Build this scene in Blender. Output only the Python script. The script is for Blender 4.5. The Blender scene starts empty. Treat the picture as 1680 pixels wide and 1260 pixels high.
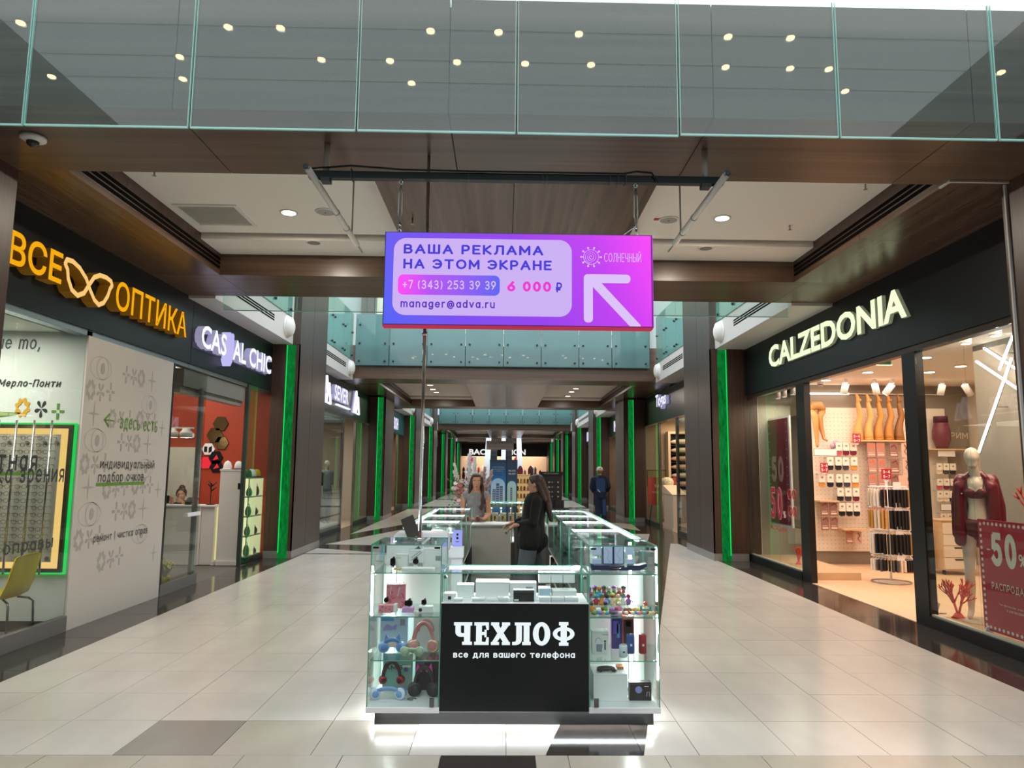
import bpy, math, random
from mathutils import Vector, Matrix
from math import pi, sin, cos, radians as rad
C = bpy.context.scene
COL = C.collection
RND = random.Random(11)

# ------------------------------------------------------------------ camera
cam_d = bpy.data.cameras.new('camera'); cam = bpy.data.objects.new('camera', cam_d); COL.objects.link(cam)
YAW, PITCH, ROLL = 0.018699, 0.120265, 0.0082
_F = Vector((sin(YAW)*cos(PITCH), cos(YAW)*cos(PITCH), sin(PITCH)))
_R = Vector((cos(YAW), -sin(YAW), 0.0)); _U = _R.cross(_F)
_R, _U = _R*cos(ROLL)+_U*sin(ROLL), -_R*sin(ROLL)+_U*cos(ROLL)
_m = Matrix((_R, _U, -_F)).transposed().to_4x4(); _m.translation = (0, 0, 1.75)
cam.matrix_world = _m
cam_d.sensor_width = 36.0; cam_d.lens = 36.0*1160/1680; cam_d.shift_x = -10/1680
cam_d.clip_start = 0.05; cam_d.clip_end = 400
C.camera = cam
# ------------------------------------------------------------------ sky, exposure
w = bpy.data.worlds.new('sky'); C.world = w; w.use_nodes = True
w.node_tree.nodes['Background'].inputs[0].default_value = (0.90, 0.955, 1.0, 1)
w.node_tree.nodes['Background'].inputs[1].default_value = 2.75
C.view_settings.view_transform = 'Standard'; C.view_settings.look = 'None'
C.view_settings.exposure = 0.0; C.view_settings.gamma = 1.0; C.view_settings.use_curve_mapping = False
C.cycles.transparent_max_bounces = 32; C.cycles.max_bounces = 8
C.cycles.caustics_reflective = False; C.cycles.caustics_refractive = False
C.cycles.sample_clamp_indirect = 4.0

# ------------------------------------------------------------------ lamps of the place
def area(name, loc, size, power, color=(1, 1, 1), rot=(0, 0, 0), sy=None, spread=None):
    l = bpy.data.lights.new(name, 'AREA'); l.energy = power; l.color = color; l.size = size
    if sy: l.shape = 'RECTANGLE'; l.size_y = sy
    if spread: l.spread = spread
    o = bpy.data.objects.new(name, l); COL.objects.link(o); o.location = loc; o.rotation_euler = rot
    return o
def spot(name, loc, power, color, ang=110, rot=(0, 0, 0)):
    l = bpy.data.lights.new(name, 'SPOT'); l.energy = power; l.color = color; l.spot_size = rad(ang); l.spot_blend = .6; l.shadow_soft_size = .06
    o = bpy.data.objects.new(name, l); COL.objects.link(o); o.location = loc; o.rotation_euler = rot
    return o
WARM = (1.0, .70, .52)
area('lamp_underwear_shop', (6.9, 11.0, 3.38), 3.2, 190, WARM, sy=4.6)
area('lamp_underwear_window', (5.55, 7.6, 3.3), .7, 95, WARM, sy=2.6)
area('lamp_underwear_far_window', (5.4, 13.2, 3.1), .5, 30, (1, .8, .62), sy=1.6)
area('lamp_optics_shop', (-6.1, 6.2, 3.2), 2.2, 150, (1, .95, .86), sy=2.6)
area('lamp_bag_shop', (-6.2, 12.2, 3.5), 2.0, 80, (1, .86, .72), sy=3.0)
area('lamp_clothes_shop', (-6.3, 20.5, 3.3), 2.0, 130, (1, .92, .82), sy=5.0)
area('lamp_linen_shop', (6.5, 21.5, 3.4), 2.0, 170, (1, .78, .55), sy=5.0)
area('lamp_red_shop', (-6.0, 29.5, 3.3), 2.0, 110, (1, .8, .6), sy=5.0)
area('lamp_lingerie_shop', (6.2, 29.5, 3.3), 2.0, 130, (1, .8, .6), sy=5.0)
area('lamp_downlight_optics_side', (-2.45,7.71,4.57), .15, 55, (1,.88,.72)); area('lamp_downlight_underwear_side', (2.44,7.68,4.57), .15, 55, (1,.88,.72))
for _k, (_x, _y) in enumerate(((-2.58,26.0),(2.48,26.0),(-2.3,52.0),(2.4,52.0))): area('lamp_far_downlight_%d' % _k, (_x,_y,4.56), .25, 75, (1,.9,.76))
area('lamp_perfume_case', (.13,11.6,1.19), 1.0, 7, (1,.97,.9), (0,0,0), .05)
area('lamp_end_store', (0, 76, 3.6), 9, 900, (1, .82, .65), sy=6)

# ------------------------------------------------------------------ mesh helpers
def lin(c):
    c = c/255.0
    return c/12.92 if c <= .04045 else ((c+.055)/1.055)**2.4
def rgb(c):
    if isinstance(c, str): c = tuple(int(c[i:i+2], 16) for i in (0, 2, 4))
    return tuple(lin(x) for x in c)
class G:
    def __init__(s): s.v = []; s.f = []; s.m = []; s.k = 0
    def add(s, vs, fs):
        b = len(s.v); s.v += [tuple(v) for v in vs]; s.f += [tuple(b+i for i in f) for f in fs]; s.m += [s.k]*len(fs); return s
    def box(s, x0, x1, y0, y1, z0, z1):
        return s.add([(x0,y0,z0),(x1,y0,z0),(x1,y1,z0),(x0,y1,z0),(x0,y0,z1),(x1,y0,z1),(x1,y1,z1),(x0,y1,z1)],
                     [(3,2,1,0),(4,5,6,7),(0,1,5,4),(1,2,6,5),(2,3,7,6),(3,0,4,7)])
    def cbox(s, c, d, rz=0, rx=0, ry=0):
        M = Matrix.Rotation(rz,3,'Z')@Matrix.Rotation(ry,3,'Y')@Matrix.Rotation(rx,3,'X'); h = [q/2 for q in d]
        vs = [Vector(c)+M@Vector((a*h[0],b*h[1],e*h[2])) for e in (-1,1) for a,b in ((-1,-1),(1,-1),(1,1),(-1,1))]
        return s.add(vs, [(3,2,1,0),(4,5,6,7),(0,1,5,4),(1,2,6,5),(2,3,7,6),(3,0,4,7)])
    def quad(s, a, b, c, d): return s.add([a,b,c,d], [(0,1,2,3)])
    def cyl(s, p, q, r0, r1=None, n=12, caps=True):
        r1 = r0 if r1 is None else r1
        p = Vector(p); q = Vector(q); d = (q-p).normalized(); a = d.orthogonal().normalized(); b = d.cross(a)
        vs = [p+(a*cos(t)+b*sin(t))*r0 for t in (2*pi*i/n for i in range(n))]+[q+(a*cos(t)+b*sin(t))*r1 for t in (2*pi*i/n for i in range(n))]
        fs = [(i,(i+1)%n,n+(i+1)%n,n+i) for i in range(n)]
        if caps: fs += [tuple(range(n-1,-1,-1)), tuple(range(n,2*n))]
        return s.add(vs, fs)
    def tube(s, pts, r, n=8, closed=False, flat=1.0):
        pts = [Vector(p) for p in pts]; N = len(pts); rs = r if isinstance(r,(list,tuple)) else [r]*N
        vs = []; ref = None
        for i in range(N):
            t = (pts[(i+1)%N]-pts[i-1]) if closed or 0 < i < N-1 else (pts[1]-pts[0] if i == 0 else pts[-1]-pts[-2])
            t.normalize()
            a = (ref - t*ref.dot(t)) if ref is not None else t.orthogonal()
            if a.length < 1e-6: a = t.orthogonal()
            a.normalize(); ref = a; b = t.cross(a)
            vs += [pts[i]+(a*cos(2*pi*k/n)+b*sin(2*pi*k/n)*flat)*rs[i] for k in range(n)]
        fs = [(i*n+k, i*n+(k+1)%n, ((i+1)%N)*n+(k+1)%n, ((i+1)%N)*n+k) for i in range(N if closed else N-1) for k in range(n)]
        if not closed: fs += [tuple(range(n-1,-1,-1)), tuple(range((N-1)*n, N*n))]
        return s.add(vs, fs)
    def sph(s, c, r, nu=12, nv=8, M=None):
        r = (r,r,r) if not isinstance(r,(tuple,list)) else r
        vs = [Vector((0,0,r[2]))]+[Vector((r[0]*sin(pi*j/nv)*cos(2*pi*i/nu), r[1]*sin(pi*j/nv)*sin(2*pi*i/nu), r[2]*cos(pi*j/nv))) for j in range(1,nv) for i in range(nu)]+[Vector((0,0,-r[2]))]
        if M is not None: vs = [M@v for v in vs]
        vs = [v+Vector(c) for v in vs]
        fs = [(0,1+i,1+(i+1)%nu) for i in range(nu)]
        for j in range(nv-2): fs += [(1+j*nu+i, 1+(j+1)*nu+i, 1+(j+1)*nu+(i+1)%nu, 1+j*nu+(i+1)%nu) for i in range(nu)]
        L = len(vs)-1; fs += [(1+(nv-2)*nu+(i+1)%nu, 1+(nv-2)*nu+i, L) for i in range(nu)]
        return s.add(vs, fs)
    def lathe(s, c, prof, n=16, ax=None):
        c = Vector(c); vs = []
        for r, z in prof: vs += [Vector((r*cos(2*pi*i/n), r*sin(2*pi*i/n), z)) for i in range(n)]
        if ax is not None:
            M = Vector((0,0,1)).rotation_difference(Vector(ax)).to_matrix(); vs = [M@v for v in vs]
        vs = [v+c for v in vs]; N = len(prof)
        fs = [(j*n+i, j*n+(i+1)%n, (j+1)*n+(i+1)%n, (j+1)*n+i) for j in range(N-1) for i in range(n)]
        fs += [tuple(range(n-1,-1,-1)), tuple(range((N-1)*n, N*n))]
        return s.add(vs, fs)
    def prism(s, poly, O, X, Y, d0, d1):
        """extrude a 2D outline lying in the plane O + x*X + y*Y along X x Y from d0 to d1"""
        O = Vector(O); X = Vector(X); Y = Vector(Y); N = X.cross(Y); n = len(poly)
        if sum(poly[i-1][0]*poly[i][1]-poly[i][0]*poly[i-1][1] for i in range(n)) < 0: poly = poly[::-1]
        vs = [O+X*a+Y*b+N*d0 for a,b in poly]+[O+X*a+Y*b+N*d1 for a,b in poly]
        return s.add(vs, [tuple(range(n-1,-1,-1)), tuple(range(n,2*n))]+[(i,(i+1)%n,n+(i+1)%n,n+i) for i in range(n)])
    def bbox(s):
        a = list(zip(*s.v)); return [min(x) for x in a], [max(x) for x in a]

def wloc(o):
    v = Vector((0,0,0))
    while o is not None: v = v+o.location; o = o.parent
    return v
def mk(name, g, mat, parent=None, smooth=False, bevel=0, keep=False):
    """link a G (world coordinates) as ONE object; top-level ones get their origin at the middle of their base"""
    if parent is None:
        lo, hi = g.bbox(); o0 = Vector((0,0,0)) if keep else Vector(((lo[0]+hi[0])/2, (lo[1]+hi[1])/2, lo[2]))
    else: o0 = wloc(parent)
    me = bpy.data.meshes.new(name); me.from_pydata([(x-o0[0], y-o0[1], z-o0[2]) for x,y,z in g.v], [], g.f)
    ms = mat if isinstance(mat,(list,tuple)) else [mat]
    for m in ms: me.materials.append(m)
    if len(ms) > 1: me.polygons.foreach_set('material_index', g.m)
    if smooth: me.polygons.foreach_set('use_smooth', [True]*len(me.polygons))
    me.update()
    o = bpy.data.objects.new(name, me); COL.objects.link(o)
    if parent is None: o.location = o0
    else: o.parent = parent
    if bevel:
        b = o.modifiers.new('edge','BEVEL'); b.width = bevel; b.segments = 2; b.limit_method = 'ANGLE'
    return o
def tag(o, label, cat=None, group=None, kind=None):
    o['label'] = label
    if cat: o['category'] = cat
    if group: o['group'] = group
    if kind: o['kind'] = kind
    return o
def T(name, label, cat, loc, group=None):
    o = bpy.data.objects.new(name, None); COL.objects.link(o); o.location = loc; o.empty_display_size = .1
    return tag(o, label, cat, group)
def ST(name, label, g, mat, **k):
    return tag(mk(name, g, mat, keep=True, **k), label, None, None, 'structure')
def STE(name, label, loc=(0,0,0)):
    o = bpy.data.objects.new(name, None); COL.objects.link(o); o.location = loc; o['label'] = label; o['kind'] = 'structure'; return o
def box(*a): return G().box(*a)
def dup(o, loc=None, parent=None, label=None, rz=None):
    c = o.copy(); COL.objects.link(c)
    if parent is not None: c.parent = parent
    if loc is not None: c.location = loc
    if rz is not None: c.rotation_euler = (0,0,rz)
    if label: c['label'] = label
    for ch in list(o.children): dup(ch, None, c)
    return c
ORD = ['first','second','third','fourth','fifth','sixth','seventh','eighth','ninth','tenth','eleventh','twelfth','thirteenth','fourteenth']

# ------------------------------------------------------------------ lettering
_fc = bpy.data.curves.new('lettering','FONT'); _fo = bpy.data.objects.new('lettering', _fc)
_cache = {}
def glyphs(txt, bold=0.0, depth=0.0, shear=0.0, space=1.0):
    key = (txt,bold,depth,shear,space)
    if key not in _cache:
        COL.objects.link(_fo)
        _fc.body = txt; _fc.size = 1; _fc.offset = bold; _fc.extrude = depth; _fc.shear = shear; _fc.resolution_u = 3; _fc.space_character = space
        _fc.align_x = 'LEFT'
        dg = bpy.context.evaluated_depsgraph_get(); dg.update()
        me = _fo.evaluated_get(dg).to_mesh()
        _cache[key] = ([tuple(v.co) for v in me.vertices], [tuple(p.vertices) for p in me.polygons])
        _fo.evaluated_get(dg).to_mesh_clear(); COL.objects.unlink(_fo)
    return _cache[key]
def _arc(cx, cy, rx, ry, a0, a1, n=9): return [(cx+rx*cos(rad(a0+(a1-a0)*i/n)), cy+ry*sin(rad(a0+(a1-a0)*i/n))) for i in range(n+1)]
_ST = {   # printed lettering drawn as pen strokes: width, strokes (capital height 1)
 'А': (.84, [[(0,0),(.42,1),(.84,0)],[(.16,.34),(.68,.34)]]), 'Б': (.66, [[(.6,1),(0,1),(0,0),(.36,0)]+_arc(.36,.29,.3,.29,-90,90)+[(0,.58)]]),
 'В': (.68, [[(0,0),(0,1),(.36,1)]+_arc(.36,.77,.25,.23,90,-90)+[(0,.54)],[(.36,.54)]+_arc(.38,.27,.3,.27,90,-90)+[(0,0)]]), 'Г': (.56, [[(0,0),(0,1),(.56,1)]]),
 'Д': (.9, [[(0,-.2),(0,0),(.9,0),(.9,-.2)],[(.14,0),(.24,.6),(.26,1),(.74,1),(.74,0)]]), 'Е': (.6, [[(.6,1),(0,1),(0,0),(.6,0)],[(0,.52),(.5,.52)]]),
 'Ж': (1.1, [[(.55,0),(.55,1)],[(0,0),(.42,.52),(.04,1)],[(1.1,0),(.68,.52),(1.06,1)],[(.42,.52),(.68,.52)]]), 'З': (.64, [_arc(.3,.76,.28,.24,150,-90)+[(.2,.52)],[(.3,.52)]+_arc(.32,.26,.31,.26,90,-150)]),
 'И': (.74, [[(0,1),(0,0),(.74,1),(.74,0)]]), 'К': (.68, [[(0,0),(0,1)],[(.64,1),(.1,.5),(.68,0)]]), 'Л': (.8, [[(0,0),(.1,.06),(.2,.4),(.22,1),(.8,1),(.8,0)]]),
 'М': (.92, [[(0,0),(0,1),(.46,.25),(.92,1),(.92,0)]]), 'Н': (.72, [[(0,0),(0,1)],[(.72,0),(.72,1)],[(0,.52),(.72,.52)]]), 'О': (.9, [_arc(.45,.5,.45,.5,0,360,24)]), 'П': (.72, [[(0,0),(0,1),(.72,1),(.72,0)]]),
 'Р': (.64, [[(0,0),(0,1),(.36,1)]+_arc(.36,.7,.28,.3,90,-90)+[(0,.4)]]), 'С': (.8, [_arc(.46,.5,.46,.5,45,315,20)]), 'Т': (.76, [[(0,1),(.76,1)],[(.38,1),(.38,0)]]), 'У': (.74, [[(0,1),(.38,.36)],[(.74,1),(.34,.12),(.2,0),(.06,0)]]),
 'Ф': (1.0, [_arc(.5,.52,.5,.32,0,360,22),[(.5,-.05),(.5,1.05)]]), 'Х': (.76, [[(0,0),(.76,1)],[(0,1),(.76,0)]]), 'Ч': (.66, [[(0,1),(0,.62)]+_arc(.24,.62,.24,.22,180,270)+[(.66,.44)],[(.66,1),(.66,0)]]), 'Ц': (.8, [[(0,1),(0,0),(.8,0),(.8,-.2)],[(.68,1),(.68,0)]]),
 'Ш': (1.04, [[(0,1),(0,0),(1.04,0),(1.04,1)],[(.52,1),(.52,0)]]), 'Щ': (1.14, [[(0,1),(0,0),(1.14,0),(1.14,-.2)],[(.5,1),(.5,0)],[(1.02,1),(1.02,0)]]), 'Ь': (.62, [[(0,1),(0,0),(.34,0)]+_arc(.34,.28,.28,.28,-90,90)+[(0,.56)]]), 'Ы': (.92, [[(0,1),(0,0),(.3,0)]+_arc(.3,.28,.28,.28,-90,90)+[(0,.56)],[(.92,0),(.92,1)]]),
 'Э': (.8, [_arc(.34,.5,.46,.5,135,-135,20),[(.28,.5),(.8,.5)]]), 'Ю': (1.12, [[(0,0),(0,1)],[(0,.5),(.3,.5)],_arc(.7,.5,.42,.5,0,360,22)]), 'Я': (.66, [[(.66,0),(.66,1),(.3,1)]+_arc(.3,.7,.28,.3,90,270)+[(.66,.4)],[(.32,.4),(0,0)]]),
 'G': (.86, [_arc(.46,.5,.46,.5,45,270,16)+[(.7,.0),(.86,.1),(.86,.48),(.5,.48)]]), 'U': (.74, [[(0,1),(0,.36)]+_arc(.37,.36,.37,.36,180,360)+[(.74,1)]]), 'L': (.54, [[(0,1),(0,0),(.54,0)]]), 'R': (.68, [[(0,0),(0,1),(.36,1)]+_arc(.36,.72,.28,.28,90,-90)+[(0,.44)],[(.34,.44),(.68,0)]]), 'F': (.56, [[(0,0),(0,1),(.56,1)],[(0,.5),(.48,.5)]]), 'I': (0, [[(0,0),(0,1)]]),
 'S': (.66, [_arc(.34,.76,.3,.24,40,270,12)+_arc(.34,.26,.32,.26,90,-140,12)]),
 '0': (.62, [_arc(.31,.5,.31,.5,0,360,22)]), '1': (.3, [[(0,.78),(.3,1),(.3,0)]]), '2': (.62, [_arc(.3,.7,.29,.3,165,-40,12)+[(0,0),(.62,0)]]), '3': (.62, [_arc(.29,.76,.27,.24,150,-90)+[(.2,.52)],[(.29,.52)]+_arc(.3,.26,.31,.26,90,-150)]), '4': (.68, [[(.5,0),(.5,1),(0,.28),(.68,.28)]]), '5': (.62, [[(.56,1),(.1,1),(.05,.52)]+_arc(.28,.31,.33,.31,110,-145,14)]),
 '6': (.62, [[(.48,1),(.1,.5)]+_arc(.31,.3,.31,.3,160,520,22)]), '7': (.6, [[(0,1),(.6,1),(.2,0)]]), '9': (.62, [[(.14,0),(.52,.5)]+_arc(.31,.7,.31,.3,-20,340,22)]),
 '+': (.56, [[(0,.45),(.56,.45)],[(.28,.17),(.28,.73)]]), '-': (.34, [[(0,.42),(.34,.42)]]), '(': (.2, [_arc(.5,.45,.5,.75,140,220)]), ')': (.2, [_arc(-.3,.45,.5,.75,40,-40)]), '|': (0, [[(0,-.15),(0,1.05)]]), '.': (.02, [[(0,0),(.02,.03)]]), ':': (.02, [[(0,.05),(.02,.08)],[(0,.6),(.02,.63)]]), ',': (.08, [[(.08,.06),(.06,-.08),(0,-.2)]]), '*': (.3, [[(.15,.7),(.15,1)],[(0,.78),(.3,.92)],[(0,.92),(.3,.78)]]),
 '%': (.9, [_arc(.2,.76,.2,.22,0,360,14),_arc(.7,.24,.2,.22,0,360,14),[(.72,1),(.18,0)]]), '₽': (.74, [[(.1,0),(.1,1),(.46,1)]+_arc(.46,.72,.28,.28,90,-90)+[(0,.44)],[(0,.22),(.5,.22)]]),
 'а': (.54, [_arc(.26,.35,.26,.35,0,360,18),[(.54,.7),(.54,0)]]), 'б': (.58, [_arc(.29,.33,.29,.33,0,360,18),[(.0,.36),(.06,.72),(.3,.92),(.52,1.0)]]), 'е': (.58, [[(.02,.37),(.57,.37)]+_arc(.29,.35,.29,.35,5,320,18)]), 'о': (.6, [_arc(.3,.35,.3,.35,0,360,18)]), 'р': (.56, [[(0,.7),(0,-.3)],_arc(.28,.35,.28,.35,0,360,18)]), 'с': (.52, [_arc(.3,.35,.3,.35,48,312,14)]), 'у': (.54, [[(0,.7),(.28,.06)],[(.54,.7),(.24,-.1),(.12,-.28),(.02,-.28)]]), 'ф': (.9, [_arc(.25,.35,.25,.35,0,360,16),_arc(.65,.35,.25,.35,0,360,16),[(.45,-.28),(.45,.98)]]),
 'm': (.86, [[(0,0),(0,.7)],[(0,.45)]+_arc(.215,.48,.215,.22,180,0)+[(.43,0)],[(.43,.45)]+_arc(.645,.48,.215,.22,180,0)+[(.86,0)]]), 'n': (.5, [[(0,0),(0,.7)],[(0,.42)]+_arc(.25,.45,.25,.25,180,0)+[(.5,0)]]), 'g': (.54, [_arc(.26,.35,.26,.35,0,360,18),[(.54,.7),(.54,-.1)]+_arc(.28,-.08,.26,.22,0,-150)]), 'r': (.32, [[(0,0),(0,.7)],[(0,.4)]+_arc(.26,.42,.26,.28,180,75)]), 'd': (.54, [_arc(.26,.35,.26,.35,0,360,18),[(.54,1),(.54,0)]]), 'v': (.54, [[(0,.7),(.27,0),(.54,.7)]]), 'u': (.5, [[(0,.7),(0,.26)]+_arc(.25,.26,.25,.26,180,360)+[(.5,.7)],[(.5,.3),(.5,0)]]), '@': (1.0, [_arc(.46,.35,.2,.22,0,360,14),[(.66,.56),(.68,.2)]+_arc(.82,.25,.14,.14,200,360,6)+_arc(.5,.35,.46,.52,-5,300,22)]),
}
for _a, _b in zip('AMTECBPOHKX', 'АМТЕСВРОНКХ'): _ST.setdefault(_a, _ST[_b])
for _a, _b in zip('aeopcy', 'аеорсу'): _ST.setdefault(_a, _ST[_b])
for _c in 'вгджзиклмнптхцчшщьыэюя': _w, _s = _ST[_c.upper()]; _ST[_c] = (_w*.76, [[(x*.76, y*(.7 if y > 0 else .9)) for x, y in q] for q in _s])
_ST['Й'] = (.74, _ST['И'][1]+[_arc(.37,1.28,.16,.12,200,340)]); _ST['й'] = (.56, _ST['и'][1]+[_arc(.28,.98,.13,.1,200,340)])
def strokes(txt, t, space):
    out = []; x = 0
    for ch in txt:
        if ch == ' ': x += .62; continue
        w_, ss = _ST[ch]; out += [[(x+a, b) for a, b in s] for s in ss]; x += w_+(.24+t)*space
    return out
def text(g, txt, O, X, Y, width=None, height=None, depth=0.002, bold=0.0, shear=0.0, space=1.0, mid=False):
    """flat printed lettering: lower left corner of its ink at O, fitted to width and/or height"""
    t = .115+bold*2.6; ss = strokes(txt, t, space)
    P = [p for s in ss for p in s]; x0 = min(p[0] for p in P)-t/2; x1 = max(p[0] for p in P)+t/2; y0 = min(p[1] for p in P)-t/2; y1 = max(p[1] for p in P)+t/2
    sy = height/(y1-y0) if height else width/(x1-x0); sx = width/(x1-x0) if width else sy
    tx = t/2*min(sx, sy*1.25)/sx; ty = t/2*min(sy, sx*1.25)/sy
    O = Vector(O); X = Vector(X); Y = Vector(Y); N = X.cross(Y); h = max(depth, .001)
    if mid: O = O-X*(x1-x0)*sx/2
    k = 0
    for s in ss:
        n = len(s); closed = n > 3 and abs(s[0][0]-s[-1][0])+abs(s[0][1]-s[-1][1]) < 1e-4
        for i in range(n-1):
            (ax, ay), (bx, by) = s[i], s[i+1]; dx, dy = bx-ax, by-ay; L = math.hypot(dx, dy)
            if L < 1e-6: continue
            dx /= L; dy /= L; e = .35
            ax -= dx*tx*(e if i or closed else .98); ay -= dy*ty*(e if i or closed else .98); bx += dx*tx*(e if i < n-2 or closed else .98); by += dy*ty*(e if i < n-2 or closed else .98)
            px, py = -dy*tx, dx*ty; k += 1
            g.add([O+X*((u-x0)+shear*v)*sx+Y*(v-y0)*sy+N*(h+k*2e-6) for u, v in ((ax-px,ay-py),(bx-px,by-py),(bx+px,by+py),(ax+px,ay+py))], [(0,1,2,3)])
            if i and n < 8: k += 1; g.add([O+X*((s[i][0]+tx*.98*cos(a)-x0)+shear*s[i][1])*sx+Y*(s[i][1]+ty*.98*sin(a)-y0)*sy+N*(h+k*2e-6) for a in [2*pi*q/10 for q in range(10)]], [tuple(range(10))])
    return g
def letters(parent, name, txt, O, X, Y, width, height, depth, mat, bold=0.0, space=1.0, label=None):
    """every letter a part of its own"""
    vs, fs = glyphs(txt, bold, .5, 0, space)
    x0 = min(v[0] for v in vs); x1 = max(v[0] for v in vs); y0 = min(v[1] for v in vs); y1 = max(v[1] for v in vs)
    par = list(range(len(vs)))
    def fnd(i):
        while par[i] != i: par[i] = par[par[i]]; i = par[i]
        return i
    for f in fs:
        a = fnd(f[0])
        for i in f[1:]: par[fnd(i)] = a
    isl = {}
    for i in range(len(vs)): isl.setdefault(fnd(i), []).append(i)
    rng = sorted([[min(vs[i][0] for i in l), max(vs[i][0] for i in l), set(l)] for l in isl.values()], key=lambda r: r[0])
    out = []
    for r in rng:
        if out and r[0] < out[-1][1]-.3*min(r[1]-r[0], out[-1][1]-out[-1][0]): out[-1][1] = max(out[-1][1], r[1]); out[-1][2] |= r[2]
        else: out.append(r)
    O = Vector(O); X = Vector(X); Y = Vector(Y); N = X.cross(Y); sx = width/(x1-x0); sy = height/(y1-y0)
    for _, _, l in out:
        idx = {i: k for k, i in enumerate(sorted(l))}
        g = G().add([O+X*(vs[i][0]-x0)*sx+Y*(vs[i][1]-y0)*sy+N*(vs[i][2]+.5)*depth for i in sorted(l)], [tuple(idx[i] for i in f) for f in fs if f[0] in l])
        if isinstance(mat,(list,tuple)) and len(mat) > 1:
            for q, f in enumerate(g.f):
                zs = [(Vector(g.v[i])-O).dot(N) for i in f]; g.m[q] = 0 if min(zs) > depth*.9 else 1
        mk(name, g, mat, parent)

# ------------------------------------------------------------------ materials
_mats = {}
def mat(name, col, rough=.5, metal=0, emit=0, spec=.5, var=0, scale=(4,4,4), bump=0, alpha=None, trans=0, coat=0, ecol=None):
    if name in _mats: return _mats[name]
    m = bpy.data.materials.new(name); m.use_nodes = True; _mats[name] = m
    nt = m.node_tree; b = nt.nodes['Principled BSDF']; c = rgb(col)
    b.inputs['Base Color'].default_value = (*c, 1); b.inputs['Roughness'].default_value = rough; b.inputs['Metallic'].default_value = metal
    b.inputs['Specular IOR Level'].default_value = spec
    if trans: b.inputs['Transmission Weight'].default_value = trans
    if coat: b.inputs['Coat Weight'].default_value = coat; b.inputs['Coat Roughness'].default_value = .1
    if emit: b.inputs['Emission Color'].default_value = (*(rgb(ecol) if ecol else c), 1); b.inputs['Emission Strength'].default_value = emit
    if var or bump:
        ge = nt.nodes.new('ShaderNodeNewGeometry'); mp = nt.nodes.new('ShaderNodeMapping'); mp.inputs['Scale'].default_value = scale
        nz = nt.nodes.new('ShaderNodeTexNoise'); nz.inputs['Scale'].default_value = 1.0; nz.inputs['Detail'].default_value = 3; nz.inputs['Roughness'].default_value = .55
        nt.links.new(ge.outputs['Position'], mp.inputs['Vector']); nt.links.new(mp.outputs['Vector'], nz.inputs['Vector'])
        if var:
            rp = nt.nodes.new('ShaderNodeValToRGB'); rp.color_ramp.elements[0].position = .3; rp.color_ramp.elements[1].position = .7
            rp.color_ramp.elements[0].color = (*[x*(1-var) for x in c],1); rp.color_ramp.elements[1].color = (*[min(1,x*(1+var)) for x in c],1)
            nt.links.new(nz.outputs['Fac'], rp.inputs['Fac']); nt.links.new(rp.outputs['Color'], b.inputs['Base Color'])
        if bump:
            bp = nt.nodes.new('ShaderNodeBump'); bp.inputs['Strength'].default_value = bump; bp.inputs['Distance'].default_value = .01
            nt.links.new(nz.outputs['Fac'], bp.inputs['Height']); nt.links.new(bp.outputs['Normal'], b.inputs['Normal'])
    return m
def glass(name, tint, ior=1.5, rough=0.0, haze=0.0, hazecol=(255,255,255), thick=1.0):
    if name in _mats: return _mats[name]
    m = bpy.data.materials.new(name); m.use_nodes = True; _mats[name] = m; nt = m.node_tree; nt.nodes.clear()
    out = nt.nodes.new('ShaderNodeOutputMaterial'); mx = nt.nodes.new('ShaderNodeMixShader'); tr = nt.nodes.new('ShaderNodeBsdfTransparent')
    gl = nt.nodes.new('ShaderNodeBsdfGlossy'); ge = nt.nodes.new('ShaderNodeNewGeometry'); dt = nt.nodes.new('ShaderNodeVectorMath'); dt.operation = 'DOT_PRODUCT'
    nt.links.new(ge.outputs['Incoming'], dt.inputs[0]); nt.links.new(ge.outputs['Normal'], dt.inputs[1])
    def mth(op, a, b):
        n = nt.nodes.new('ShaderNodeMath'); n.operation = op
        for i, q in enumerate((a, b)):
            if isinstance(q, (int, float)): n.inputs[i].default_value = q
            elif q is not None: nt.links.new(q, n.inputs[i])
        return n.outputs[0]
    f0 = ((ior-1)/(ior+1))**2
    fr = mth('ADD', mth('MULTIPLY', mth('POWER', mth('SUBTRACT', 1.0, mth('ABSOLUTE', dt.outputs['Value'], None)), 5.0), 1-f0), f0)
    tr.inputs[0].default_value = (*rgb(tint),1); gl.inputs['Roughness'].default_value = rough
    nt.links.new(fr, mx.inputs[0]); src = tr.outputs[0]
    if haze:
        df = nt.nodes.new('ShaderNodeBsdfDiffuse'); df.inputs[0].default_value = (*rgb(hazecol),1); tl = nt.nodes.new('ShaderNodeBsdfTranslucent'); tl.inputs[0].default_value = (*rgb(hazecol),1)
        m2 = nt.nodes.new('ShaderNodeMixShader'); m2.inputs[0].default_value = .5; nt.links.new(df.outputs[0], m2.inputs[1]); nt.links.new(tl.outputs[0], m2.inputs[2])
        m3 = nt.nodes.new('ShaderNodeMixShader'); m3.inputs[0].default_value = haze; nt.links.new(tr.outputs[0], m3.inputs[1]); nt.links.new(m2.outputs[0], m3.inputs[2]); src = m3.outputs[0]
    nt.links.new(src, mx.inputs[1]); nt.links.new(gl.outputs[0], mx.inputs[2]); nt.links.new(mx.outputs[0], out.inputs['Surface'])
    return m
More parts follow.
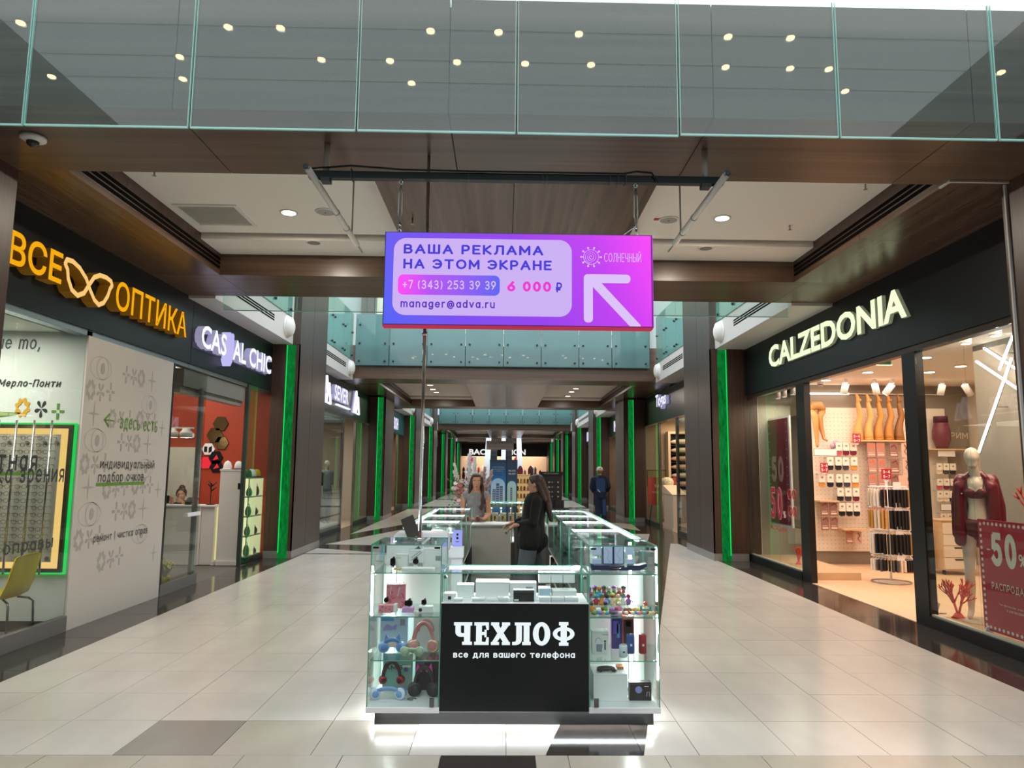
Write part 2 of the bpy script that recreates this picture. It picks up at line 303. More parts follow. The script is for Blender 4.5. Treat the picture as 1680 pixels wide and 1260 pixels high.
def glow(name, col, strength):
    if name in _mats: return _mats[name]
    m = bpy.data.materials.new(name); m.use_nodes = True; _mats[name] = m; nt = m.node_tree; nt.nodes.clear()
    out = nt.nodes.new('ShaderNodeOutputMaterial'); e = nt.nodes.new('ShaderNodeEmission'); e.inputs[0].default_value = (*rgb(col),1); e.inputs[1].default_value = strength
    nt.links.new(e.outputs[0], out.inputs['Surface']); return m
def gradient(name, axis, stops, a, b, emit=0, rough=.5):
    """colour that runs along one world axis from a to b: a printed or lit gradient"""
    m = bpy.data.materials.new(name); m.use_nodes = True; nt = m.node_tree; B = nt.nodes['Principled BSDF']
    ge = nt.nodes.new('ShaderNodeNewGeometry'); dt = nt.nodes.new('ShaderNodeVectorMath'); dt.operation = 'DOT_PRODUCT'; dt.inputs[1].default_value = axis
    mr = nt.nodes.new('ShaderNodeMapRange'); mr.inputs['From Min'].default_value = a; mr.inputs['From Max'].default_value = b
    rp = nt.nodes.new('ShaderNodeValToRGB'); e = rp.color_ramp.elements
    while len(e) < len(stops): e.new(.5)
    for q, (p, c) in zip(e, stops): q.position = p; q.color = (*rgb(c),1)
    nt.links.new(ge.outputs['Position'], dt.inputs[0]); nt.links.new(dt.outputs['Value'], mr.inputs['Value']); nt.links.new(mr.outputs[0], rp.inputs[0])
    nt.links.new(rp.outputs[0], B.inputs['Base Color']); B.inputs['Roughness'].default_value = rough
    if emit:
        nt.links.new(rp.outputs[0], B.inputs['Emission Color']); B.inputs['Emission Strength'].default_value = emit; B.inputs['Base Color'].default_value = (0,0,0,1)
        for l in list(B.inputs['Base Color'].links): nt.links.remove(l)
    return m
X1, Y1, Z1 = Vector((1,0,0)), Vector((0,1,0)), Vector((0,0,1))
WOOD_X = mat('wood laminate grain along bridge', '604a3b', .3, var=.34, scale=(.3,14,14))
WOOD_Y = mat('wood laminate grain along corridor', '604a3b', .26, var=.34, scale=(14,.3,14))
WOOD_Z = mat('wood laminate upright grain', '493e38', .38, var=.2, scale=(14,14,.4))
WOOD_D = mat('dark brown wood upright grain', '4a3429', .4, var=.35, scale=(30,30,.9), bump=.02)
BLACK = mat('matt black panel', '17191b', .42, spec=.35)
BLK = mat('black plastic', '121214', .35)
DARKMET = mat('dark metal', '2c2e30', .35, metal=.6)
CHROME = mat('chrome', 'd0d2d4', .12, metal=1)
ALU = mat('brushed aluminium', 'a9adb0', .32, metal=.9)
WHITE = mat('white paint', 'e6e4de', .55)
WHITEP = mat('white plastic', 'eeeef0', .3)
CEILW = mat('white plaster ceiling', 'f0ebe2', .8)
GREY = mat('grey skirting', '8a8782', .4)
CLEAR = glass('clear pane', 'f0f6f3')
GREENPANE = glass('green tinted pane', 'c6d6d2', 1.52)
SHOPPANE = glass('shop window pane', 'edf2ef', 1.38)
CASEPANE = glass('display case pane', 'fafefc', 1.38)
TEALPANE = glass('hazy teal pane', 'b8d2d0', 1.45, .02, .8, '8db3b3')  # even teal haze mixed into the tinted glass
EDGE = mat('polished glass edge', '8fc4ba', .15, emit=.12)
EDGED = mat('dark glass edge', '2f5a50', .15)
LEDW = glow('white light strip', 'f4fbff', 6.0)
# ================================================================== THE BUILDING
XL, XR = -4.66, 4.88           # shop front planes
ZS = 4.25                      # underside of the bridges
COLS = [14.1, 24.5, 33.0, 41.5, 50.0, 58.5, 66.5]

# ---- floor: light tiles laid between dark granite, every near tile a piece of its own
M_T1 = mat('light porcelain tile', 'c1bab1', .22, var=.07, scale=(2.2,1.1,1), spec=.45)
M_T2 = mat('beige grey porcelain tile', 'aaa193', .24, var=.08, scale=(2.2,1.1,1), spec=.45)
M_T3 = mat('grey porcelain tile', '8c857b', .24, var=.08, scale=(2.2,1.1,1), spec=.45)
M_TD = mat('dark brown granite tile', '3a3431', .1, var=.15, scale=(9,9,1), spec=.55)
M_GR = mat('grout', '5e5952', .8)
FL = ST('floor', 'polished floor of light square tiles with dark granite bands', box(-9.5, 9.5, -14.4, 82, -.2, -.010), M_GR)
def clip(poly, a, b, c):       # keep a*x + b*y <= c
    out = []
    for i in range(len(poly)):
        p, q = poly[i-1], poly[i]; dp = a*p[0]+b*p[1]-c; dq = a*q[0]+b*q[1]-c
        if (dp <= 0) != (dq <= 0): t = dp/(dp-dq); out.append((p[0]+t*(q[0]-p[0]), p[1]+t*(q[1]-p[1])))
        if dq <= 0: out.append(q)
    return out
def inside(cell, region):
    n = len(region); ar = sum(region[i-1][0]*region[i][1]-region[i][0]*region[i-1][1] for i in range(n))
    reg = region if ar > 0 else region[::-1]
    for i in range(n):
        (x0,y0),(x1,y1) = reg[i-1], reg[i]; a, b = (y1-y0), -(x1-x0)
        cell = clip(cell, a, b, a*x0+b*y0)
        if len(cell) < 3: return []
    return cell
def LB(y): return -.255+.2475*y
regs = [  # (outline, material, x offset of the grid, row offset)
 ([(-4.07,4.6),(LB(4.6)-.61,4.6),(LB(14.83)-.61,14.83),(-4.07,14.83)], M_T1, .03, 4.6),
 ([(LB(4.6),4.6),(4.22,4.6),(4.22,17.35),(LB(17.35),17.35)], M_T1, .03, 4.6),
 ([(LB(4.6)-.61,4.6),(LB(4.6),4.6),(LB(17.35),17.35),(LB(17.35)-.61,17.35)], M_TD, .28, 4.6),
 ([(-4.07,2.2),(-.37,2.2),(-.37,4.6),(-4.07,4.6)], M_T2, .23, 4.6), ([(-.37,2.2),(.21,2.2),(.21,4.6),(-.37,4.6)], M_TD, .23, 4.6),
 ([(.21,2.2),(4.22,2.2),(4.22,4.6),(.21,4.6)], M_T2, .41, 4.6),
 ([(-4.66,2.2),(-4.07,2.2),(-4.07,14.83),(-4.66,14.83)], M_TD, -4.66, 4.6), ([(4.22,2.2),(4.88,2.2),(4.88,14.2),(4.22,14.2)], M_TD, 4.22, 4.6),
]
regs_far = [
 ([(-4.09,14.97),(-4.09,15.92),(-2.73,15.23),(-2.22,14.97)], M_T1), ([(-4.11,16.73),(-2.98,16.61),(.3,16.3),(.3,24),(-3.0,20.6)], M_T1),
 ([(-4.13,19.2),(-3.11,22.9),(-3.1,32),(-4.2,31.2),(-4.14,24.57)], M_T1), ([(3.56,19.89),(4.06,19.92),(3.64,18.08),(3.2,18.0)], M_T1),
 ([(3.58,24.13),(4.2,23.47),(4.01,20.97),(3.55,22.1)], M_T2), ([(.6,17.5),(3.0,17.5),(3.2,26),(.6,24)], M_T1),
 ([(-2.9,26),(3.2,27),(3.9,32.6),(-2.9,32.2)], M_T1), ([(-3.9,33.6),(3.9,33.6),(3.9,41),(-3.9,41)], M_T1), ([(-3.9,42),(3.9,42),(3.9,50),(-3.9,50)], M_T1), ([(-3.9,51),(3.9,51),(3.9,69),(-3.9,69)], M_T1)]
pieces = []; GAP = .0022
SPEC = {(-2.0,4.9): M_T3, (-1.4,4.9): M_T2, (-.8,4.9): M_T2}
for reg, m, x0, y0 in regs:
    xs = [p[0] for p in reg]; ys = [p[1] for p in reg]
    i0 = math.floor((min(xs)-x0)/.6); i1 = math.ceil((max(xs)-x0)/.6); j0 = math.floor((min(ys)-y0)/.6); j1 = math.ceil((max(ys)-y0)/.6)
    for i in range(i0, i1):
        for j in range(j0, j1):
            cx, cy = x0+.6*i, y0+.6*j
            c = inside([(cx+GAP,cy+GAP),(cx+.6-GAP,cy+GAP),(cx+.6-GAP,cy+.6-GAP),(cx+GAP,cy+.6-GAP)], reg)
            if len(c) < 3: continue
            ar = abs(sum(c[k-1][0]*c[k][1]-c[k][0]*c[k-1][1] for k in range(len(c))))/2
            if ar < .004: continue
            mm = m
            for (sx, sy), sm in SPEC.items():
                if abs(cx+.3-sx) < .2 and abs(cy+.3-sy) < .2 and m is M_T1: mm = sm
            pieces.append((cy+.1*abs(cx), c, mm, RND.uniform(-.0006,.0006), ar > .355))
pieces.sort(key=lambda p: p[0])
# the pieces that show largest are objects; those under the kiosk and past the limit are joined
shared = {}; far = {}
npart = 0
for d, c, m, dz, full in pieces:
    cx = sum(p[0] for p in c)/len(c); cy = sum(p[1] for p in c)/len(c)
    hidden = (-.9 < cx < 1.05 and 5.2 < cy < 9.9) or cy < 3.7 or cx < -4.8
    if npart < 298 and not hidden:
        if full:
            x0 = min(p[0] for p in c); y0 = min(p[1] for p in c); k = m.name
            if k not in shared:
                g = G().prism([(0,0),(.6-2*GAP,0),(.6-2*GAP,.6-2*GAP),(0,.6-2*GAP)], (0,0,0), X1, Y1, -.011, 0)
                o = mk('tile', g, m, FL); shared[k] = o
            else: o = shared[k].copy(); COL.objects.link(o)
            o.location = (x0, y0, dz)
        else:
            mk('tile', G().prism(c, (0,0,dz), X1, Y1, -.011, 0), m, FL)
        npart += 1
    else: far.setdefault(m.name, (m, G()))[1].prism(c, (0,0,dz), X1, Y1, -.011, 0)
for reg, m in regs_far:
    xs = [p[0] for p in reg]; ys = [p[1] for p in reg]
    for i in range(math.floor((min(xs)-.03)/.6), math.ceil((max(xs)-.03)/.6)):
        for j in range(math.floor((min(ys)-4.6)/.6), math.ceil((max(ys)-4.6)/.6)):
            cx, cy = .03+.6*i, 4.6+.6*j
            c = inside([(cx+GAP,cy+GAP),(cx+.6-GAP,cy+GAP),(cx+.6-GAP,cy+.6-GAP),(cx+GAP,cy+.6-GAP)], reg)
            if len(c) >= 3: far.setdefault(m.name, (m, G()))[1].prism(c, (0,0,0), X1, Y1, -.011, 0)
far.setdefault(M_TD.name, (M_TD, G()))[1].prism([(-9.1,-14),(9.1,-14),(9.1,2.2),(-9.1,2.2)], (0,0,0), X1, Y1, -.011, -.001)
far[M_TD.name][1].prism([(-9.1,14.2),(9.1,14.2),(9.1,82),(-9.1,82)], (0,0,0), X1, Y1, -.011, -.0022)
for m, g in far.values():
    o = mk('tile_field', g, m, FL); o['kind'] = 'stuff'

# ---- bridge over the hall
def bridge(n, y0, y1, coffer, glass_z, label, seams, npan, tealish):
    """front beam, side soffits, middle soffit and far beam round two recessed white panels"""
    c = STE('ceiling', 'brown wood clad underside and face of the '+label)
    z = ZS
    zf = glass_z[1]
    f1 = y0+1.1; b0 = y1-1.15
    xs = [-9.0]+seams+[9.0]
    for a, b in zip(xs, xs[1:]):
        if n == 1:
            mk('face_panel', box(a+.004, b-.004, y0, y0+.06, z, zf), WOOD_X, c)
            mk('soffit_panel', box(a+.004, b-.004, y0+.062, f1, z, z+.06), WOOD_X, c)
    if n > 1: mk('face_panel', box(-9, 9, y0, y0+.06, z, zf), WOOD_X, c); mk('soffit_panel', box(-9, 9, y0+.06, f1, z, z+.06), WOOD_X, c)
    mk('core', box(-9, 9, y0+.06, f1, z+.06, zf-.02), WOOD_X, c)
    for sgn, xo, xi in ((-1, XL, -3.75), (1, XR, 3.83)):
        a, b = sorted((xo, xi)); ys = [f1]+[y for y in ((7.35,) if n == 1 else ())]+[b0]
        for ya, yb in zip(ys, ys[1:]): mk('side_soffit', box(a, b, ya+.003, yb-.003, z, z+.06), WOOD_Y, c)
        o0, o1 = sorted((xi, xi+sgn*.05)); mk('coffer_side', box(o0, o1, f1, b0, z+.06, coffer+.05), WOOD_D, c)
        q = xi-sgn*.004
        for k in range(3):
            q0, q1 = sorted((q, q+sgn*.012)); mk('air_slot', box(q0, q1, f1+.02, b0-.02, z+.075+.055*k, z+.112+.055*k), mat('black slot','050505',.95,spec=.1), c)
    mk('middle_soffit', box(-1.16, .06, f1+.003, b0, z, coffer+.04), WOOD_Y, c); mk('middle_soffit', box(.066, 1.32, f1+.003, b0, z, coffer+.04), WOOD_Y, c)
    for a, b in ((-9,XL+.9),(XL+.906,XR-.9),(XR-.894,9)): mk('far_beam', box(a, b, b0, y1, z, glass_z[1]-.05), WOOD_X, c)
    for a, b in ((-3.80, -1.16), (1.32, 3.88)):
        mk('white_panel', box(a, b, f1-.05, b0-.66, coffer, coffer+.05), CEILW, c)
        mk('white_drop', box(a, b, b0-.62, b0, coffer-.07, coffer+.03), CEILW, c)
        mk('shadow_gap', box(a, b, b0-.66, b0-.62, coffer+.02, coffer+.05), BLK, c)
    mk('deck', box(-9, 9, f1, b0, coffer+.05, glass_z[1]-.1), CEILW, c)
    return c
bridge(1, 4.75, 10.25, 4.6, (4.03, 5.12), 'nearest bridge crossing the hall', [-6.2,-4.2,-2.36,-.42,1.47,3.35,5.3], 7, False)
bridge(2, 19.75, 29.6, 4.6, (4.6, 5.2), 'second bridge crossing the hall', [], 0, True)
bridge(3, 45.5, 57.5, 4.6, (4.6, 5.2), 'third bridge crossing the hall', [], 0, True)
bridge(4, 64.5, 69.9, 4.6, (4.6, 5.2), 'last bridge in front of the end store', [], 0, True)

# glass balustrades
ngl = [0]
def balustrade(label, panes, mat_, edge, fixings=None, group='glass balustrades'):
    lo = [min(p[k] for p in panes for k in (i, i+1)) for i in (0,2,4)]
    t = T('glass_balustrade', label, 'balustrade', ((panes[0][0]+panes[-1][1])/2, (panes[0][2]+panes[-1][3])/2, lo[2]), group)
    for x0,x1,y0,y1,z0,z1 in panes:
        p = mk('glass_pane', box(x0,x1,y0,y1,z0,z1), mat_, t)
        g = G(); e = .007
        if x1-x0 > y1-y0: g.box(x0,x1,y0-.001,y1+.001,z0-.003,z0+.009).box(x0-.001,x0+.003,y0-.001,y1+.001,z0,z1).box(x1-.003,x1+.001,y0-.001,y1+.001,z0,z1)
        else: g.box(x0-.001,x1+.001,y0,y1,z0-.004,z0+.012)
        mk('glass_edge', g, edge, p)
        if fixings:
            for zf in fixings:
                if x1-x0 > y1-y0:
                    for xf in (x0+.11, x1-.11): mk('point_fixing', G().cyl((xf,y0-.03,zf),(xf,y1+(.132 if y0 > 10 and zf < 5.1 else .02),zf),.028,n=8), DARKMET, p)
                else:
                    for yf in (y0+.11, y1-.11):
                        s_ = -1 if x0 > 0 else 1; mk('point_fixing', G().cyl((x0-.03,yf,zf),(x1+.03,yf,zf),.028,n=8), DARKMET, p)
    return t
xe = [-4.4,-3.27,-2.16,-1.03,.06,1.18,2.29,3.40,4.5]
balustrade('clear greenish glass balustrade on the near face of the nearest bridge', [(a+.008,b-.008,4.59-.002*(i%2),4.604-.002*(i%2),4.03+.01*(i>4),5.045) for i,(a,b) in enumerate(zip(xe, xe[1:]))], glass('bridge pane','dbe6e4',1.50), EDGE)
balustrade('clear glass balustrade on the far face of the nearest bridge', [(a+.01,a+1.1,10.34,10.352,4.05,5.3) for a in [-4.2+1.05*k for k in range(8)]], CLEAR, EDGE)
xe = [-4.2,-3.25,-2.19,-1.12,-.05,1.01,2.07,3.0,4.07]
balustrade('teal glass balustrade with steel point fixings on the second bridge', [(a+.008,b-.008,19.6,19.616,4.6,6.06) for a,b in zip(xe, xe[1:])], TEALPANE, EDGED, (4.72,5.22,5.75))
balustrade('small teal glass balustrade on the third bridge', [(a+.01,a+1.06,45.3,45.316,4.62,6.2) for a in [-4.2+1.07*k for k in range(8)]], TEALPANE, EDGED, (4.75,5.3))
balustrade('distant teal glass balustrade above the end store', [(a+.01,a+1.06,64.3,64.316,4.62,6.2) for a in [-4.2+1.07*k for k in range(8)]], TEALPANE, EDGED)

# ---- columns, with their green light strips
GREENLED = glow('green light panel lit', '12a846', .50)
_nt = GREENLED.node_tree; _ge = _nt.nodes.new('ShaderNodeNewGeometry'); _mp = _nt.nodes.new('ShaderNodeMapping'); _mp.inputs['Scale'].default_value = (9, 9, 2.2); _nz = _nt.nodes.new('ShaderNodeTexNoise'); _nz.inputs['Scale'].default_value = 3; _nz.inputs['Detail'].default_value = 5
_rp = _nt.nodes.new('ShaderNodeValToRGB'); _rp.color_ramp.elements[0].color = (*rgb('0d7a30'),1); _rp.color_ramp.elements[1].color = (*rgb('1cb04e'),1); _rp.color_ramp.elements[0].position = .3; _rp.color_ramp.elements[1].position = .75
_nt.links.new(_ge.outputs['Position'], _mp.inputs[0]); _nt.links.new(_mp.outputs[0], _nz.inputs['Vector']); _nt.links.new(_nz.outputs['Fac'], _rp.inputs[0]); _nt.links.new(_rp.outputs[0], [n for n in _nt.nodes if n.type == 'EMISSION'][0].inputs[0])
ncol = 0
def column(s, y0, L, zt=7.4):
    global ncol
    XS = XL if s < 0 else XR
    a, b, cc, d, e = (-4.12, -4.20, -4.40, -4.66, -4.9) if s < 0 else (4.15, 4.30, 4.50, 4.83, 5.1)
    R_ = lambda p, q: tuple(sorted((p, q)))
    c = STE('column', '%s wood clad column on the %s side with a green light strip' % (ORD[ncol//2+1], 'left' if s < 0 else 'right'), (0, 0, 0)); ncol += 1
    mk('core', box(*R_(a-s*-.02, e), y0+.04, y0+L, 0, 4.2), WOOD_Z, c)
    ym = y0+L*.45
    mk('side_panel', box(*R_(a, a+s*.02), y0, ym-.006, .14, zt), WOOD_Z, c); mk('side_panel', box(*R_(a, a+s*.02), ym+.006, y0+L, .14, zt), WOOD_Z, c)
    mk('upper_core', box(*R_(a+s*.02, a+s*.16), y0, y0+L, 4.2, zt), WOOD_Z, c)
    mk('front_board', box(*R_(a, b), y0, y0+.04, .14, 4.21), WOOD_D, c); mk('front_board', box(*R_(cc, d), y0, y0+.04, .14, 4.21), WOOD_D, c)
    mk('light_strip', box(*R_(b, cc), y0+.03, y0+.05, 0.0, 4.2), GREENLED, c)
    mk('bright_edge', box(*R_(cc-s*.025, cc-s*.012), y0+.012, y0+.03, .1, 4.2), glow('bright green tube', '20ff70', .8), c)
    mk('skirting', box(*R_(a-s*.01, a+s*.02), y0-.005, y0+L, 0, .14), GREY, c)
    mk('skirting', box(*R_(a, b), y0-.006, y0+.04, 0, .14), GREY, c); mk('skirting', box(*R_(cc, d), y0-.006, y0+.04, 0, .14), GREY, c)
for y in COLS:
    for s in (-1, 1): column(s, y, 2.1 if y < 20 else 1.9)
for s, xa, xb in ((-1,-5.6,-4.165),(1,4.32,5.8)):
    c = STE('column', 'nearest wood clad column at the %s edge of the picture' % ('left' if s < 0 else 'right'))
    mk('shaft', box(xa, xb, 4.76, 5.85, 0, ZS), WOOD_D, c); mk('skirting', box(xa-.01, xb+.01, 4.75, 5.86, 0, .14), GREY, c)

# ---- upper floor edges: white bulkheads with air slots, glass above, slabs and walls
ntr = 0
SPK = []
for s in (-1, 1):
    XS = XL if s < 0 else XR; xb = -4.27 if s < 0 else 4.26
    R_ = lambda p, q: tuple(sorted((p, q)))
    segs = [(10.25, 14.1), (16.2, 19.75), (29.6, 33.0), (34.9, 41.5), (43.4, 45.5), (57.5, 58.5), (60.4, 64.5)]
    for k, (ya, yb) in enumerate(segs):
        ntr += 1
        t = ST('trim_%d' % ntr, '%s white upper floor edge above the %s shops, counted from the front' % (ORD[k], 'left' if s < 0 else 'right'), box(*R_(xb, XS-s*-.02), ya, yb, 4.21, 4.72), mat('white bulkhead','cfcdc8',.6))
        for q in range(3):
            mk('air_slot', box(*R_(xb-s*.004, xb+s*.01), ya+.5 if k else ya+.1, yb-1.2 if k == 0 else yb-.9, 4.44+.045*q, 4.465+.045*q), mat('black slot','050505',.95,spec=.1), t)
        ya_, yb_ = ya, yb; ya, yb = ya+(.15 if k == 0 else 0), yb-.16; n = max(1, round((yb-ya)/1.06)); d = (yb-ya)/n
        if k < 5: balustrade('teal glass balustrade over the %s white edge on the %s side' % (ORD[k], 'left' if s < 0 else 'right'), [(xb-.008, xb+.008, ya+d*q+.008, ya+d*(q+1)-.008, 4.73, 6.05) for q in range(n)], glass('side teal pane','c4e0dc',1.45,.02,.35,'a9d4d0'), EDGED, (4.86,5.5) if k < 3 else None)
        yb = yb_
        if k < 4: SPK.append((s, xb, yb-.42, k))
    ST('ceiling', 'pale underside of the upper floor above the %s shops' % ('left' if s < 0 else 'right'), box(*R_(XS, s*9.2), 5.85, 82, 4.26, 4.7), CEILW)
    ST('ceiling', 'pale underside of the upper floor beside the entrance hall, %s' % ('left' if s < 0 else 'right'), box(*R_(s*5.2, s*9.2), -14, 4.74, 4.26, 4.95), CEILW)
    ST('wall_%s' % ('left' if s < 0 else 'right'), 'pale upper gallery wall on the %s side' % ('left' if s < 0 else 'right'), box(*R_(s*9.0, s*9.3), -14, 82, 4.95, 9.6), mat('gallery wall','b9bcba',.6))
    ST('wall_%s' % ('left' if s < 0 else 'right'), 'dark rear wall of the %s shops' % ('left' if s < 0 else 'right'), box(*R_(s*9.2, s*9.4), -14, 82, 0, 4.3), mat('shop rear wall','77716a',.7))
    ST('wall_%s' % ('left' if s < 0 else 'right'), 'plain shop front wall beside the camera on the %s' % ('left' if s < 0 else 'right'), box(*R_(s*5.2, s*5.4), -14, 4.75, 0, 4.3), mat('near shop wall','6f6a63',.6))
    ST('wall_%s' % ('left' if s < 0 else 'right'), 'brown lower gallery front over the camera on the %s' % ('left' if s < 0 else 'right'), box(*R_(s*5.1, s*5.2), -14, 4.75, 4.26, 5.1), WOOD_Y)
ST('wall_back', 'pale wall closing the hall behind the camera', box(-9.3, 9.3, -14.3, -14, 0, 9.6), mat('hall end wall','a7a59f',.6))
for s, xb, y, k in SPK:
    t = T('wall_speaker', 'round white speaker on the %s white edge of the %s side' % (ORD[k], 'left' if s < 0 else 'right'), 'speaker', (xb, y, 4.3), 'round wall speakers')
    mk('housing', G().lathe((xb, y, 4.49), [(.2,0),(.2,.05),(.17,.1),(.1,.13),(.0001,.14)], 20, (-s,0,0)), WHITE, t, True)
    mk('rim', G().lathe((xb, y, 4.49), [(.22,0),(.22,.02),(.2,.025)], 20, (-s,0,0)), WHITEP, t, True)
u = ST('wall_back', 'pale upper storey front seen over the second bridge', box(-9, 9, 33, 33.3, 4.95, 12), mat('upper front','aebab8',.5))
for x in (-6.5,-3.9,-1.3,1.3,3.9,6.5): mk('pier', box(x-.3, x+.3, 32.7, 32.99, 4.95, 12), mat('upper pier','6d6a66',.5), u)
for x in (-5.2,-2.6,0,2.6,5.2): [mk('window_band', box(x-.9, x+.9, 32.93, 32.99, za, zb), mat('upper window','d8dcc8',.3), u) for za, zb in ((5.6,7.6),(8.1,11))]
# bridge over the entrance behind the camera: it is what the near glass mirrors
c = ST('ceiling', 'brown wood ceiling over the hall behind the camera', box(-9, 9, -14, -8.5, 8.2, 8.5), mat('plain brown ceiling','5e4a3c',.4))
# ================================================================== LEFT SIDE: OPTICIAN AND BAG SHOP
FASC = mat('dark green black fascia', '14191b', .35, spec=.4)
for y0, y1, lab in ((5.86, 10.44, 'black fascia band over the optician'), (10.45, 14.1, 'black fascia band over the bag shop')):
    t = ST('trim_%d' % (50+int(y0)), lab, box(XL-.3, XL, y0, y1, 3.27, ZS), FASC)
    mk('metal_strip', box(XL-.14, XL-.03, y0, y1, 3.20, 3.268), ALU, t)
def Lp(y, z, d): k = (XL+d)/XL; return (XL+d*0, y*k, 1.75+(z-1.75)*k)   # where a raised letter face must stand to be seen at y, z
ORF = glow('lit orange letter face', 'fdb012', .95); ORS = mat('orange letter side', '9a6a14', .5, emit=.12)
t = T('shop_sign', 'raised orange lit letters and spectacles emblem of the optician', 'sign', (XL, 8.2, 3.5))
D = .13; k = (XL+D)/XL
letters(t, 'letter', 'ВСЕ', (XL, 6.52*k, 1.75+1.88*k), Y1, Z1, .80*k, .335*k, D, [ORF, ORS], .018)
letters(t, 'letter', 'ОПТИКА', (XL, 8.36*k, 1.75+1.865*k), Y1, Z1, 1.90*k, .36*k, D, [ORF, ORS], .012)
# spectacles emblem: one ribbon crossing itself between two lenses
g = G(); pts = []
def specs(u):
    lo = [(0,.30),(.03,.36),(.14,.37),(.28,.33),(.42,.24),(.52,.12),(.62,.02),(.72,-.02),(.82,.03),(.90,.14),(.94,.25),(.98,.30),(.95,.35),(.84,.37),(.70,.36),(.58,.30),(.49,.18),(.40,.05),(.28,-.01),(.16,.03),(.08,.14),(.05,.25)]
    return lo
ring = [(XL+D-.02, (7.36+p[0]*.92)*k, 1.75+(3.60+p[1]*.9-1.75)*k) for p in specs(0)]
def ribbon(g, pts, wdt, x0, x1):
    n = len(pts)
    for i in range(n):
        p, q = Vector(pts[i]), Vector(pts[(i+1)%n]); d = (q-p).normalized(); s_ = Vector((0,-d.z,d.y))*wdt; e = d*.01
        vs = [Vector((x, *(v.yz))) for x in (x0, x1) for v in (p-e-s_, q+e-s_, q+e+s_, p-e+s_)]
        g.k = 1; g.add(vs, [(0,1,5,4),(2,3,7,6),(1,2,6,5),(3,0,4,7),(3,2,1,0)]); g.k = 0; g.add(vs, [(4,5,6,7)])
ribbon(g, ring, .026, XL+.005, XL+D)
mk('spectacles_emblem', g, [glow('lit pale orange face', 'ffce7a', .95), ORS], t)
WH1 = glow('cold white letter face', 'f2f2ff', 1.15); WH2 = mat('lavender letter side', 'b9b6dc', .5, emit=.4)
t = T('shop_sign', 'cold white lit letters with a shield emblem on the bag shop fascia', 'sign', (XL, 12.4, 3.5))
D = .11; k = (XL+D)/XL
letters(t, 'letter', 'CAS', (XL, 10.78*k, 1.75+1.83*k), Y1, Z1, .98*k, .36*k, D, [WH1, WH2], .02)
letters(t, 'letter', 'AL', (XL, 12.05*k, 1.75+1.83*k), Y1, Z1, .62*k, .36*k, D, [WH1, WH2], .02)
letters(t, 'letter', 'CHIC', (XL, 12.83*k, 1.75+1.83*k), Y1, Z1, 1.22*k, .36*k, D, [WH1, WH2], .02)
g = G().prism([(-.10,.44),(-.12,.15),(-.07,-.02),(0,-.1),(.07,-.02),(.12,.15),(.10,.44),(.05,.46),(.04,.2),(-.04,.2),(-.05,.46)], (XL, 11.91*k, 3.50), Y1, Z1, 0, D+.02)
mk('shield_emblem', g, glow('lavender lit shield', 'c9c5ff', .9), t)
# dim glowing strip: the halo of the letters put into a surface
mk('painted_halo', box(XL+.001, XL+.012, 10.72*k, 14.05*k, 3.52, 3.60), glow('painted halo glow','6f6c86',.35), t)

# ---- optician window
OPTW = mat('optician white wall', 'dfe3df', .6)
wi = STE('window_1', 'clear shop window of the optician in two panes')
for ya, yb in ((5.87, 6.72), (6.73, 7.86)): mk('glass_pane', box(XL-.008, XL, ya, yb, .16, 3.2), SHOPPANE, wi)
mk('plinth', box(XL-.05, XL+.015, 5.86, 7.88, 0, .16), mat('grey plinth','6c6b68',.35), wi)
TXT = mat('dark grey lettering', '33383a', .5); TXTG = mat('green lettering', '5f8f2c', .5)
g = G(); text(g, 'платная', (XL+.001, 6.16, 1.70), Y1, Z1, height=.15, width=1.03, depth=.002, bold=.02); text(g, 'проверка зрения', (XL+.001, 5.9, 1.53), Y1, Z1, height=.19, width=1.74, depth=.002, bold=.015); text(g, 'линзы | оправы', (XL+.001, 5.95, .88), Y1, Z1, height=.17, width=1.6, depth=.002, bold=.015)
mk('window_lettering', g, TXT, wi)
mk('green_underline', box(XL+.001, XL+.003, 6.1, 7.22, 1.655, 1.685), TXTG, wi)
ST('wall_left', 'white display wall inside the optician that faces the hall entrance', box(-9.2, -4.69, 7.9, 8.0, .1, 3.26), OPTW)
sk = STE('baseboard_left', 'dark tiled skirting under the optician display wall')
for a in range(8): mk('skirting_tile', box(-4.69-.3*(a+1)+.004, -4.69-.3*a, 7.89, 7.99, 0, .1), mat('dark skirting tile','3c3a3a',.3), sk)
ST('ceiling', 'white ceiling of the optician', box(-9.2, XL-.31, 5.86, 7.9, 3.24, 3.27), CEILW)
# wall print above the display
t = T('wall_print', 'dark italic wall lettering above the lit eyewear display', 'lettering', (-5.3, 7.89, 2.6))
g = G(); text(g, 'больше mо,', (-6.06, 7.897, 3.01), X1, Z1, width=.86, height=.185, bold=.012, shear=.12); mk('quote_line', g, TXT, t)
g = G(); text(g, 'Мерло-Понти', (-5.62, 7.897, 2.595), X1, Z1, width=.68, height=.105, bold=.03, shear=.25); mk('name_line', g, mat('near black lettering','1c1e1e',.5), t)
def ringflower(r0, r1, n=8, ry=1.3):
    out = [(r1*(1+.10*(1 if (i//2)%2 else -1))*cos(2*pi*i/(4*n)), r1*ry*(1+.10*(1 if (i//2)%2 else -1))*sin(2*pi*i/(4*n))) for i in range(4*n)]
    inn = [(r0*(1+.22*cos(4*2*pi*i/(4*n)))*cos(2*pi*i/(4*n)), r0*ry*(1+.22*cos(4*2*pi*i/(4*n)))*sin(2*pi*i/(4*n))) for i in range(4*n)]
    return out, inn
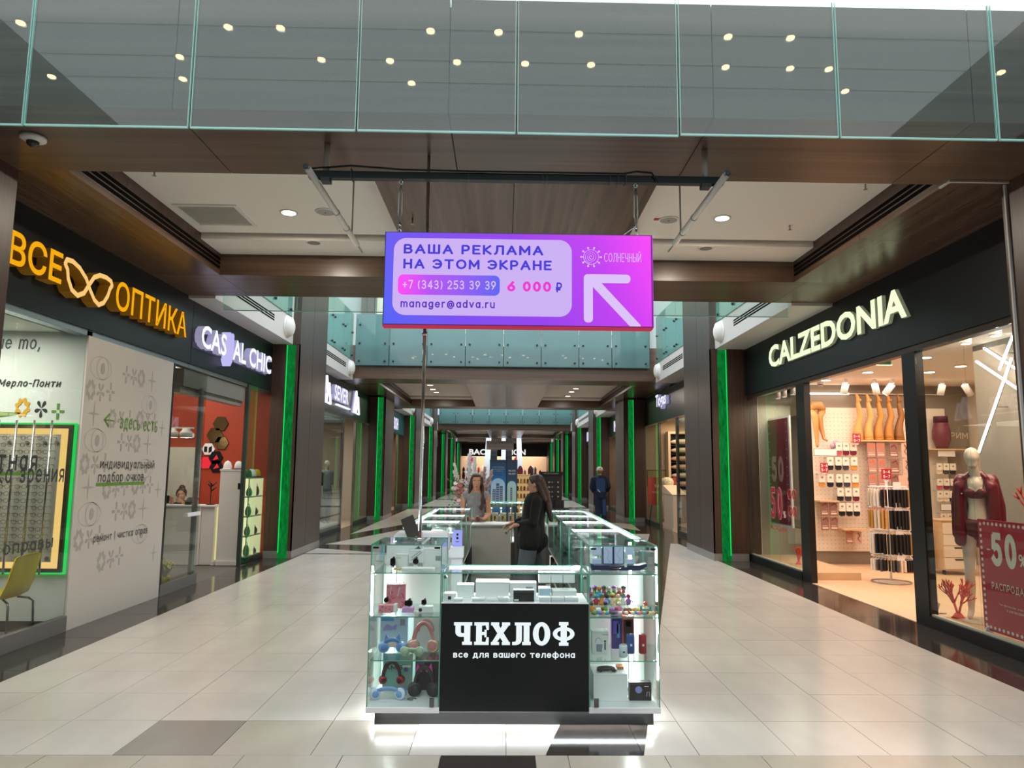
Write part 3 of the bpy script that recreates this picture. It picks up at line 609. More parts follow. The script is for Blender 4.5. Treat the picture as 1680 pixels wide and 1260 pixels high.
def orn_ring(g, O, X, Y, r, d=.002):
    o, i = ringflower(r*.45, r*.92); n = len(o); O = Vector(O); N = X.cross(Y)*d
    vs = [O+X*a+Y*b+N for a,b in o]+[O+X*a+Y*b+N for a,b in i]; g.add(vs, [(k,(k+1)%n,n+(k+1)%n,n+k) for k in range(n)])
def drop(r, a, w=.36): return [(cos(a)*r*t-sin(a)*h*r*w, sin(a)*r*t+cos(a)*h*r*w) for t,h in ((.06,0),(.35,-.3),(.6,-.55),(.82,-.55),(.97,-.3),(1,0),(.97,.3),(.82,.55),(.6,.55),(.35,.3))]
def orn_ast(g, O, X, Y, r, d=.002):
    for q in range(5): g.prism([(a*.85,b*1.2) for a,b in drop(r, -pi/2+q*2*pi/5)], O, X, Y, 0, d)
def orn_plus(g, O, X, Y, r, d=.002):
    w_ = r*.2
    for a,b,c_,e in ((-r,-.28*r,-w_,w_),(.28*r,r,-w_,w_)): g.prism([(a,c_),(b,c_),(b,e),(a,e)], O, X, Y, 0, d)
    for a,b,c_,e in ((-w_,w_,-1.3*r,-.28*r),(-w_,w_,.28*r,1.3*r)): g.prism([(a,c_),(b,c_),(b,e),(a,e)], O, X, Y, 0, d)
def orn_star(g, O, X, Y, r, d=.002): g.prism([(r,0),(.1*r,.12*r),(0,1.1*r),(-.1*r,.12*r),(-r,0),(-.1*r,-.12*r),(0,-1.1*r),(.1*r,-.12*r)], O, X, Y, 0, d)
def orn_eye(g, O, X, Y, r, d=.002):
    O = Vector(O); N = X.cross(Y)*d
    def ell(cx, rx, ry, th):
        n = 24; vs = [O+X*(cx+rx*cos(2*pi*i/n))+Y*(ry*sin(2*pi*i/n))+N for i in range(n)]+[O+X*(cx+(rx-th)*cos(2*pi*i/n))+Y*((ry-th)*sin(2*pi*i/n))+N for i in range(n)]
        g.add(vs, [(i,(i+1)%n,n+(i+1)%n,n+i) for i in range(n)])
    ell(-.05*r, r, .62*r, .03*r); ell(.12*r, .55*r, .6*r, .03*r)
    g.prism([(.12*r+.2*r*cos(a*pi/8), .3*r*sin(a*pi/8)) for a in range(16)], O, X, Y, 0, d)
for nm, fn, x, z, col in (('yellow_ornament', orn_ring, -5.33, 2.385, 'd9a520'), ('black_ornament', orn_ast, -5.125, 2.375, '1a1b1c'), ('green_ornament', orn_plus, -4.94, 2.345, '5a9432')):
    g = G(); fn(g, (x, 7.897, z), X1, Z1, .085 if fn is not orn_plus else .068); mk(nm, g, mat(nm+' print', col, .5), t)
g = G().prism([(-5.75+q*.05, 2.33+.12*math.exp(-q*.8)) for q in range(9)]+[(-5.35,2.31),(-5.75,2.25)], (0,7.897,0), X1, Z1, 0, .002); mk('green_leaf', g, TXTG, t)
# lit eyewear display
t = T('eyewear_display', 'lit wall display of spectacle frames with a green glowing outline', 'display', (-5.6, 7.85, .61))
mk('back_panel', box(-6.6, -4.86, 7.868, 7.88, .72, 2.09), mat('display back panel','b9b6ab',.5), t)
WG = glow('warm display glow', 'ffcf7c', 1.25)
for a in ((-6.6,-4.77,2.09,2.155),(-6.6,-4.77,.655,.72),(-4.86,-4.77,.72,2.09)): mk('warm_light', box(a[0],a[1],7.866,7.88,a[2],a[3]), WG, t)
g = G().box(-6.6,-4.73,7.84,7.89,2.155,2.195).box(-6.6,-4.73,7.84,7.89,.615,.655).box(-4.77,-4.73,7.84,7.89,.655,2.155); mk('dark_frame', g, mat('bronze frame','39322a',.4), t)
GG = glow('green outline light', '18e060', 1.1)
for a in ((-6.6,-4.705,2.196,2.215),(-6.6,-4.705,.592,.613),(-4.728,-4.705,.613,2.196)): mk('green_light', box(a[0],a[1],7.87,7.89,a[2],a[3]), GG, t)
for x in (-5.88,-5.69,-5.5,-5.31,-5.12,-4.93): mk('rod', G().cyl((x,7.80,.6),(x,7.80,2.24),.012,n=10), CHROME, t, True)
for x in (-5.6,-5.41,-5.22,-5.03,-4.9):
    for z in (2.0,.76): mk('cap_nut', G().cyl((x,7.85,z),(x,7.87,z),.02,n=10), ALU, t)
def spectacles(x, z):
    t = T('eyeglass_frame', '', 'eyeglasses', (x, 7.76, z), 'eyeglass frames on the lit display')
    g = G()
    for s in (-1,1):
        pts = [(x+s*.034+.028*cos(a)*(1 if abs(cos(a))<.8 else .95), 7.76, z+.021*sin(a)) for a in [2*pi*i/10 for i in range(10)]]
        g.tube(pts, .0022, 5, True)
    g.cyl((x-.008,7.76,z+.008),(x+.008,7.76,z+.008),.002,n=5)
    mk('rims', g, BLK, t)
    for s in (-1,1): mk('temple', G().tube([(x+s*.063,7.76,z+.012),(x+s*.078,7.77,z+.013),(x+s*.082,7.85,z+.012),(x+s*.08,7.862,z-.01)], .0018, 5), BLK, t)
    return t
pr = None
for cI, x in enumerate((-4.985,-5.175,-5.365,-5.555)):
    for rI in range(17):
        z = 2.045-.0745*rI; lab = 'thin dark eyeglass frame, %s row down, %s column from the white panel' % (('row %d' % (rI+1)) if rI > 13 else ORD[rI], ORD[cI])
        lab = lab.replace('row 15 row','fifteenth row').replace('row 16 row','sixteenth row').replace('row 17 row','seventeenth row')
        if pr is None: pr = spectacles(x, z); pr['label'] = lab
        else: dup(pr, (x+RND.uniform(-.01,.01), 7.76, z), None, lab)
# yellow chairs
def shell_chair(x, y, lab):
    t = T('shell_chair', lab, 'chair', (x, y, 0), 'yellow shell chairs in the optician')
    prof = [(-.26,.445),(-.2,.455),(-.08,.435),(.05,.43),(.13,.45),(.18,.51),(.215,.6),(.245,.72),(.275,.84),(.285,.875)]
    g = G(); n = 9; vs = []; N = len(prof)
    for off in (0, .012):
        for i,(px,pz) in enumerate(prof):
            for j in range(n):
                u = -1+2*j/(n-1); wd = .215*(1-.12*(i/(N-1))**2) * (1 if i < N-1 else .86)
                cur = .03*u*u
                dx = -cur if i > 4 else 0; dz = cur if i <= 4 else .0
                vs.append((x+px+dx*1.5+(off if i > 4 else 0), y+u*wd, pz+dz-(off if i <= 4 else 0)-(.02*u*u if i == N-1 else 0)))
    fs = [(o+i*n+j, o+i*n+j+1, o+(i+1)*n+j+1, o+(i+1)*n+j) for o in (0, N*n) for i in range(N-1) for j in range(n-1)]
    q = N*n; rim = [i*n for i in range(N)]+[(N-1)*n+j for j in range(1,n)]+[i*n+n-1 for i in range(N-2,-1,-1)]+[j for j in range(n-2,0,-1)]
    fs += [(rim[i-1], rim[i], q+rim[i], q+rim[i-1]) for i in range(len(rim))]
    g.add(vs, fs); mk('shell', g, mat('yellow shell plastic','c9b012',.4), t, True)
    for sx in (-1,1):
        for sy in (-1,1): mk('leg', G().tube([(x+sx*.09,y+sy*.1,.425),(x+sx*.17,y+sy*.16,.405),(x+sx*.2,y+sy*.185,.37),(x+sx*.215,y+sy*.2,0)], .011, 8), mat('chair steel','6b6d70',.3,metal=.8), t, True)
    return t
shell_chair(-5.03, 7.40, 'yellow plastic shell chair on grey steel legs in the optician window')
shell_chair(-5.62, 7.30, 'second yellow shell chair, mostly hidden at the picture edge')
# film covered panel
FILM = mat('printed window film', 'c6c0b8', .45)
wi = tag(mk('window_2', box(XL-.03, XL, 7.885, 9.935, 0.0, 3.2), FILM, keep=True), 'greyish film covered panel with ornaments between optician window and bag shop', None, None, 'structure')
PRN = mat('grey ornament print', 'a8a29c', .45)
x = XL+.0005
for kz in range(4):
    zs = 2.34+.83*(kz-2)+.83
    for nm, y, z, r in (('star',8.10,zs,.13),('eye',8.18,zs-.30,.22),('ring',8.00,zs-.57,.095),('ast',8.20,zs-.57,.095),('plus',8.40,zs-.55,.085),
                        ('plus',8.72,zs-.30,.085),('ast',8.90,zs-.30,.095),('ring',9.08,zs-.30,.095),('star',9.36,zs-.30,.13),('ring',8.48,zs-.86,.095),('ast',8.68,zs-.85,.095),('plus',8.87,zs-.84,.085),('eye',9.34,zs-.62,.20),
                        ('ring',9.12,zs,.095),('ast',9.32,zs,.095),('plus',9.5,zs,.085),('star',9.72,zs-.9,.1)):
        if z < .12 or z > 3.05: continue
        g = G(); {'star':orn_star,'eye':orn_eye,'ring':orn_ring,'ast':orn_ast,'plus':orn_plus}[nm](g, (x, y, z), Y1, Z1, r, .0015)
        mk({'star':'star_ornament','eye':'eye_ornament','ring':'flower_ornament','ast':'petal_ornament','plus':'cross_ornament'}[nm], g, PRN, wi)
x = XL+.003
g = G(); text(g, 'здесь есть', (x, 8.66, 2.17), Y1, Z1, width=.92, height=.17, bold=.01)
g.box(x, x+.002, 8.32, 8.52, 2.278, 2.294); g.prism([(0,0),(.09,.065),(.075,.085),(-.03,.0),(.075,-.085),(.09,-.065)], (x, 8.335, 2.286), Y1, Z1, 0, .002)
mk('green_lettering', g, TXTG, wi)
g = G(); text(g, 'индивидуальный', (x, 8.30, 1.695), Y1, Z1, width=1.27, height=.135, bold=.004); text(g, 'подбор очков', (x, 8.28, 1.535), Y1, Z1, width=1.03, height=.15, bold=.004); text(g, 'ремонт | чистка оправ', (x, 8.28, .86), Y1, Z1, width=1.22, height=.12, bold=.002)
mk('dark_lettering', g, TXT, wi)
mk('green_underline', box(x-.001, x+.001, 8.25, 9.34, 1.52, 1.556), TXTG, wi)

# ---- bag shop
RED = mat('brick red wall', 'a43a20', .6)
ST('wall_left', 'brick red end wall of the bag shop', box(-9.2, -4.67, 14.12, 14.2, 0, 4.2), RED)
ST('wall_left', 'white wainscot panel against the red wall of the bag shop', box(-8.5, -5.96, 14.02, 14.11, 0, 2.13), mat('wainscot','d9d4cb',.5))
ST('ceiling', 'grey ceiling of the bag shop', box(-9.2, XL-.31, 8.0, 14.1, 3.9, 4.0), CEILW)
dr = STE('door_1', 'glass shop door of the bag shop with aluminium stile')
mk('glass_pane', box(XL-.012, XL, 9.99, 11.08, .15, 3.2), SHOPPANE, dr); mk('threshold', box(XL-.03, XL+.01, 9.95, 11.1, 0, .15), mat('grey plinth','6c6b68',.35), dr)
mk('stile', box(XL-.06, XL-.014, 10.94, 11.03, .15, 2.95), ALU, dr); mk('black_jamb', box(XL-.03, XL+.004, 9.945, 9.985, .05, 3.2), BLK, dr)
mk('handle', box(XL+.004, XL+.03, 10.62, 11.06, 1.02, 1.075), WHITEP, dr)
wi = STE('window_3', 'fixed glass beside the lit cabinet of the bag shop')
mk('glass_pane', box(XL-.01, XL, 12.96, 14.08, .04, 3.25), SHOPPANE, wi); mk('post', box(XL-.06, XL+.005, 12.88, 12.955, 0, 3.25), mat('grey green post','4d5a52',.35,metal=.5), wi)
t = T('shutter_box', 'grey roller shutter box over the bag shop entrance', 'shutter', (-4.83, 11.9, 2.84))
mk('box', box(-4.95, -4.72, 10.4, 12.86, 2.93, 3.19), mat('shutter grey','77746e',.5), t); mk('slat', box(-4.9, -4.76, 10.4, 12.86, 2.84, 2.925), mat('shutter slat','99958c',.4,metal=.3), t)
g = G()
for q in range(40): g.box(-4.759,-4.757, 10.45+q*.06, 10.48+q*.06, 2.89, 2.905)
o = mk('perforation', g, BLK, t); o['kind'] = 'stuff'
t = T('air_unit', 'white boxy air unit hanging under the bag shop ceiling', 'air conditioner', (-5.35, 11.6, 2.95))
mk('housing', G().prism([(-.2,.08),(-.1,-.02),(.2,-.02),(.2,.38),(-.2,.38)], (-5.35,11.4,2.97), X1, Z1, -.4, 0), WHITE, t, bevel=.01); mk('hanger', box(-5.4,-5.3,11.5,11.6,3.34,3.9), WHITE, t)
for a,b in ((-.05,.2),(.1,.2),(-.05,.1),(.1,.1)): mk('screw_hole', G().cyl((-5.35+a,11.397,2.97+b),(-5.35+a,11.41,2.97+b),.012,n=8), BLK, t)
t = T('pendant_lamp', 'white pendant lamp with four round shades on a bar in the bag shop', 'lamp', (-5.85, 12.3, 2.2))
mk('cord', G().cyl((-5.8,12.3,2.42),(-5.8,12.3,3.9),.006,n=6), WHITE, t); mk('bar', box(-6.35,-5.35,12.28,12.32,2.4,2.425), WHITE, t)
for x in (-6.2,-5.96,-5.72,-5.48):
    sh = mk('shade', G().lathe((x,12.3,2.25),[(.1,0),(.105,.08),(.1,.09),(.07,.12),(.06,.15),(.0001,.155)],16), WHITE, t, True); mk('bulb', G().lathe((x,12.3,2.246),[(.09,0),(.09,.004)],14), glow('lamp bulb','fff0dd',3), sh)
t = T('shop_desk', 'white shop desk with a yellowish lit corner', 'desk', (-5.9, 13.3, 0))
mk('front_panel', box(-6.9,-5.48,13.1,13.14,0,1.03), WHITE, t, bevel=.006); mk('return_panel', box(-5.475,-5.24,13.12,13.5,0,1.03), WHITE, t, bevel=.006); mk('desk_top', box(-6.9,-5.22,13.08,13.5,1.03,1.06), WHITEP, t, bevel=.005)
mk('lit_panel', box(-5.235,-5.18,13.2,13.24,.08,1.02), glow('yellow lit panel','e9dfa0',.85), t); mk('plinth', box(-5.24,-5.19,13.06,13.2,0,.07), WHITE, t)
t = T('caps_unit', 'tall narrow white unit carrying caps beside the desk', 'cabinet', (-4.96, 13.3, 0))
mk('plinth', box(-5.16,-4.8,13.07,13.28,0,.07), WHITE, t)
mk('body', box(-5.17,-4.79,13.1,13.28,.07,1.68), WHITE, t, bevel=.008); mk('top', box(-5.18,-4.77,13.09,13.29,1.68,1.71), WHITEP, t)
mk('lock', G().box(-4.84,-4.80,13.092,13.1,1.35,1.46), BLK, t)
def cap(x, y, z, r, m, mb, rz, lab):
    t = T('baseball_cap', lab, 'cap', (x,y,z), 'caps on the white unit')
    mk('crown', G().lathe((x,y,z),[(r,0),(r*1.02,.03),(r*.96,.07),(r*.75,.12),(r*.4,.145),(.0001,.15)],14), m, t, True)
    g = G(); a = [rz+pi*(i/8-.5)*.8 for i in range(9)]
    g.add([(x+cos(q)*r*.95,y+sin(q)*r*.95,z+.015) for q in a]+[(x+cos(q)*r*1.3+cos(rz)*r*.55,y+sin(q)*r*1.1+sin(rz)*r*.55,z+.003) for q in a],[(i,i+1,10+i,9+i) for i in range(8)]); mk('peak', g, mb, t, True)
    mk('button', G().sph((x,y,z+.15),.012,8,5), mb, t, True)
CW = mat('white cap cloth','e9e6e0',.8); CB = mat('black cap cloth','1e1e20',.8); CY = mat('yellow cap cloth','c8b41e',.8); CG = mat('green cap cloth','465a41',.8)
for i,(x,m,mb,lab) in enumerate(((-5.085,CW,CW,'white cap with a black emblem nearest the red wall items'),(-4.885,CW,CB,'white cap with black peak in the middle of the white unit'))):
    cap(x,13.2,1.712,.074,m,mb,-pi/2,lab)
# lit cabinet with black accessories
t = T('lit_cabinet', 'lit yellowish display cabinet with eight compartments at the bag shop corner', 'cabinet', (-4.78, 13.65, 0))
LIT = glow('yellow white lit back', 'f0e7b4', 1.7)
mk('base', box(-4.87,-4.7,13.3,14.08,0,.1), mat('dark cabinet base','2a2a28',.4), t); mk('back', box(-4.86,-4.85,13.3,14.08,.1,1.55), LIT, t)
for z in (.1,.47,.83,1.19,1.54): mk('shelf', box(-4.85,-4.71,13.3,14.08,z,z+.02), mat('cabinet frame','b7b8a8',.4), t)
for y in (13.3,13.68,14.05): mk('upright', box(-4.725 if y < 13.5 else -4.85,-4.71,y,y+.02,.12,1.54), LIT if y > 13.5 else mat('cabinet frame','b7b8a8',.4), t)
mk('glass_pane', box(-4.708,-4.703,13.3,14.08,.1,1.56), CASEPANE, t)
for r_ in range(4):
    for c_ in range(2):
        x, y, z = -4.775, 13.5+.38*c_, (.123,.493,.853,1.213)[r_]
        q = T('handbag', 'small black accessory in the lit cabinet, %s shelf from the bottom, %s compartment' % (ORD[r_], ('near','far')[c_]), 'accessory', (x,y,z), 'black accessories in the lit cabinet')
        h = (.24,.13,.2,.17,.22,.15,.19,.23)[r_*2+c_]
        mk('body', G().lathe((x,y,z),[(.03,0),(.055,.02),(.06,h*.4),(.035,h*.75),(.0001,h*.8)],10), BLK, q, True)
        mk('handle', G().tube([(x,y-.05,z+h*.6),(x,y-.045,z+h*.9),(x,y,z+h),(x,y+.045,z+h*.9),(x,y+.05,z+h*.6)],.006,6), DARKMET, q, True)
for i,(y,m,lab) in enumerate(((13.42,CG,'green cap on top of the lit cabinet'),(13.66,CW,'white cap on top of the lit cabinet'),(13.92,CY,'yellow and black cap on top of the lit cabinet'))): cap(-4.80,y,1.566,.085,m,CB if i else CG,0,lab)
# hexagon mirrors on the red wall
hexm = [(-5.62,2.60,.15,'gold','gold hexagon mirror highest on the red wall'),(-5.72,2.37,.16,'gold','gold hexagon mirror second highest on the red wall'),(-5.58,2.22,.14,'gold','gold hexagon mirror below the others near the entrance'),(-5.83,2.10,.13,'white','white hexagon plate with black print on the red wall'),(-5.68,1.93,.14,'black','black hexagon plate with red print on the red wall'),(-5.87,1.83,.13,'redp','bright red hexagon plate on the red wall'),(-5.66,1.76,.13,'black','black hexagon plate with white pattern under the red print')]
HM = {'gold':mat('gold mirror','c9ae7a',.15,metal=1),'white':WHITEP,'black':BLK,'redp':mat('bright red plate','e0283c',.4,emit=.3)}
for x,z,r,m,lab in hexm:
    q = T('hexagon_plate', lab, 'wall decoration', (x,14.11,z), 'hexagon plates on the red wall'); x *= 1.0
    mk('plate', G().prism([(r*cos(a*pi/3),r*sin(a*pi/3)) for a in range(6)], (x,14.118,z), X1, Z1, 0, .02), HM[m], q)
    mk('back_rim', G().prism([(r*1.06*cos(a*pi/3),r*1.06*sin(a*pi/3)) for a in range(6)], (x,14.119,z), X1, Z1, -.001, .006), DARKMET, q)
    if m == 'white': mk('print', G().prism([(-.08,-.06),(-.02,-.06),(-.02,.05),(-.08,.05)],(x,14.097,z),X1,Z1,0,.002).prism([(.01,-.08),(.07,-.05),(.07,.06),(.01,.03)],(x,14.097,z),X1,Z1,0,.002), BLK, q)
    if m == 'black': mk('print', G().prism([(-.05,-.05),(.06,-.02),(.02,.06)],(x,14.097,z),X1,Z1,0,.002), HM['redp'], q)
q = T('wall_logo', 'small white cloud shaped logo on the red wall', 'logo', (-6.22,14.11,2.33))
mk('left_disc', G().cyl((-6.27,14.10,2.36),(-6.27,14.118,2.36),.06,n=14), WHITEP, q); mk('right_disc', G().cyl((-6.17,14.095,2.36),(-6.17,14.118,2.36),.055,n=14), WHITEP, q)
q = T('jewellery_stand', 'black jewellery stand on the bag shop desk', 'stand', (-5.4,13.3,1.06))
mk('stem', G().cyl((-5.4,13.3,1.06),(-5.4,13.3,1.45),.01,n=8), BLK, q); mk('foot', G().lathe((-5.4,13.3,1.06),[(.08,0),(.08,.012),(.0001,.02)],14), BLK, q)
for i in range(5): mk('branch', G().tube([(-5.4,13.3,1.3+.03*i),(-5.4+.09*cos(i*2.2),13.3+.09*sin(i*2.2),1.38+.03*i)],.012,6), BLK, q, True)
# daffodils
t = T('daffodil_pot', 'yellow pot of daffodils on the ledge behind the glass door', 'flowers', (-4.82,10.42,.0))
mk('stand', box(-4.9,-4.74,10.3,10.54,0,.06), WHITE, t)
mk('pot', G().lathe((-4.82,10.42,.06),[(.055,0),(.075,.13),(.08,.135),(.07,.135)],14), mat('yellow pot','d8c21a',.4), t, True)
for i in range(22):
    a = RND.uniform(0,6.28); r = RND.uniform(.02,.13); z = .30+RND.uniform(0,.14)*(1.2-r*5)
    px, py = -4.82+r*cos(a)*.8, 10.42+r*sin(a)
    f = mk('flower', G().prism([(.034*(1 if q%2 else .55)*cos(q*pi/6),.034*(1 if q%2 else .55)*sin(q*pi/6)) for q in range(12)], (px,py,z), Vector((cos(a+1.57),sin(a+1.57),0)), Vector((-.5*cos(a),-.5*sin(a),.85)), 0, .004), mat('daffodil petal%d' % (i%2),('e8d94a','f2ecb8')[i%2],.6), t)
    mk('trumpet', G().lathe((px,py,z),[(.008,0),(.013,.018),(.012,.018)],8,(cos(a)*.6,sin(a)*.6,.6)), mat('daffodil trumpet','d9b71c',.6), f)
    if i % 2: mk('stem', G().tube([(-4.82+r*.3*cos(a),10.42+r*.3*sin(a),.19),(px,py,z)],.004,5), mat('stem green','44662b',.6), t)
for i in range(10):
    a = i*.63; mk('leaf', G().tube([(-4.82,10.42,.19),(-4.82+.06*cos(a),10.42+.06*sin(a),.27),(-4.82+.1*cos(a),10.42+.1*sin(a),.3)],[.008,.007,.001],5,flat=.3), mat('stem green','44662b',.6), t)
# ================================================================== RIGHT SIDE: UNDERWEAR SHOP
t = ST('trim_60', 'black fascia band over the underwear shop', box(XR, XR+.3, 5.86, 14.2, 3.27, ZS+.02), BLACK)
mk('metal_strip', box(XR+.02, XR+.12, 5.86, 14.2, 3.19, 3.27), mat('bronze strip','4a3a30',.35,metal=.5), t)
t = T('shop_sign', 'big pale green lit capital letters on the black underwear shop fascia', 'sign', (XR, 10.5, 3.6))
letters(t, 'letter', 'CALZEDONIA', (XR, 12.72, 3.615), -Y1, Z1, 4.46, .40, .05, [glow('pale green letter face','e3f3c4',1.25), mat('pale letter side','9aa487',.5,emit=.3)], .03)
FR = mat('black window frame','1b1b1c',.35,metal=.3)
WOODL = mat('light wood platform','d6b48c',.4,var=.08,scale=(3,20,3))
KRAFT = mat('warm white laminate','e8ddcd',.5)
for n, ya, yb, lab in ((4, 11.69, 14.18, 'far shop window of the underwear shop with black frame'), (5, 5.87, 8.22, 'near shop window of the underwear shop with black frame')):
    wi = STE('window_%d' % n, lab)
    m = (ya+yb)/2+(.3 if n == 5 else -.3)
    for a, b in ((ya,m-.004),(m+.004,yb)): mk('glass_pane', box(XR, XR+.01, a, b, .13, 3.19), SHOPPANE, wi)
    mk('plinth', box(XR-.02, XR+.06, ya, yb, 0, .13), FR, wi); mk('platform', box(XR+.06, XR+(1.36 if n == 5 else .95), ya, yb, 0, .12), WOODL, wi)
    mk('platform_edge', box(XR+.012, XR+.058, ya, yb, .13, .15), KRAFT, wi)
    if n == 4: mk('post', box(XR-.01, XR+.09, 11.36, 11.685, 0, 3.19), FR, wi)
    else: mk('post', box(XR-.01, XR+.09, 8.225, 8.50, 0, 3.19), FR, wi)
ST('ceiling', 'white ceiling of the underwear shop', box(XR+.3, 9.2, 5.86, 13.7, 3.45, 3.5), mat('shop ceiling','efe6da',.7))
ST('floor', 'pale wooden floor of the underwear shop', box(XR+.0, 9.2, 5.87, 13.7, -.008, .006), mat('pale shop floor','d9b996',.45,var=.06,scale=(6,1.2,1)))
GW = mat('grey beige wall','8d8478',.6)
ST('wall_right', 'grey beige end wall of the underwear shop behind the shelves', box(XR+.9, 9.2, 13.7, 13.8, 0, 3.45), GW)
ST('wall_right', 'grey green part of the far window end wall', box(5.12, XR+.9, 14.16, 14.25, .1, 3.3), mat('grey green panel','a5a79a',.6))
ST('wall_right', 'white end wall of the far shop window', box(XR, 5.118, 14.15, 14.25, .1, 3.3), mat('white window wall','e2dacb',.6))
ST('wall_right', 'pale wall of the underwear shop far from the hall', box(9.1, 9.19, 5.86, 13.7, 0, 3.45), mat('warm pale wall','d9cdbd',.6))
ST('wall_right', 'grey backdrop panel behind the mannequin', box(6.32, 6.38, 5.86, 9.32, 0, 3.45), mat('grey backdrop','9b948a',.6))
# peg wall
W = 13.69
pw = tag(mk('trim_61', box(5.9, 7.95, 13.66, 13.695, .25, 3.0), mat('white peg wall','efe6da',.55), keep=True), 'white perforated peg panel on the end wall', None, None, 'structure')
g = G()
for i in range(26):
    for j in range(34): g.quad(*[(5.95+.078*i+a, 13.6585, .3+.078*j+b) for a,b in ((0,0),(.012,0),(.012,.012),(0,.012))])
o = mk('peg_hole', g, mat('peg hole','8d8378',.7), pw); o['kind'] = 'stuff'
pw2 = tag(mk('trim_62', box(8.0, 8.62, 13.66, 13.695, .25, 3.0), mat('white peg wall','efe6da',.55), keep=True), 'second white peg panel farther from the hall', None, None, 'structure')
tag(mk('light_bar', box(5.91, 6.72, 13.6, 13.66, 3.255, 3.285), glow('warm light bar','ffe9d2',4), None), 'glowing warm light bar at the top of the peg wall', 'light')
tag(mk('light_bar', box(6.75, 8.6, 13.62, 13.66, 3.265, 3.28), KRAFT, None), 'unlit part of the rail along the top of the peg wall', 'rail')
# wall lettering
t = T('wall_print', 'pale fitting room lettering on the grey shop wall', 'lettering', (8.9, 13.69, 2.5)); g = G(); text(g, 'ПРИМЕРОЧНЫЕ', (8.62, 13.695, 2.42), X1, Z1, height=.12, bold=.01); mk('letters', g, mat('gold beige letters','d8c3a2',.5,emit=.15), t)
# leg forms
def leg(x, z0, m, lab, h=.88, up=True, y=13.52):
    t = T('leg_form', lab, 'display leg', (x, y, z0), 'upside down leg forms on the shelf')
    P = [(-.03,0,.088),(-.035,.10,.083),(-.03,.24,.068),(.0,.36,.056),(.035,.46,.055),(.02,.56,.052),(-.0,.66,.04),(-.01,.74,.031),(.015,.79,.033),(.04,.80,.028)]
    g = G().tube([(x+a, y, z0+b) for a,b,r in P[:8]], [r for a,b,r in P[:8]], 14, flat=1.05)
    g.tube([(x-.012,y,z0+.72),(x-.005,y,z0+.77),(x+.0,y,z0+.80),(x-.01,y,z0+.84),(x-.03,y,z0+.885),(x-.035,y,z0+.895)], [.031,.036,.038,.032,.024,.006], 12, flat=.9)
    g.sph((x+.035,y,z0+.775),(.03,.028,.03),10,7)
    mk('leg', g, m, t, True); mk('welt', G().lathe((x-.03,y,z0),[(.089,0),(.09,.03),(.088,.034)],14), m, t, True)
    return t
for i,(x,c,lab) in enumerate(zip((6.85,7.05,7.25,7.45,7.65),('d9a25e','dba866','c08a44','b57f3c','8a6030'),('pale tan','light honey','darker honey','caramel','brown footed'))):
    leg(x, 2.365, mat('stocking '+lab, c, .45), '%s upside down leg form, %s on the shelf from the hall' % (lab, ORD[i]))
tag(mk('wall_shelf', box(6.74, 7.8, 13.38, 13.66, 2.335, 2.362), WOODL, None), 'wooden shelf under the five upside down leg forms', 'shelf')
t = T('leg_form', 'pair of tan crossed leg forms hanging on the peg wall', 'display leg', (6.03, 13.5, 2.24))
HL = mat('hanging stocking','b98a52',.45)
mk('hip', G().tube([(5.88,13.52,2.93),(5.97,13.5,3.02),(6.08,13.5,3.02),(6.15,13.52,2.93)],[.07,.085,.085,.07],12), HL, t, True)
mk('leg', G().tube([(5.9,13.52,2.93),(5.97,13.46,2.82),(5.98,13.46,2.6),(5.99,13.47,2.42),(5.98,13.45,2.28),(5.97,13.42,2.22)],[.07,.062,.052,.04,.03,.018],12), HL, t, True)
mk('leg', G().tube([(6.14,13.52,2.93),(6.07,13.5,2.8),(6.09,13.5,2.62),(6.12,13.5,2.48),(6.13,13.47,2.38),(6.17,13.42,2.34)],[.07,.062,.05,.038,.03,.016],12), HL, t, True)
# price signs
SR = mat('dark red price sign','b3243c',.5)
def sign(x, z, w_, h, y, lab):
    t = T('price_sign', lab, 'price sign', (x+w_/2, y, z), 'dark red price signs')
    mk('board', box(x,x+w_,y,y+.006,z,z+h), SR, t); g = G(); text(g,'3-4',(x+w_/2,y-.001,z+h*.56),X1,Z1,height=h*.3,bold=.04,mid=True); text(g,'5-7',(x+w_/2,y-.001,z+h*.12),X1,Z1,height=h*.3,bold=.04,mid=True)
    mk('numbers', g, WHITEP, t); mk('holder', G().box(x+w_*.3,x+w_*.7,y+.0065,y+.02,z-.03,z).box(x+w_*.45,x+w_*.55,y+.0065,13.66 if y > 12 else y+.1,z-.015,z-.005), WHITEP, t)
sign(6.60,2.30,.155,.18,13.3,'dark red price sign under the leg forms'); sign(5.96,1.74,.145,.18,13.3,'dark red price sign above the lowest sock cards by the post')
def white_sign(x, z, w_, h, y, lab):
    t = T('shelf_sign', lab, 'sign', (x+w_/2,y,z), 'white shelf signs'); mk('board', box(x,x+w_,y,y+.012,z,z+h), WHITEP, t); mk('border', box(x-.008,x+w_+.008,y+.006,y+.016,z-.008,z+h+.008), mat('grey sign border','7c756d',.5), t)
white_sign(5.9,2.06,.43,.12,13.4,'long white sign on the peg wall near the hanging legs'); white_sign(8.28,2.06,.33,.12,13.4,'white sign above the sock cards of the second peg panel'); white_sign(8.28,1.05,.36,.11,13.4,'lower white sign on the second peg panel')
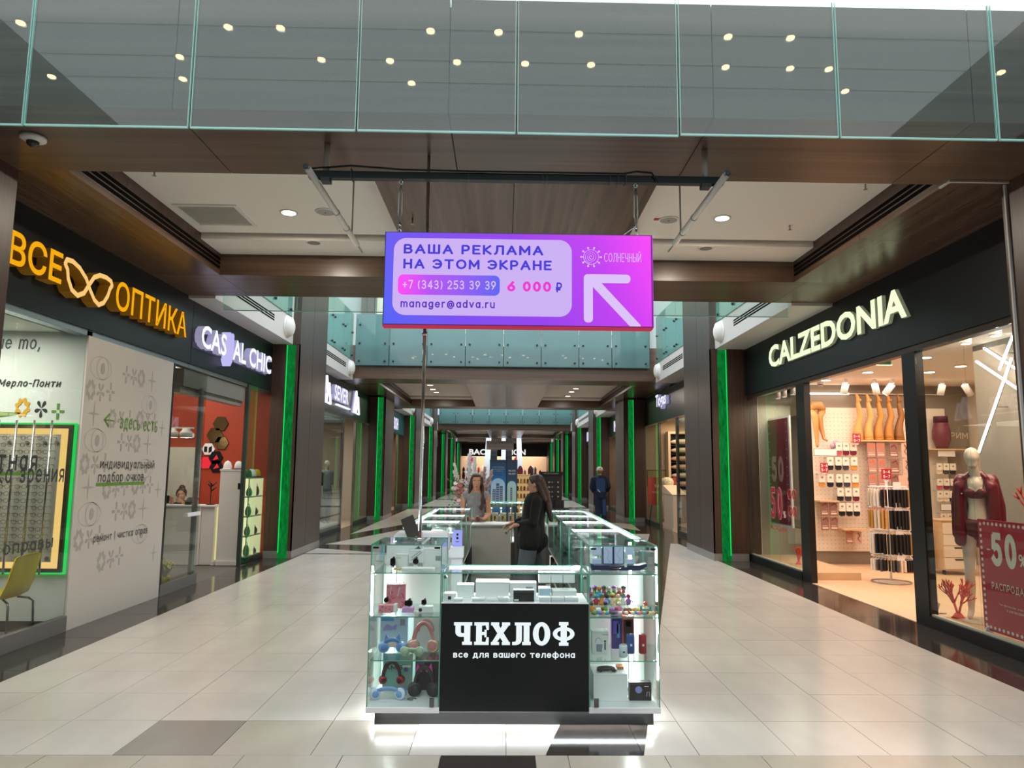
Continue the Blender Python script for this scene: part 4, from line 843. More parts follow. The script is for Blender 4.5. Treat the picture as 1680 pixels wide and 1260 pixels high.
# sock cards
CARD = mat('white sock card','f1e9df',.6)
SOCKC = {'black':'17171a','burgundy':'6d1c33','honey':'c98f3d','charcoal':'3b3a3d','pink':'c0566e','cream':'e2d4be'}
def sockcard(x, z, col, lab, y=13.42, w_=.118, h=.25):
    t = T('sock_card', lab, 'socks', (x, y, z), 'sock cards on the peg walls')
    mk('card', box(x-w_/2,x+w_/2,y-.016,y-.006,z+h*.38,z+h), CARD, t)
    sg = G().tube([(x-w_*.42,y+.01,z+h*.42),(x-w_*.42,y+.005,z+h*.12),(x-w_*.2,y-.005,z+.012),(x+w_*.3,y-.005,z+.02),(x+w_*.44,y+.005,z+h*.2),(x+w_*.4,y+.01,z+h*.42)], .016, 8, flat=.7)
    sg.box(x-w_*.42,x+w_*.42,y-.004,y+.022,z+.02,z+h*.45); mk('sock', sg, mat('sock '+col, SOCKC[col], .85), t, False)
    mk('logo_print', box(x-w_*.18,x+w_*.18,y-.018,y-.016,z+h*.68,z+h*.82), mat('card print','9c8c82',.6), t)
    mk('hook', G().cyl((x,y+.004,z+h-.01),(x,13.66,z+h-.01),.004,n=6), ALU, t)
rows = [(2.06,'top',((6.38,'pink'),(6.52,'burgundy'),(6.66,'burgundy'))),(1.78,'second',((6.20,'black'),(6.36,'black'),(6.50,'charcoal'),(6.66,'honey'))),(1.46,'third',((6.03,'honey'),(6.19,'black'),(6.36,'black'),(6.51,'charcoal'),(6.67,'honey'))),
        (1.20,'fourth',((6.37,'black'),(6.52,'charcoal'),(6.67,'burgundy'))),(.92,'fifth',((6.39,'black'),(6.53,'black'),(6.67,'black')))]
for z, rn, its in rows:
    for i,(x,c) in enumerate(its): sockcard(x, z, c, '%s socks on a white card, %s in the %s row of the peg wall' % (c, ORD[i], rn))
for z, rn, its in ((1.72,'top',((8.31,'cream'),(8.44,'charcoal'),(8.57,'black'))),(1.43,'second',((8.3,'pink'),(8.43,'burgundy'),(8.56,'burgundy'))),(1.2,'third',((8.29,'cream'),(8.41,'cream'),(8.53,'black'))),(.78,'lowest',((8.33,'cream'),(8.45,'burgundy'),(8.57,'charcoal')))):
    for i,(x,c) in enumerate(its): sockcard(x, z, c, '%s socks, %s in the %s row of the second peg panel' % (c, ORD[i], rn), 13.44, .11, .21)
tag(mk('socks_tuft', G().sph((6.36,13.5,2.29),(.06,.04,.08),10,7).sph((6.45,13.5,2.26),(.05,.04,.07),10,7).sph((6.3,13.5,2.24),(.05,.04,.06),10,7), mat('lilac sock','b49db4',.9), None, True), 'small patterned socks hung above the top row of sock cards', 'socks')
# tights packets
PK = [mat('tights packet %d' % i, c, .4) for i, c in enumerate(('b5857c','a9776f','8f6a63','d9b6a8'))]
PKD = mat('packet leg print','6b3b34',.5); PKO = mat('packet orange print','e0743a',.5); PKL = mat('packet light print','e3cdbf',.5)
def packet(x, z, k, lab, y=13.4, w_=.155, h=.27):
    t = T('tights_packet', lab, 'tights packet', (x+w_/2,y,z), 'tights packets on the peg wall')
    mk('packet', box(x,x+w_,y,y+.015,z,z+h), PK[k], t)
    if k == 3: g = G().tube([(x+.06,y-.002,z+h*.9),(x+.1,y-.002,z+h*.66),(x+.055,y-.002,z+h*.42),(x+.11,y-.002,z+h*.12)],[.014,.02,.016,.006],6,flat=.3); mk('leg_print', g, PKD, t)
    else:
        g = G().prism([(.02,.2),(.1,.25),(.14,.16),(.13,.15),(.1,.22),(.03,.18)],(x,y-.001,z),X1,Z1,0,.002); mk('leg_print', g, PKO if k < 2 else PKD, t)
        g = G().box(x+.015,x+w_-.015,y-.002,y,z+.03,z+.06).box(x+.015,x+w_-.03,y-.002,y,z+.08,z+.09); mk('text_print', g, PKL, t)
    mk('hook', G().cyl((x+w_/2,y+.01,z+h-.02),(x+w_/2,13.66,z+h-.02),.004,n=6), ALU, t)
for r_, z in enumerate((2.04,1.74,1.45,1.16,.87)):
    for c_, x in enumerate((6.92,7.10,7.35,7.58)):
        packet(x+.01*(r_%2), z, (0,0,2,3)[c_], 'tights packet, %s in the %s row beside the sock cards' % (ORD[c_], ORD[r_]))
for i,(x,z) in enumerate(((5.98,.93),(6.15,.93),(5.98,.66),(6.15,.66))): packet(x, z, 2, 'square tights packet under the short shelf, %s' % ('upper near the post','upper farther in','lower near the post','lower farther in')[i], 13.4,.14,.24)
for i,x in enumerate((6.44,6.60)): packet(x, .42, 3 if i else 1, 'lowest tights packet under the narrow shelf, %s' % ('nearer the post','farther from the post')[i], 13.4,.13,.22)
tag(mk('wall_shelf', box(5.95,6.32,13.35,13.66,1.19,1.215), WOODL), 'short wooden shelf on the peg wall near the post', 'shelf'); tag(mk('wall_shelf', box(6.35,6.8,13.3,13.66,.67,.695), WOODL), 'narrow wooden shelf under the sock cards', 'shelf')
tag(mk('wall_shelf', box(8.05,8.8,13.35,13.66,2.185,2.21), WOODL), 'wooden shelf carrying the burgundy hip form', 'shelf')
t = T('hip_form', 'burgundy tights on a hip form on the high shelf', 'display form', (8.42,13.48,2.21))
mk('hips', G().lathe((8.42,13.48,2.21),[(.10,0),(.12,.06),(.165,.2),(.16,.35),(.13,.46),(.125,.5)],16), mat('sheer burgundy tights','6d3140',.45), t, True); mk('waistband', G().lathe((8.42,13.48,2.71),[(.127,0),(.125,.12),(.12,.125)],16), mat('burgundy waistband','4a1224',.6), t, True)
# revolving rack with four tiers of hanging tights
t = T('revolving_rack', 'white revolving rack with four tiers on a round wire foot', 'rack', (6.22,11.5,.006))
mk('pole', G().cyl((6.22,11.5,.01),(6.22,11.5,1.68),.018,n=10), WHITEP, t, True); mk('foot_ring', G().tube([(6.22+.29*cos(a),11.5+.29*sin(a),.016) for a in [2*pi*i/28 for i in range(28)]],.01,8,True), ALU, t, True); mk('foot_plate', G().lathe((6.22,11.5,.006),[(.2,0),(.2,.01),(.03,.03)],20), mat('clear foot','cdb9a4',.3), t)
tiers = [(1.50,'top'),(1.17,'second'),(.80,'third'),(.40,'lowest')]
for z, nm in tiers:
    r = mk('ring', G().tube([(6.22+.27*cos(a),11.5+.27*sin(a),z+.02) for a in [2*pi*i/24 for i in range(24)]],.008,6,True), WHITEP, t, True)
    for a in range(4): mk('arm', G().cyl((6.22,11.5,z+.02),(6.22+.27*cos(a*pi/2),11.5+.27*sin(a*pi/2),z+.02),.006,n=6), WHITEP, r)
    mk('ticket', box(6.17,6.29,11.20,11.206,z-.02,z+.1), WHITEP, t)
sign(6.10,1.64,.16,.17,11.4,'dark red price sign on top of the revolving rack')
pal = {'black':'141416','cream':'e6d8c2','honey':'cf9a4e','white':'f2ece4','grey':'4c4a4e'}
seqs = [('cream','white','black','black','black','black','honey','cream','white'),('honey','cream','honey','black','black','black','cream','white','white'),('white','black','black','black','black','black','honey','white','honey'),('white','grey','black','grey','cream','black','black','black','black')]
for (z, nm), sq in zip(tiers, seqs):
    n = 17
    for i in range(n):
        a = pi*1.04+pi*.92*i/(n-1); c_ = sq[int(i*len(sq)/n)]; x, y = 6.22+.285*cos(a), 11.5+.285*sin(a); h = (.29,.31,.33,.2)[tiers.index((z,nm))]+RND.uniform(-.015,.01)
        q = T('hanging_tights', '%s tights on a hanger, %s tier of the revolving rack, place %s' % (c_, nm, ORD[i] if i < 14 else ('fifteenth','sixteenth','seventeenth')[i-14]), 'tights', (x,y,z-h), 'tights hanging on the revolving rack')
        d = Vector((cos(a),sin(a),0)); s_ = Vector((-sin(a),cos(a),0))
        g = G(); vs = [Vector((x,y,z-.02-(h-.02)*k))+d*(.055*dd)+s_*(.014*ss) for k in (0,.5,1) for dd,ss in ((-1,-1),(1,-1),(1,1),(-1,1))]
        g.add(vs, [(3,2,1,0),(8,9,10,11)]+[(4*k+i_,4*k+(i_+1)%4,4*k+4+(i_+1)%4,4*k+4+i_) for k in (0,1) for i_ in range(4)])
        mk('fabric', g, mat('tights '+c_, pal[c_], .8), q); mk('hanger', G().tube([Vector((x,y,z-.02))+d*.05,Vector((x,y,z+.0)),Vector((x,y,z+.032)),Vector((x,y,z+.032))-d*.02],.004,5), WHITEP, q)
# drawer units
def drawers(x, y, w_, h, n, lab, op=0):
    t = T('drawer_unit', lab, 'drawers', (x+w_/2,y+.25,.006), 'pale wooden drawer units')
    mk('carcass', box(x,x+w_,y+.012,y+.5,.09,h), WOODL, t, bevel=.005); mk('top', box(x-.01,x+w_+.01,y-.005,y+.51,h,h+.02), WOODL, t)
    dh = (h-.13)/n
    for k in range(n):
        z = .11+dh*k; d = mk('drawer', box(x+.02,x+w_-.02,y-.004,y+.012,z,z+dh-.012), KRAFT, t, bevel=.003); mk('grip', G().prism([(-.1,.03),(.1,.03),(.08,.0),(-.08,.0)],(x+w_/2,y-.0045,z+dh-.055),X1,Z1,0,.003), mat('painted grip shade','3a3028',.6), d)  # each grip is a dark plate, the shade of a recess put into its colour
    for sx in (x+.05,x+w_-.05): mk('castor', G().cyl((sx-.012,y+.08,.046),(sx+.012,y+.08,.046),.04,n=12), DARKMET, t)
drawers(7.58,12.3,.58,.92,4,'pale wooden drawer unit on castors nearest the mannequin'); drawers(6.98,12.5,.5,.78,3,'second pale wooden drawer unit, by the black post')
tag(mk('tights_packet', box(8.22,8.4,12.2,12.23,.006,.42), CARD), 'white price card leaning by the drawer unit', 'card')
for k in range(3): tag(mk('tights_packet', box(7.02,7.16,12.52,12.56,.82+.3*k,1.1+.3*k), PK[3]), 'pale boxed tights stacked beyond the post, %s from below' % ORD[k], 'packet', 'boxed tights beyond the post')
# track spots, ceiling lights
for i,(x,dx) in enumerate(((6.25,-.03),(6.78,.06),(7.11,-.12),(7.62,-.06),(8.04,-.02),(8.45,.14))):
    t = T('track_spot', 'white track spotlight over the peg wall, %s from the hall' % ORD[i], 'spotlight', (x,12.75,3.2), 'white track spotlights')
    mk('bracket', box(x-.03,x+.03,12.73,12.77,3.37,3.45), WHITEP, t); b = mk('can', G().cyl((x,12.75,3.36),(x+dx,12.80,3.18),.06,n=16), WHITEP, t, True); d = Vector((dx,.05,-.18)).normalized(); p = Vector((x+dx,12.80,3.18)); mk('lens', G().cyl(p,p+d*.003,.05,n=16), glow('spot lens','fff2e2',7 if i == 1 else 2), b)
for i,(x,y) in enumerate(((6.17,11.8),(5.95,12.9),(6.2,10.2),(7.17,11.7),(7.25,11.0),(5.7,7.4),(5.5,7.9),(5.5,6.9))):
    t = T('ceiling_light', 'round recessed ceiling light in the underwear shop, %s' % ('over the revolving rack','near the peg wall and post','just inside the entrance','farther in by the peg wall','farther in by the entrance','first over the mannequin','second over the mannequin','third over the mannequin')[i], 'ceiling light', (x,y,3.44), 'recessed lights in the underwear shop')
    mk('rim', G().lathe((x,y,3.435),[(.1,0),(.1,.02)],18), WHITEP, t); mk('disc', G().lathe((x,y,3.431),[(.08,0),(.08,.003)],18), glow('recessed lamp','fff0dc',7), t)
for i,(y) in enumerate((12.2,12.6,13.0,13.3)):
    t = T('window_spot', 'small white spotlight in the far shop window, %s from the post' % ORD[i], 'spotlight', (5.2,y,3.1), 'spots in the far window'); mk('can', G().cyl((5.2,y,3.27),(5.2,y,3.13),.05,n=14), WHITEP, t, True); mk('lens', G().cyl((5.2,y,3.13),(5.2,y,3.128),.04,n=14), glow('spot lens','fff2e2',2), t)
for i,(y) in enumerate((6.5,7.0,7.5,8.0)):
    t = T('window_spot', 'white spotlight can above the mannequin window, %s from the entrance' % ORD[3-i], 'spotlight', (5.35,y,3.2), 'spots in the near window'); mk('can', G().cyl((5.35,y,3.45),(5.35,y,3.24),.06,n=14), WHITEP, t, True); mk('lens', G().cyl((5.35,y,3.24),(5.35,y,3.237),.05,n=14), glow('spot lens bright','fff2e2',5), t)
t = T('exit_sign', 'small green and white emergency sign on the shop ceiling', 'sign', (5.75,10.5,3.36)); mk('plate', box(5.63,5.87,10.5,10.515,3.36,3.44), WHITEP, t); mk('green_field', box(5.65,5.85,10.497,10.5,3.37,3.43), mat('exit green','3f8f6a',.5), t)
t = T('security_camera', 'small white dome camera under the shop ceiling by the post', 'camera', (5.98,13.2,3.35)); mk('base', G().cyl((5.98,13.2,3.45),(5.98,13.2,3.40),.06,n=14), WHITEP, t); mk('dome', G().sph((5.98,13.2,3.39),.05,12,8), mat('dome grey','8a8078',.2), t, True)
# LED tubes crossing on the grey backdrop
for i,(a,b) in enumerate((((9.04,3.38),(8.37,2.95)),((9.14,3.22),(8.30,2.69)),((8.38,3.48),(8.66,3.04)),((8.37,3.14),(9.09,2.02)))):
    t = T('light_tube', '%s white light tube crossing the others on the grey backdrop' % ('upper falling','lower falling','short rising','long steep')[i], 'light tube', (6.25,(a[0]+b[0])/2,min(a[1],b[1])), 'crossed light tubes')
    p, q = Vector((6.285-.045*i,a[0],min(a[1],3.42))), Vector((6.285-.045*i,b[0],b[1])); mk('tube', G().cyl(p,q,.016,n=10), glow('light tube','fff6ec',9), t)
    mk('back_profile', G().cyl(p+Vector((.02,0,0)),q+Vector((.02,0,0)),.012,n=6), ALU, t)
    mk('clip', G().cyl(p+(q-p)*.5+Vector((.02,0,0)),Vector((6.319,*(p+(q-p)*.5).yz)),.008,n=6), ALU, t)
# coral
def coral(c, h, seed, m, lab, flatY=True):
    R_ = random.Random(seed); t = T('coral', lab, 'coral decoration', c, 'red coral decorations')
    C_ = Vector(c); mk('base', G().lathe(C_,[(.07*h/.4,0),(.05*h/.4,.02),(.03*h/.4,.05*h/.4)],10), m, t, True)
    n = [0]
    def grow(p, d, L, r, k):
        pts = [p]; q = p
        for _ in range(3):
            d = (d+Vector((R_.uniform(-.1,.1),R_.uniform(-.35,.35),R_.uniform(-.05,.25)))).normalized(); q = q+d*L/3; pts.append(q)
        mk('branch', G().tube(pts,[r,r*.9,r*.8,r*.62 if k else r*.35],7), m, t, True); n[0] += 1
        if k:
            for s_ in ((-1,1) if R_.random() < .85 else (-1,0,1)):
                a = s_*R_.uniform(.2,.55); d2 = Vector((d.x+R_.uniform(-.15,.15), d.y*cos(a)-d.z*sin(a), d.y*sin(a)+d.z*cos(a))).normalized(); d2.z = max(d2.z,.15)
                grow(q, d2, L*.76, r*.78, k-1)
    for a in (-.55,-.3,-.08,.14,.36,.6): grow(C_+Vector((0,a*.05*h,.03)), Vector((R_.uniform(-.15,.15),sin(a),cos(a))), h*R_.uniform(.27,.36), h*.03, 3)
CORAL = mat('coral red','f0503a',.45); CORALD = mat('deep coral red','d3221c',.4)
coral((5.16,8.16,.122), .44, 3, CORAL, 'small orange red coral standing at the feet of the mannequin')
coral((5.25,12.75,.122), .34, 5, CORAL, 'small orange red coral in the far shop window')
coral((5.52,7.34,1.02), .62, 8, CORALD, 'large red coral behind the sale poster beside the mannequin')
tag(mk('pedestal', G().box(5.37,5.67,7.19,7.49,.12,1.0).box(5.35,5.69,7.17,7.51,1.0,1.018), WHITEP), 'white pedestal under the large red coral', 'pedestal')
t = T('price_card', 'white price card leaning beside the small coral', 'card', (5.05,8.12,.12)); mk('card', G().cbox((5.06,8.40,.19),(.17,.012,.13),rz=1.2,rx=.3), WHITEP, t); mk('stand', box(5.04,5.16,8.38,8.44,.12,.135), WHITEP, t)
t = T('round_plate', 'pale round base plate under the mannequin', 'base plate', (5.35,7.98,.12)); mk('plate', G().lathe((5.32,7.98,.12),[(.24,0),(.24,.008),(.01,.012)],24), mat('glass plate','d8c8b4',.2), t)
# sale posters
PR = mat('sale poster red','b9203f',.45); PW = mat('poster pale print','e9dcd0',.5); PB = mat('poster burgundy','7c1c34',.45)
t = T('sale_poster', 'red minus fifty percent sale poster with white dots in the near window', 'poster', (5.06,7.1,.14))
x = 5.03; y0, y1, z0, z1 = 7.53, 6.45, .14, 1.27
mk('board', box(x,x+.015,y1,y0,z0,z1), PR, t)
g = G()
for k in range(18):
    z = z0+.05+k*(z1-z0-.1)/17; g.cyl((x-.002,y0-.04,z),(x,y0-.04,z),.017,n=8)
for k in range(1,17):
    yy = y0-.04-k*(y0-y1-.08)/16
    for zz in (z0+.04,z1-.04): g.cyl((x-.002,yy,zz),(x,yy,zz),.017,n=8)
mk('dots', g, PW, t)
g = G(); text(g,'50',(x-.001,7.34,.80),-Y1,Z1,width=.36,height=.36,bold=.09); text(g,'%',(x-.001,6.955,.85),-Y1,Z1,height=.12,bold=.02); g.box(x-.002,x,7.36,7.41,.96,.975)
mk('number_print', g, PW, t); g = G(); text(g,'РАСПРОДАЖА*',(x-.001,7.37,.56),-Y1,Z1,width=.62,height=.085,bold=.02); text(g,'*на артикулы, участвующие',(x-.001,7.28,.42),-Y1,Z1,width=.5,height=.026); text(g,'в распродаже',(x-.001,7.17,.375),-Y1,Z1,width=.25,height=.026); mk('word_print', g, PW, t)
for yy in (7.46,6.6): mk('foot', G().prism([(-.05,0),(.05,0),(.03,.05),(0,.065),(-.03,.05)],(x+.0,yy,.12),X1,Z1,-.01,.01), WHITEP, t)
t = T('sale_poster', 'burgundy minus fifty percent sale poster hanging in the far shop window', 'poster', (5.5,13.7,.73))
x = 5.3
mk('board', box(x,x+.02,13.18,14.13,.76,2.76), PB, t); mk('white_frame', box(x+.021,x+.05,13.12,14.14,.72,2.80), WHITEP, t)
g = G()
for k in range(12):
    z = .85+k*.165
    for yy in (13.23,14.08): g.cyl((x-.002,yy,z),(x,yy,z),.012,n=6)
mk('dots', g, PW, t); g = G(); text(g,'50',(x-.001,14.0,1.55),-Y1,Z1,width=.6,height=.5,bold=.08); text(g,'РАСПРОДАЖА',(x-.001,14.05,1.3),-Y1,Z1,width=.8,height=.1,bold=.02); mk('word_print', g, mat('poster dull pink','c98f8e',.5), t)
t = T('window_sticker', 'red fifty percent sticker with small print on the far shop window glass', 'sticker', (XR,12.6,.9)); x = XR-.002
g = G(); text(g,'50',(x,13.0,.88),-Y1,Z1,width=.55,height=.62,bold=.09); text(g,'%',(x,12.42,.95),-Y1,Z1,height=.12,bold=.03); mk('number_outline', g, mat('sticker pale edge','e5b7b6',.5), t)
g = G(); text(g,'50',(x-.003,12.99,.895),-Y1,Z1,width=.53,height=.59,bold=.06); mk('number_print', g, mat('sticker red','a8203a',.5), t); g = G(); text(g,'РАСПРОДАЖА',(x-.003,13.02,.70),-Y1,Z1,width=.72,height=.09,bold=.02); mk('word_print', g, mat('sticker red','a8203a',.5), t)
for i,(yy,zz) in enumerate(((12.12,1.36),(11.92,1.36),(12.12,1.08),(11.92,1.08))):
    t = T('round_sticker', 'round red forbidding sticker on the far window glass, %s' % ('upper by the poster','upper by the post','lower by the poster','lower by the post')[i], 'sticker', (x,yy,zz), 'round stickers on the far window')
    mk('ring', G().tube([(x,yy+.075*cos(a),zz+.09*sin(a)) for a in [2*pi*j/20 for j in range(20)]],.008,6,True), mat('sticker ring red','b5443c',.5), t); mk('bar', G().cyl((x,yy-.05,zz+.06),(x,yy+.05,zz-.06),.006,n=6), mat('sticker ring red','b5443c',.5), t)
tag(mk('wall_socket', G().box(5.05,5.13,14.175,14.19,.42,.5).cyl((5.09,14.174,.46),(5.09,14.176,.46),.02,n=10), WHITEP), 'white power socket low on the window end wall', 'socket')
# ================================================================== THE KIOSK IN THE MIDDLE
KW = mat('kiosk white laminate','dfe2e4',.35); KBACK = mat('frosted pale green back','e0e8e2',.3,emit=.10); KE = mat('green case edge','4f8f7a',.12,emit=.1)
TUBE = glow('case light tube','f4fbff',16)
def pane(t, name, *b): return mk(name, box(*b), CASEPANE, t)
def rim(t, x0,x1,y0,y1,z0,z1, e=.004):
    """polished green edges of a glass box"""
    g = G()
    for x in (x0,x1):
        for y in (y0,y1): g.box(x-e,x+e,y-e,y+e,z0,z1)
    for z in (z1,):
        for y in (y0,y1): g.box(x0,x1,y-e,y+e,z-e,z+e)
        for x in (x0,x1): g.box(x-e,x+e,y0,y1,z-e,z+e)
    return mk('green_edge', g, KE, t)
KY0, KY1 = 5.05, 5.58
t = T('kiosk_plinth', 'long black recessed plinth under the front of the kiosk', 'plinth', (.09,5.5,0))
mk('front_board', box(-.875,1.055,5.13,5.16,0,.10), mat('scuffed black plinth','131415',.4,var=.3,scale=(6,6,20)), t); mk('side_board', box(-.875,-.845,5.161,9.9,0,.10), BLACK, t); mk('side_board', box(1.025,1.055,5.161,9.6,0,.10), BLACK, t)
area('lamp_plinth_front', (.09,5.09,.097), 1.9, 7, (.94,1,1), (0,0,0), .03); area('lamp_plinth_pole_side', (-.9,7.4,.097), .03, 14, (.94,1,1), (0,0,0), 4.4); area('lamp_plinth_toy_side', (1.07,7.4,.097), .03, 14, (.94,1,1), (0,0,0), 4.4)
mk('light_strip', box(-.86,1.04,5.115,5.128,.094,.099), glow('plinth light','f0fbff',5), t); mk('light_strip', box(-.89,-.877,5.2,9.8,.094,.099), glow('plinth light','f0fbff',5), t); mk('light_strip', box(1.057,1.07,5.2,9.5,.094,.099), glow('plinth light','f0fbff',5), t)
def tall_case(x0, x1, tubex, lab):
    t = T('tall_display_case', lab, 'display case', ((x0+x1)/2,5.3,.10), 'tall glass cases')
    mk('base_board', box(x0-.006,x1+.006,KY0-.01,KY1,.102,.14), KW, t, bevel=.003)
    pane(t,'front_pane',x0+.004,x1-.004,KY0,KY0+.005,.14,1.216); pane(t,'side_pane',x0,x0+.005,KY0+.006,KY1,.14,1.216); pane(t,'side_pane',x1-.005,x1,KY0+.006,KY1,.14,1.216); pane(t,'top_pane',x0,x1,KY0,KY1,1.217,1.223)
    mk('back_panel', box(x0+.006,x1-.006,KY1-.02,KY1-.008,.14,1.02), KBACK, t)
    rim(t,x0,x1,KY0+.002,KY1-.002,.14,1.22,.0035)
    for z in (.435,.727,1.022):
        s_ = mk('glass_shelf', box(x0+.008,x1-.008,KY0+.02,KY1-.022,z,z+.005), CASEPANE, t); mk('shelf_edge', box(x0+.008,x1-.008,KY0+.017,KY0+.0205,z-.001,z+.006), KE, s_)
        for xx in (x0+.012,x1-.012): mk('shelf_peg', G().cyl((xx-.01,KY0+.06,z-.006),(xx+.01,KY0+.06,z-.006),.005,n=8), CHROME, s_)
    area('lamp_of_'+('toy' if x0 > 0 else 'watch')+'_case', (tubex,KY1-.065,.66),   .02, 11, (.96,1,.98), (-pi/2,0,0), 1.0)
    mk('light_tube', box(tubex-.011,tubex+.011,KY1-.055,KY1-.035,.145,1.2), TUBE, t); mk('lamp_profile', box(tubex-.014,tubex+.014,KY1-.034,KY1-.021,.145,1.2), ALU, t)
    for xx in (x0+.03,x1-.03): mk('corner_clip', box(xx-.02,xx+.02,KY0-.003,KY0+.001,1.195,1.208), BLK, t)
    xl = x1-.045 if x0 < 0 else x0+.045
    mk('lock', box(xl-.016,xl+.016,KY0-.014,KY0-.002,.145,.20), mat('lock steel','7b7d7f',.25,metal=.9), t)
    return t
tall_case(-.917,-.43,-.83,'tall lit glass case with headphones and watches at the near corner of the kiosk')
tall_case(.602,1.083,.975,'tall lit glass case with speakers and small toys at the near corner of the kiosk')
# centre counter
t = T('front_counter', 'black front counter with white shop lettering and a low glass box of boxes on top', 'counter', (.085,5.25,.1))
mk('front_panel', box(-.424,.596,5.04,5.06,.115,.826), BLACK, t); mk('body', box(-.424,.596,5.061,5.46,.102,.815), KW, t); mk('display_floor', box(-.424,.596,5.062,5.46,.816,.83), WHITEP, t)
mk('white_edge', box(-.424,.596,5.038,5.062,.827,.834), WHITEP, t)
mk('glass_pane', box(-.42,.592,5.052,5.057,.835,1.026), CASEPANE, t); mk('top_pane', box(-.42,.592,5.052,5.46,1.027,1.033), CASEPANE, t); rim(t,-.42,.592,5.055,5.455,.835,1.03,.004)
mk('light_tube', box(-.40,.57,5.43,5.452,1.005,1.024), TUBE, t); mk('back_pane', box(-.42,.592,5.456,5.461,.835,1.0), CASEPANE, t)
area('lamp_of_front_counter', (.085,5.42,1.0),   .95, 9, (.94,1,.98), (-.6,0,0), .02)
mk('corner_fitting', G().cyl((-.40,5.056,1.005),(-.40,5.04,1.005),.012,n=10).cyl((.572,5.056,1.005),(.572,5.04,1.005),.012,n=10), CHROME, t)
LETW = glow('white counter lettering','eef8fa',1.0)
# slab serif capitals, drawn as outlines
def slab(ch):
    w_, s, e = .30, .17, .0     # stem, serif height
    R_ = lambda x0,x1,y0,y1: [(x0,y0),(x1,y0),(x1,y1),(x0,y1)]
    def arc(cx,cy,rx,ry,a0,a1,n=14): return [(cx+rx*cos(a0+(a1-a0)*i/n), cy+ry*sin(a0+(a1-a0)*i/n)) for i in range(n+1)]
    if ch == 'Ч': return 1.0, [R_(.46,1.0,0,.14), R_(.56,.90,.14,.86), R_(.46,1.0,.86,1), R_(0,.46,.86,1),
            [(.08,.86),(.08,.58)]+arc(.36,.58,.28,.22,pi,1.5*pi)[1:]+[(.58,.36),(.58,.52),(.44,.52)]+arc(.44,.60,.06,.08,1.5*pi,pi)[1:]+[(.38,.86)]]
    if ch == 'Е': return .80, [R_(0,.52,0,.14), R_(.1,.42,.14,.86), R_(0,.52,.86,1), R_(.52,.80,0,.13), [(.62,.13),(.80,.13),(.80,.34),(.68,.34)], R_(.52,.80,.87,1), [(.68,.66),(.80,.66),(.80,.87),(.62,.87)], R_(.42,.60,.44,.57), [(.56,.34),(.68,.34),(.68,.67),(.56,.67)]]
    if ch == 'Х': return 1.05, [R_(0,.45,0,.13), R_(.6,1.05,0,.13), R_(0,.45,.87,1), R_(.6,1.05,.87,1), [(.06,.13),(.33,.13),(.98,.87),(.62,.87)], [(.66,.13),(1.0,.13),(.43,.87),(.07,.87)]]
    if ch == 'Л': return 1.02, [R_(.55,1.02,0,.14), R_(.63,.95,.14,.87), R_(.14,1.02,.87,1), [(.22,.87),(.22,.30)]+arc(.14,.26,.08,.12,0,-.5*pi,8)+[(.0,.14),(.0,0),(.2,0)]+arc(.2,.25,.33,.25,-.5*pi,0,8)[1:]+[(.53,.87)]]
    if ch == 'О':
        o = []; n = 28
        for i in range(n):
            a, b = 2*pi*i/n, 2*pi*(i+1)/n
            o.append([(.48+.17*cos(a),.5+.34*sin(a)),(.48+.48*cos(a),.5+.52*sin(a)),(.48+.48*cos(b),.5+.52*sin(b)),(.48+.17*cos(b),.5+.34*sin(b))])
        return .96, o
    if ch == 'Ф':
        o = [R_(.36,.88,-.02,.12), R_(.45,.79,.12,.88), R_(.36,.88,.88,1.03)]; n = 28
        for i in range(n):
            a, b = 2*pi*i/n, 2*pi*(i+1)/n
            o.append([(.62+.36*cos(a),.5+.17*sin(a)),(.62+.60*cos(a),.5+.31*sin(a)),(.62+.60*cos(b),.5+.31*sin(b)),(.62+.36*cos(b),.5+.17*sin(b))])
        return 1.24, o
H = .150; cx = -.333
tw = sum(slab(c)[0] for c in 'ЧЕХЛОФ')+5*.12; sx = .833/tw
for ch in 'ЧЕХЛОФ':
    wd, ps = slab(ch); g = G()
    for i, p in enumerate(ps): g.prism([(a*sx, b*H) for a,b in p], (cx,5.0395-.0003*(i%2),.552), X1, Z1, 0, .004)
    mk('letter', g, LETW, t); cx += (wd+.12)*sx
g = G(); text(g,'все для вашего телефона',(-.335,5.0395,.458),X1,Z1,width=.835,height=.052,depth=.003,bold=.03,space=.8); mk('slogan_text', g, LETW, t)['kind'] = 'stuff'
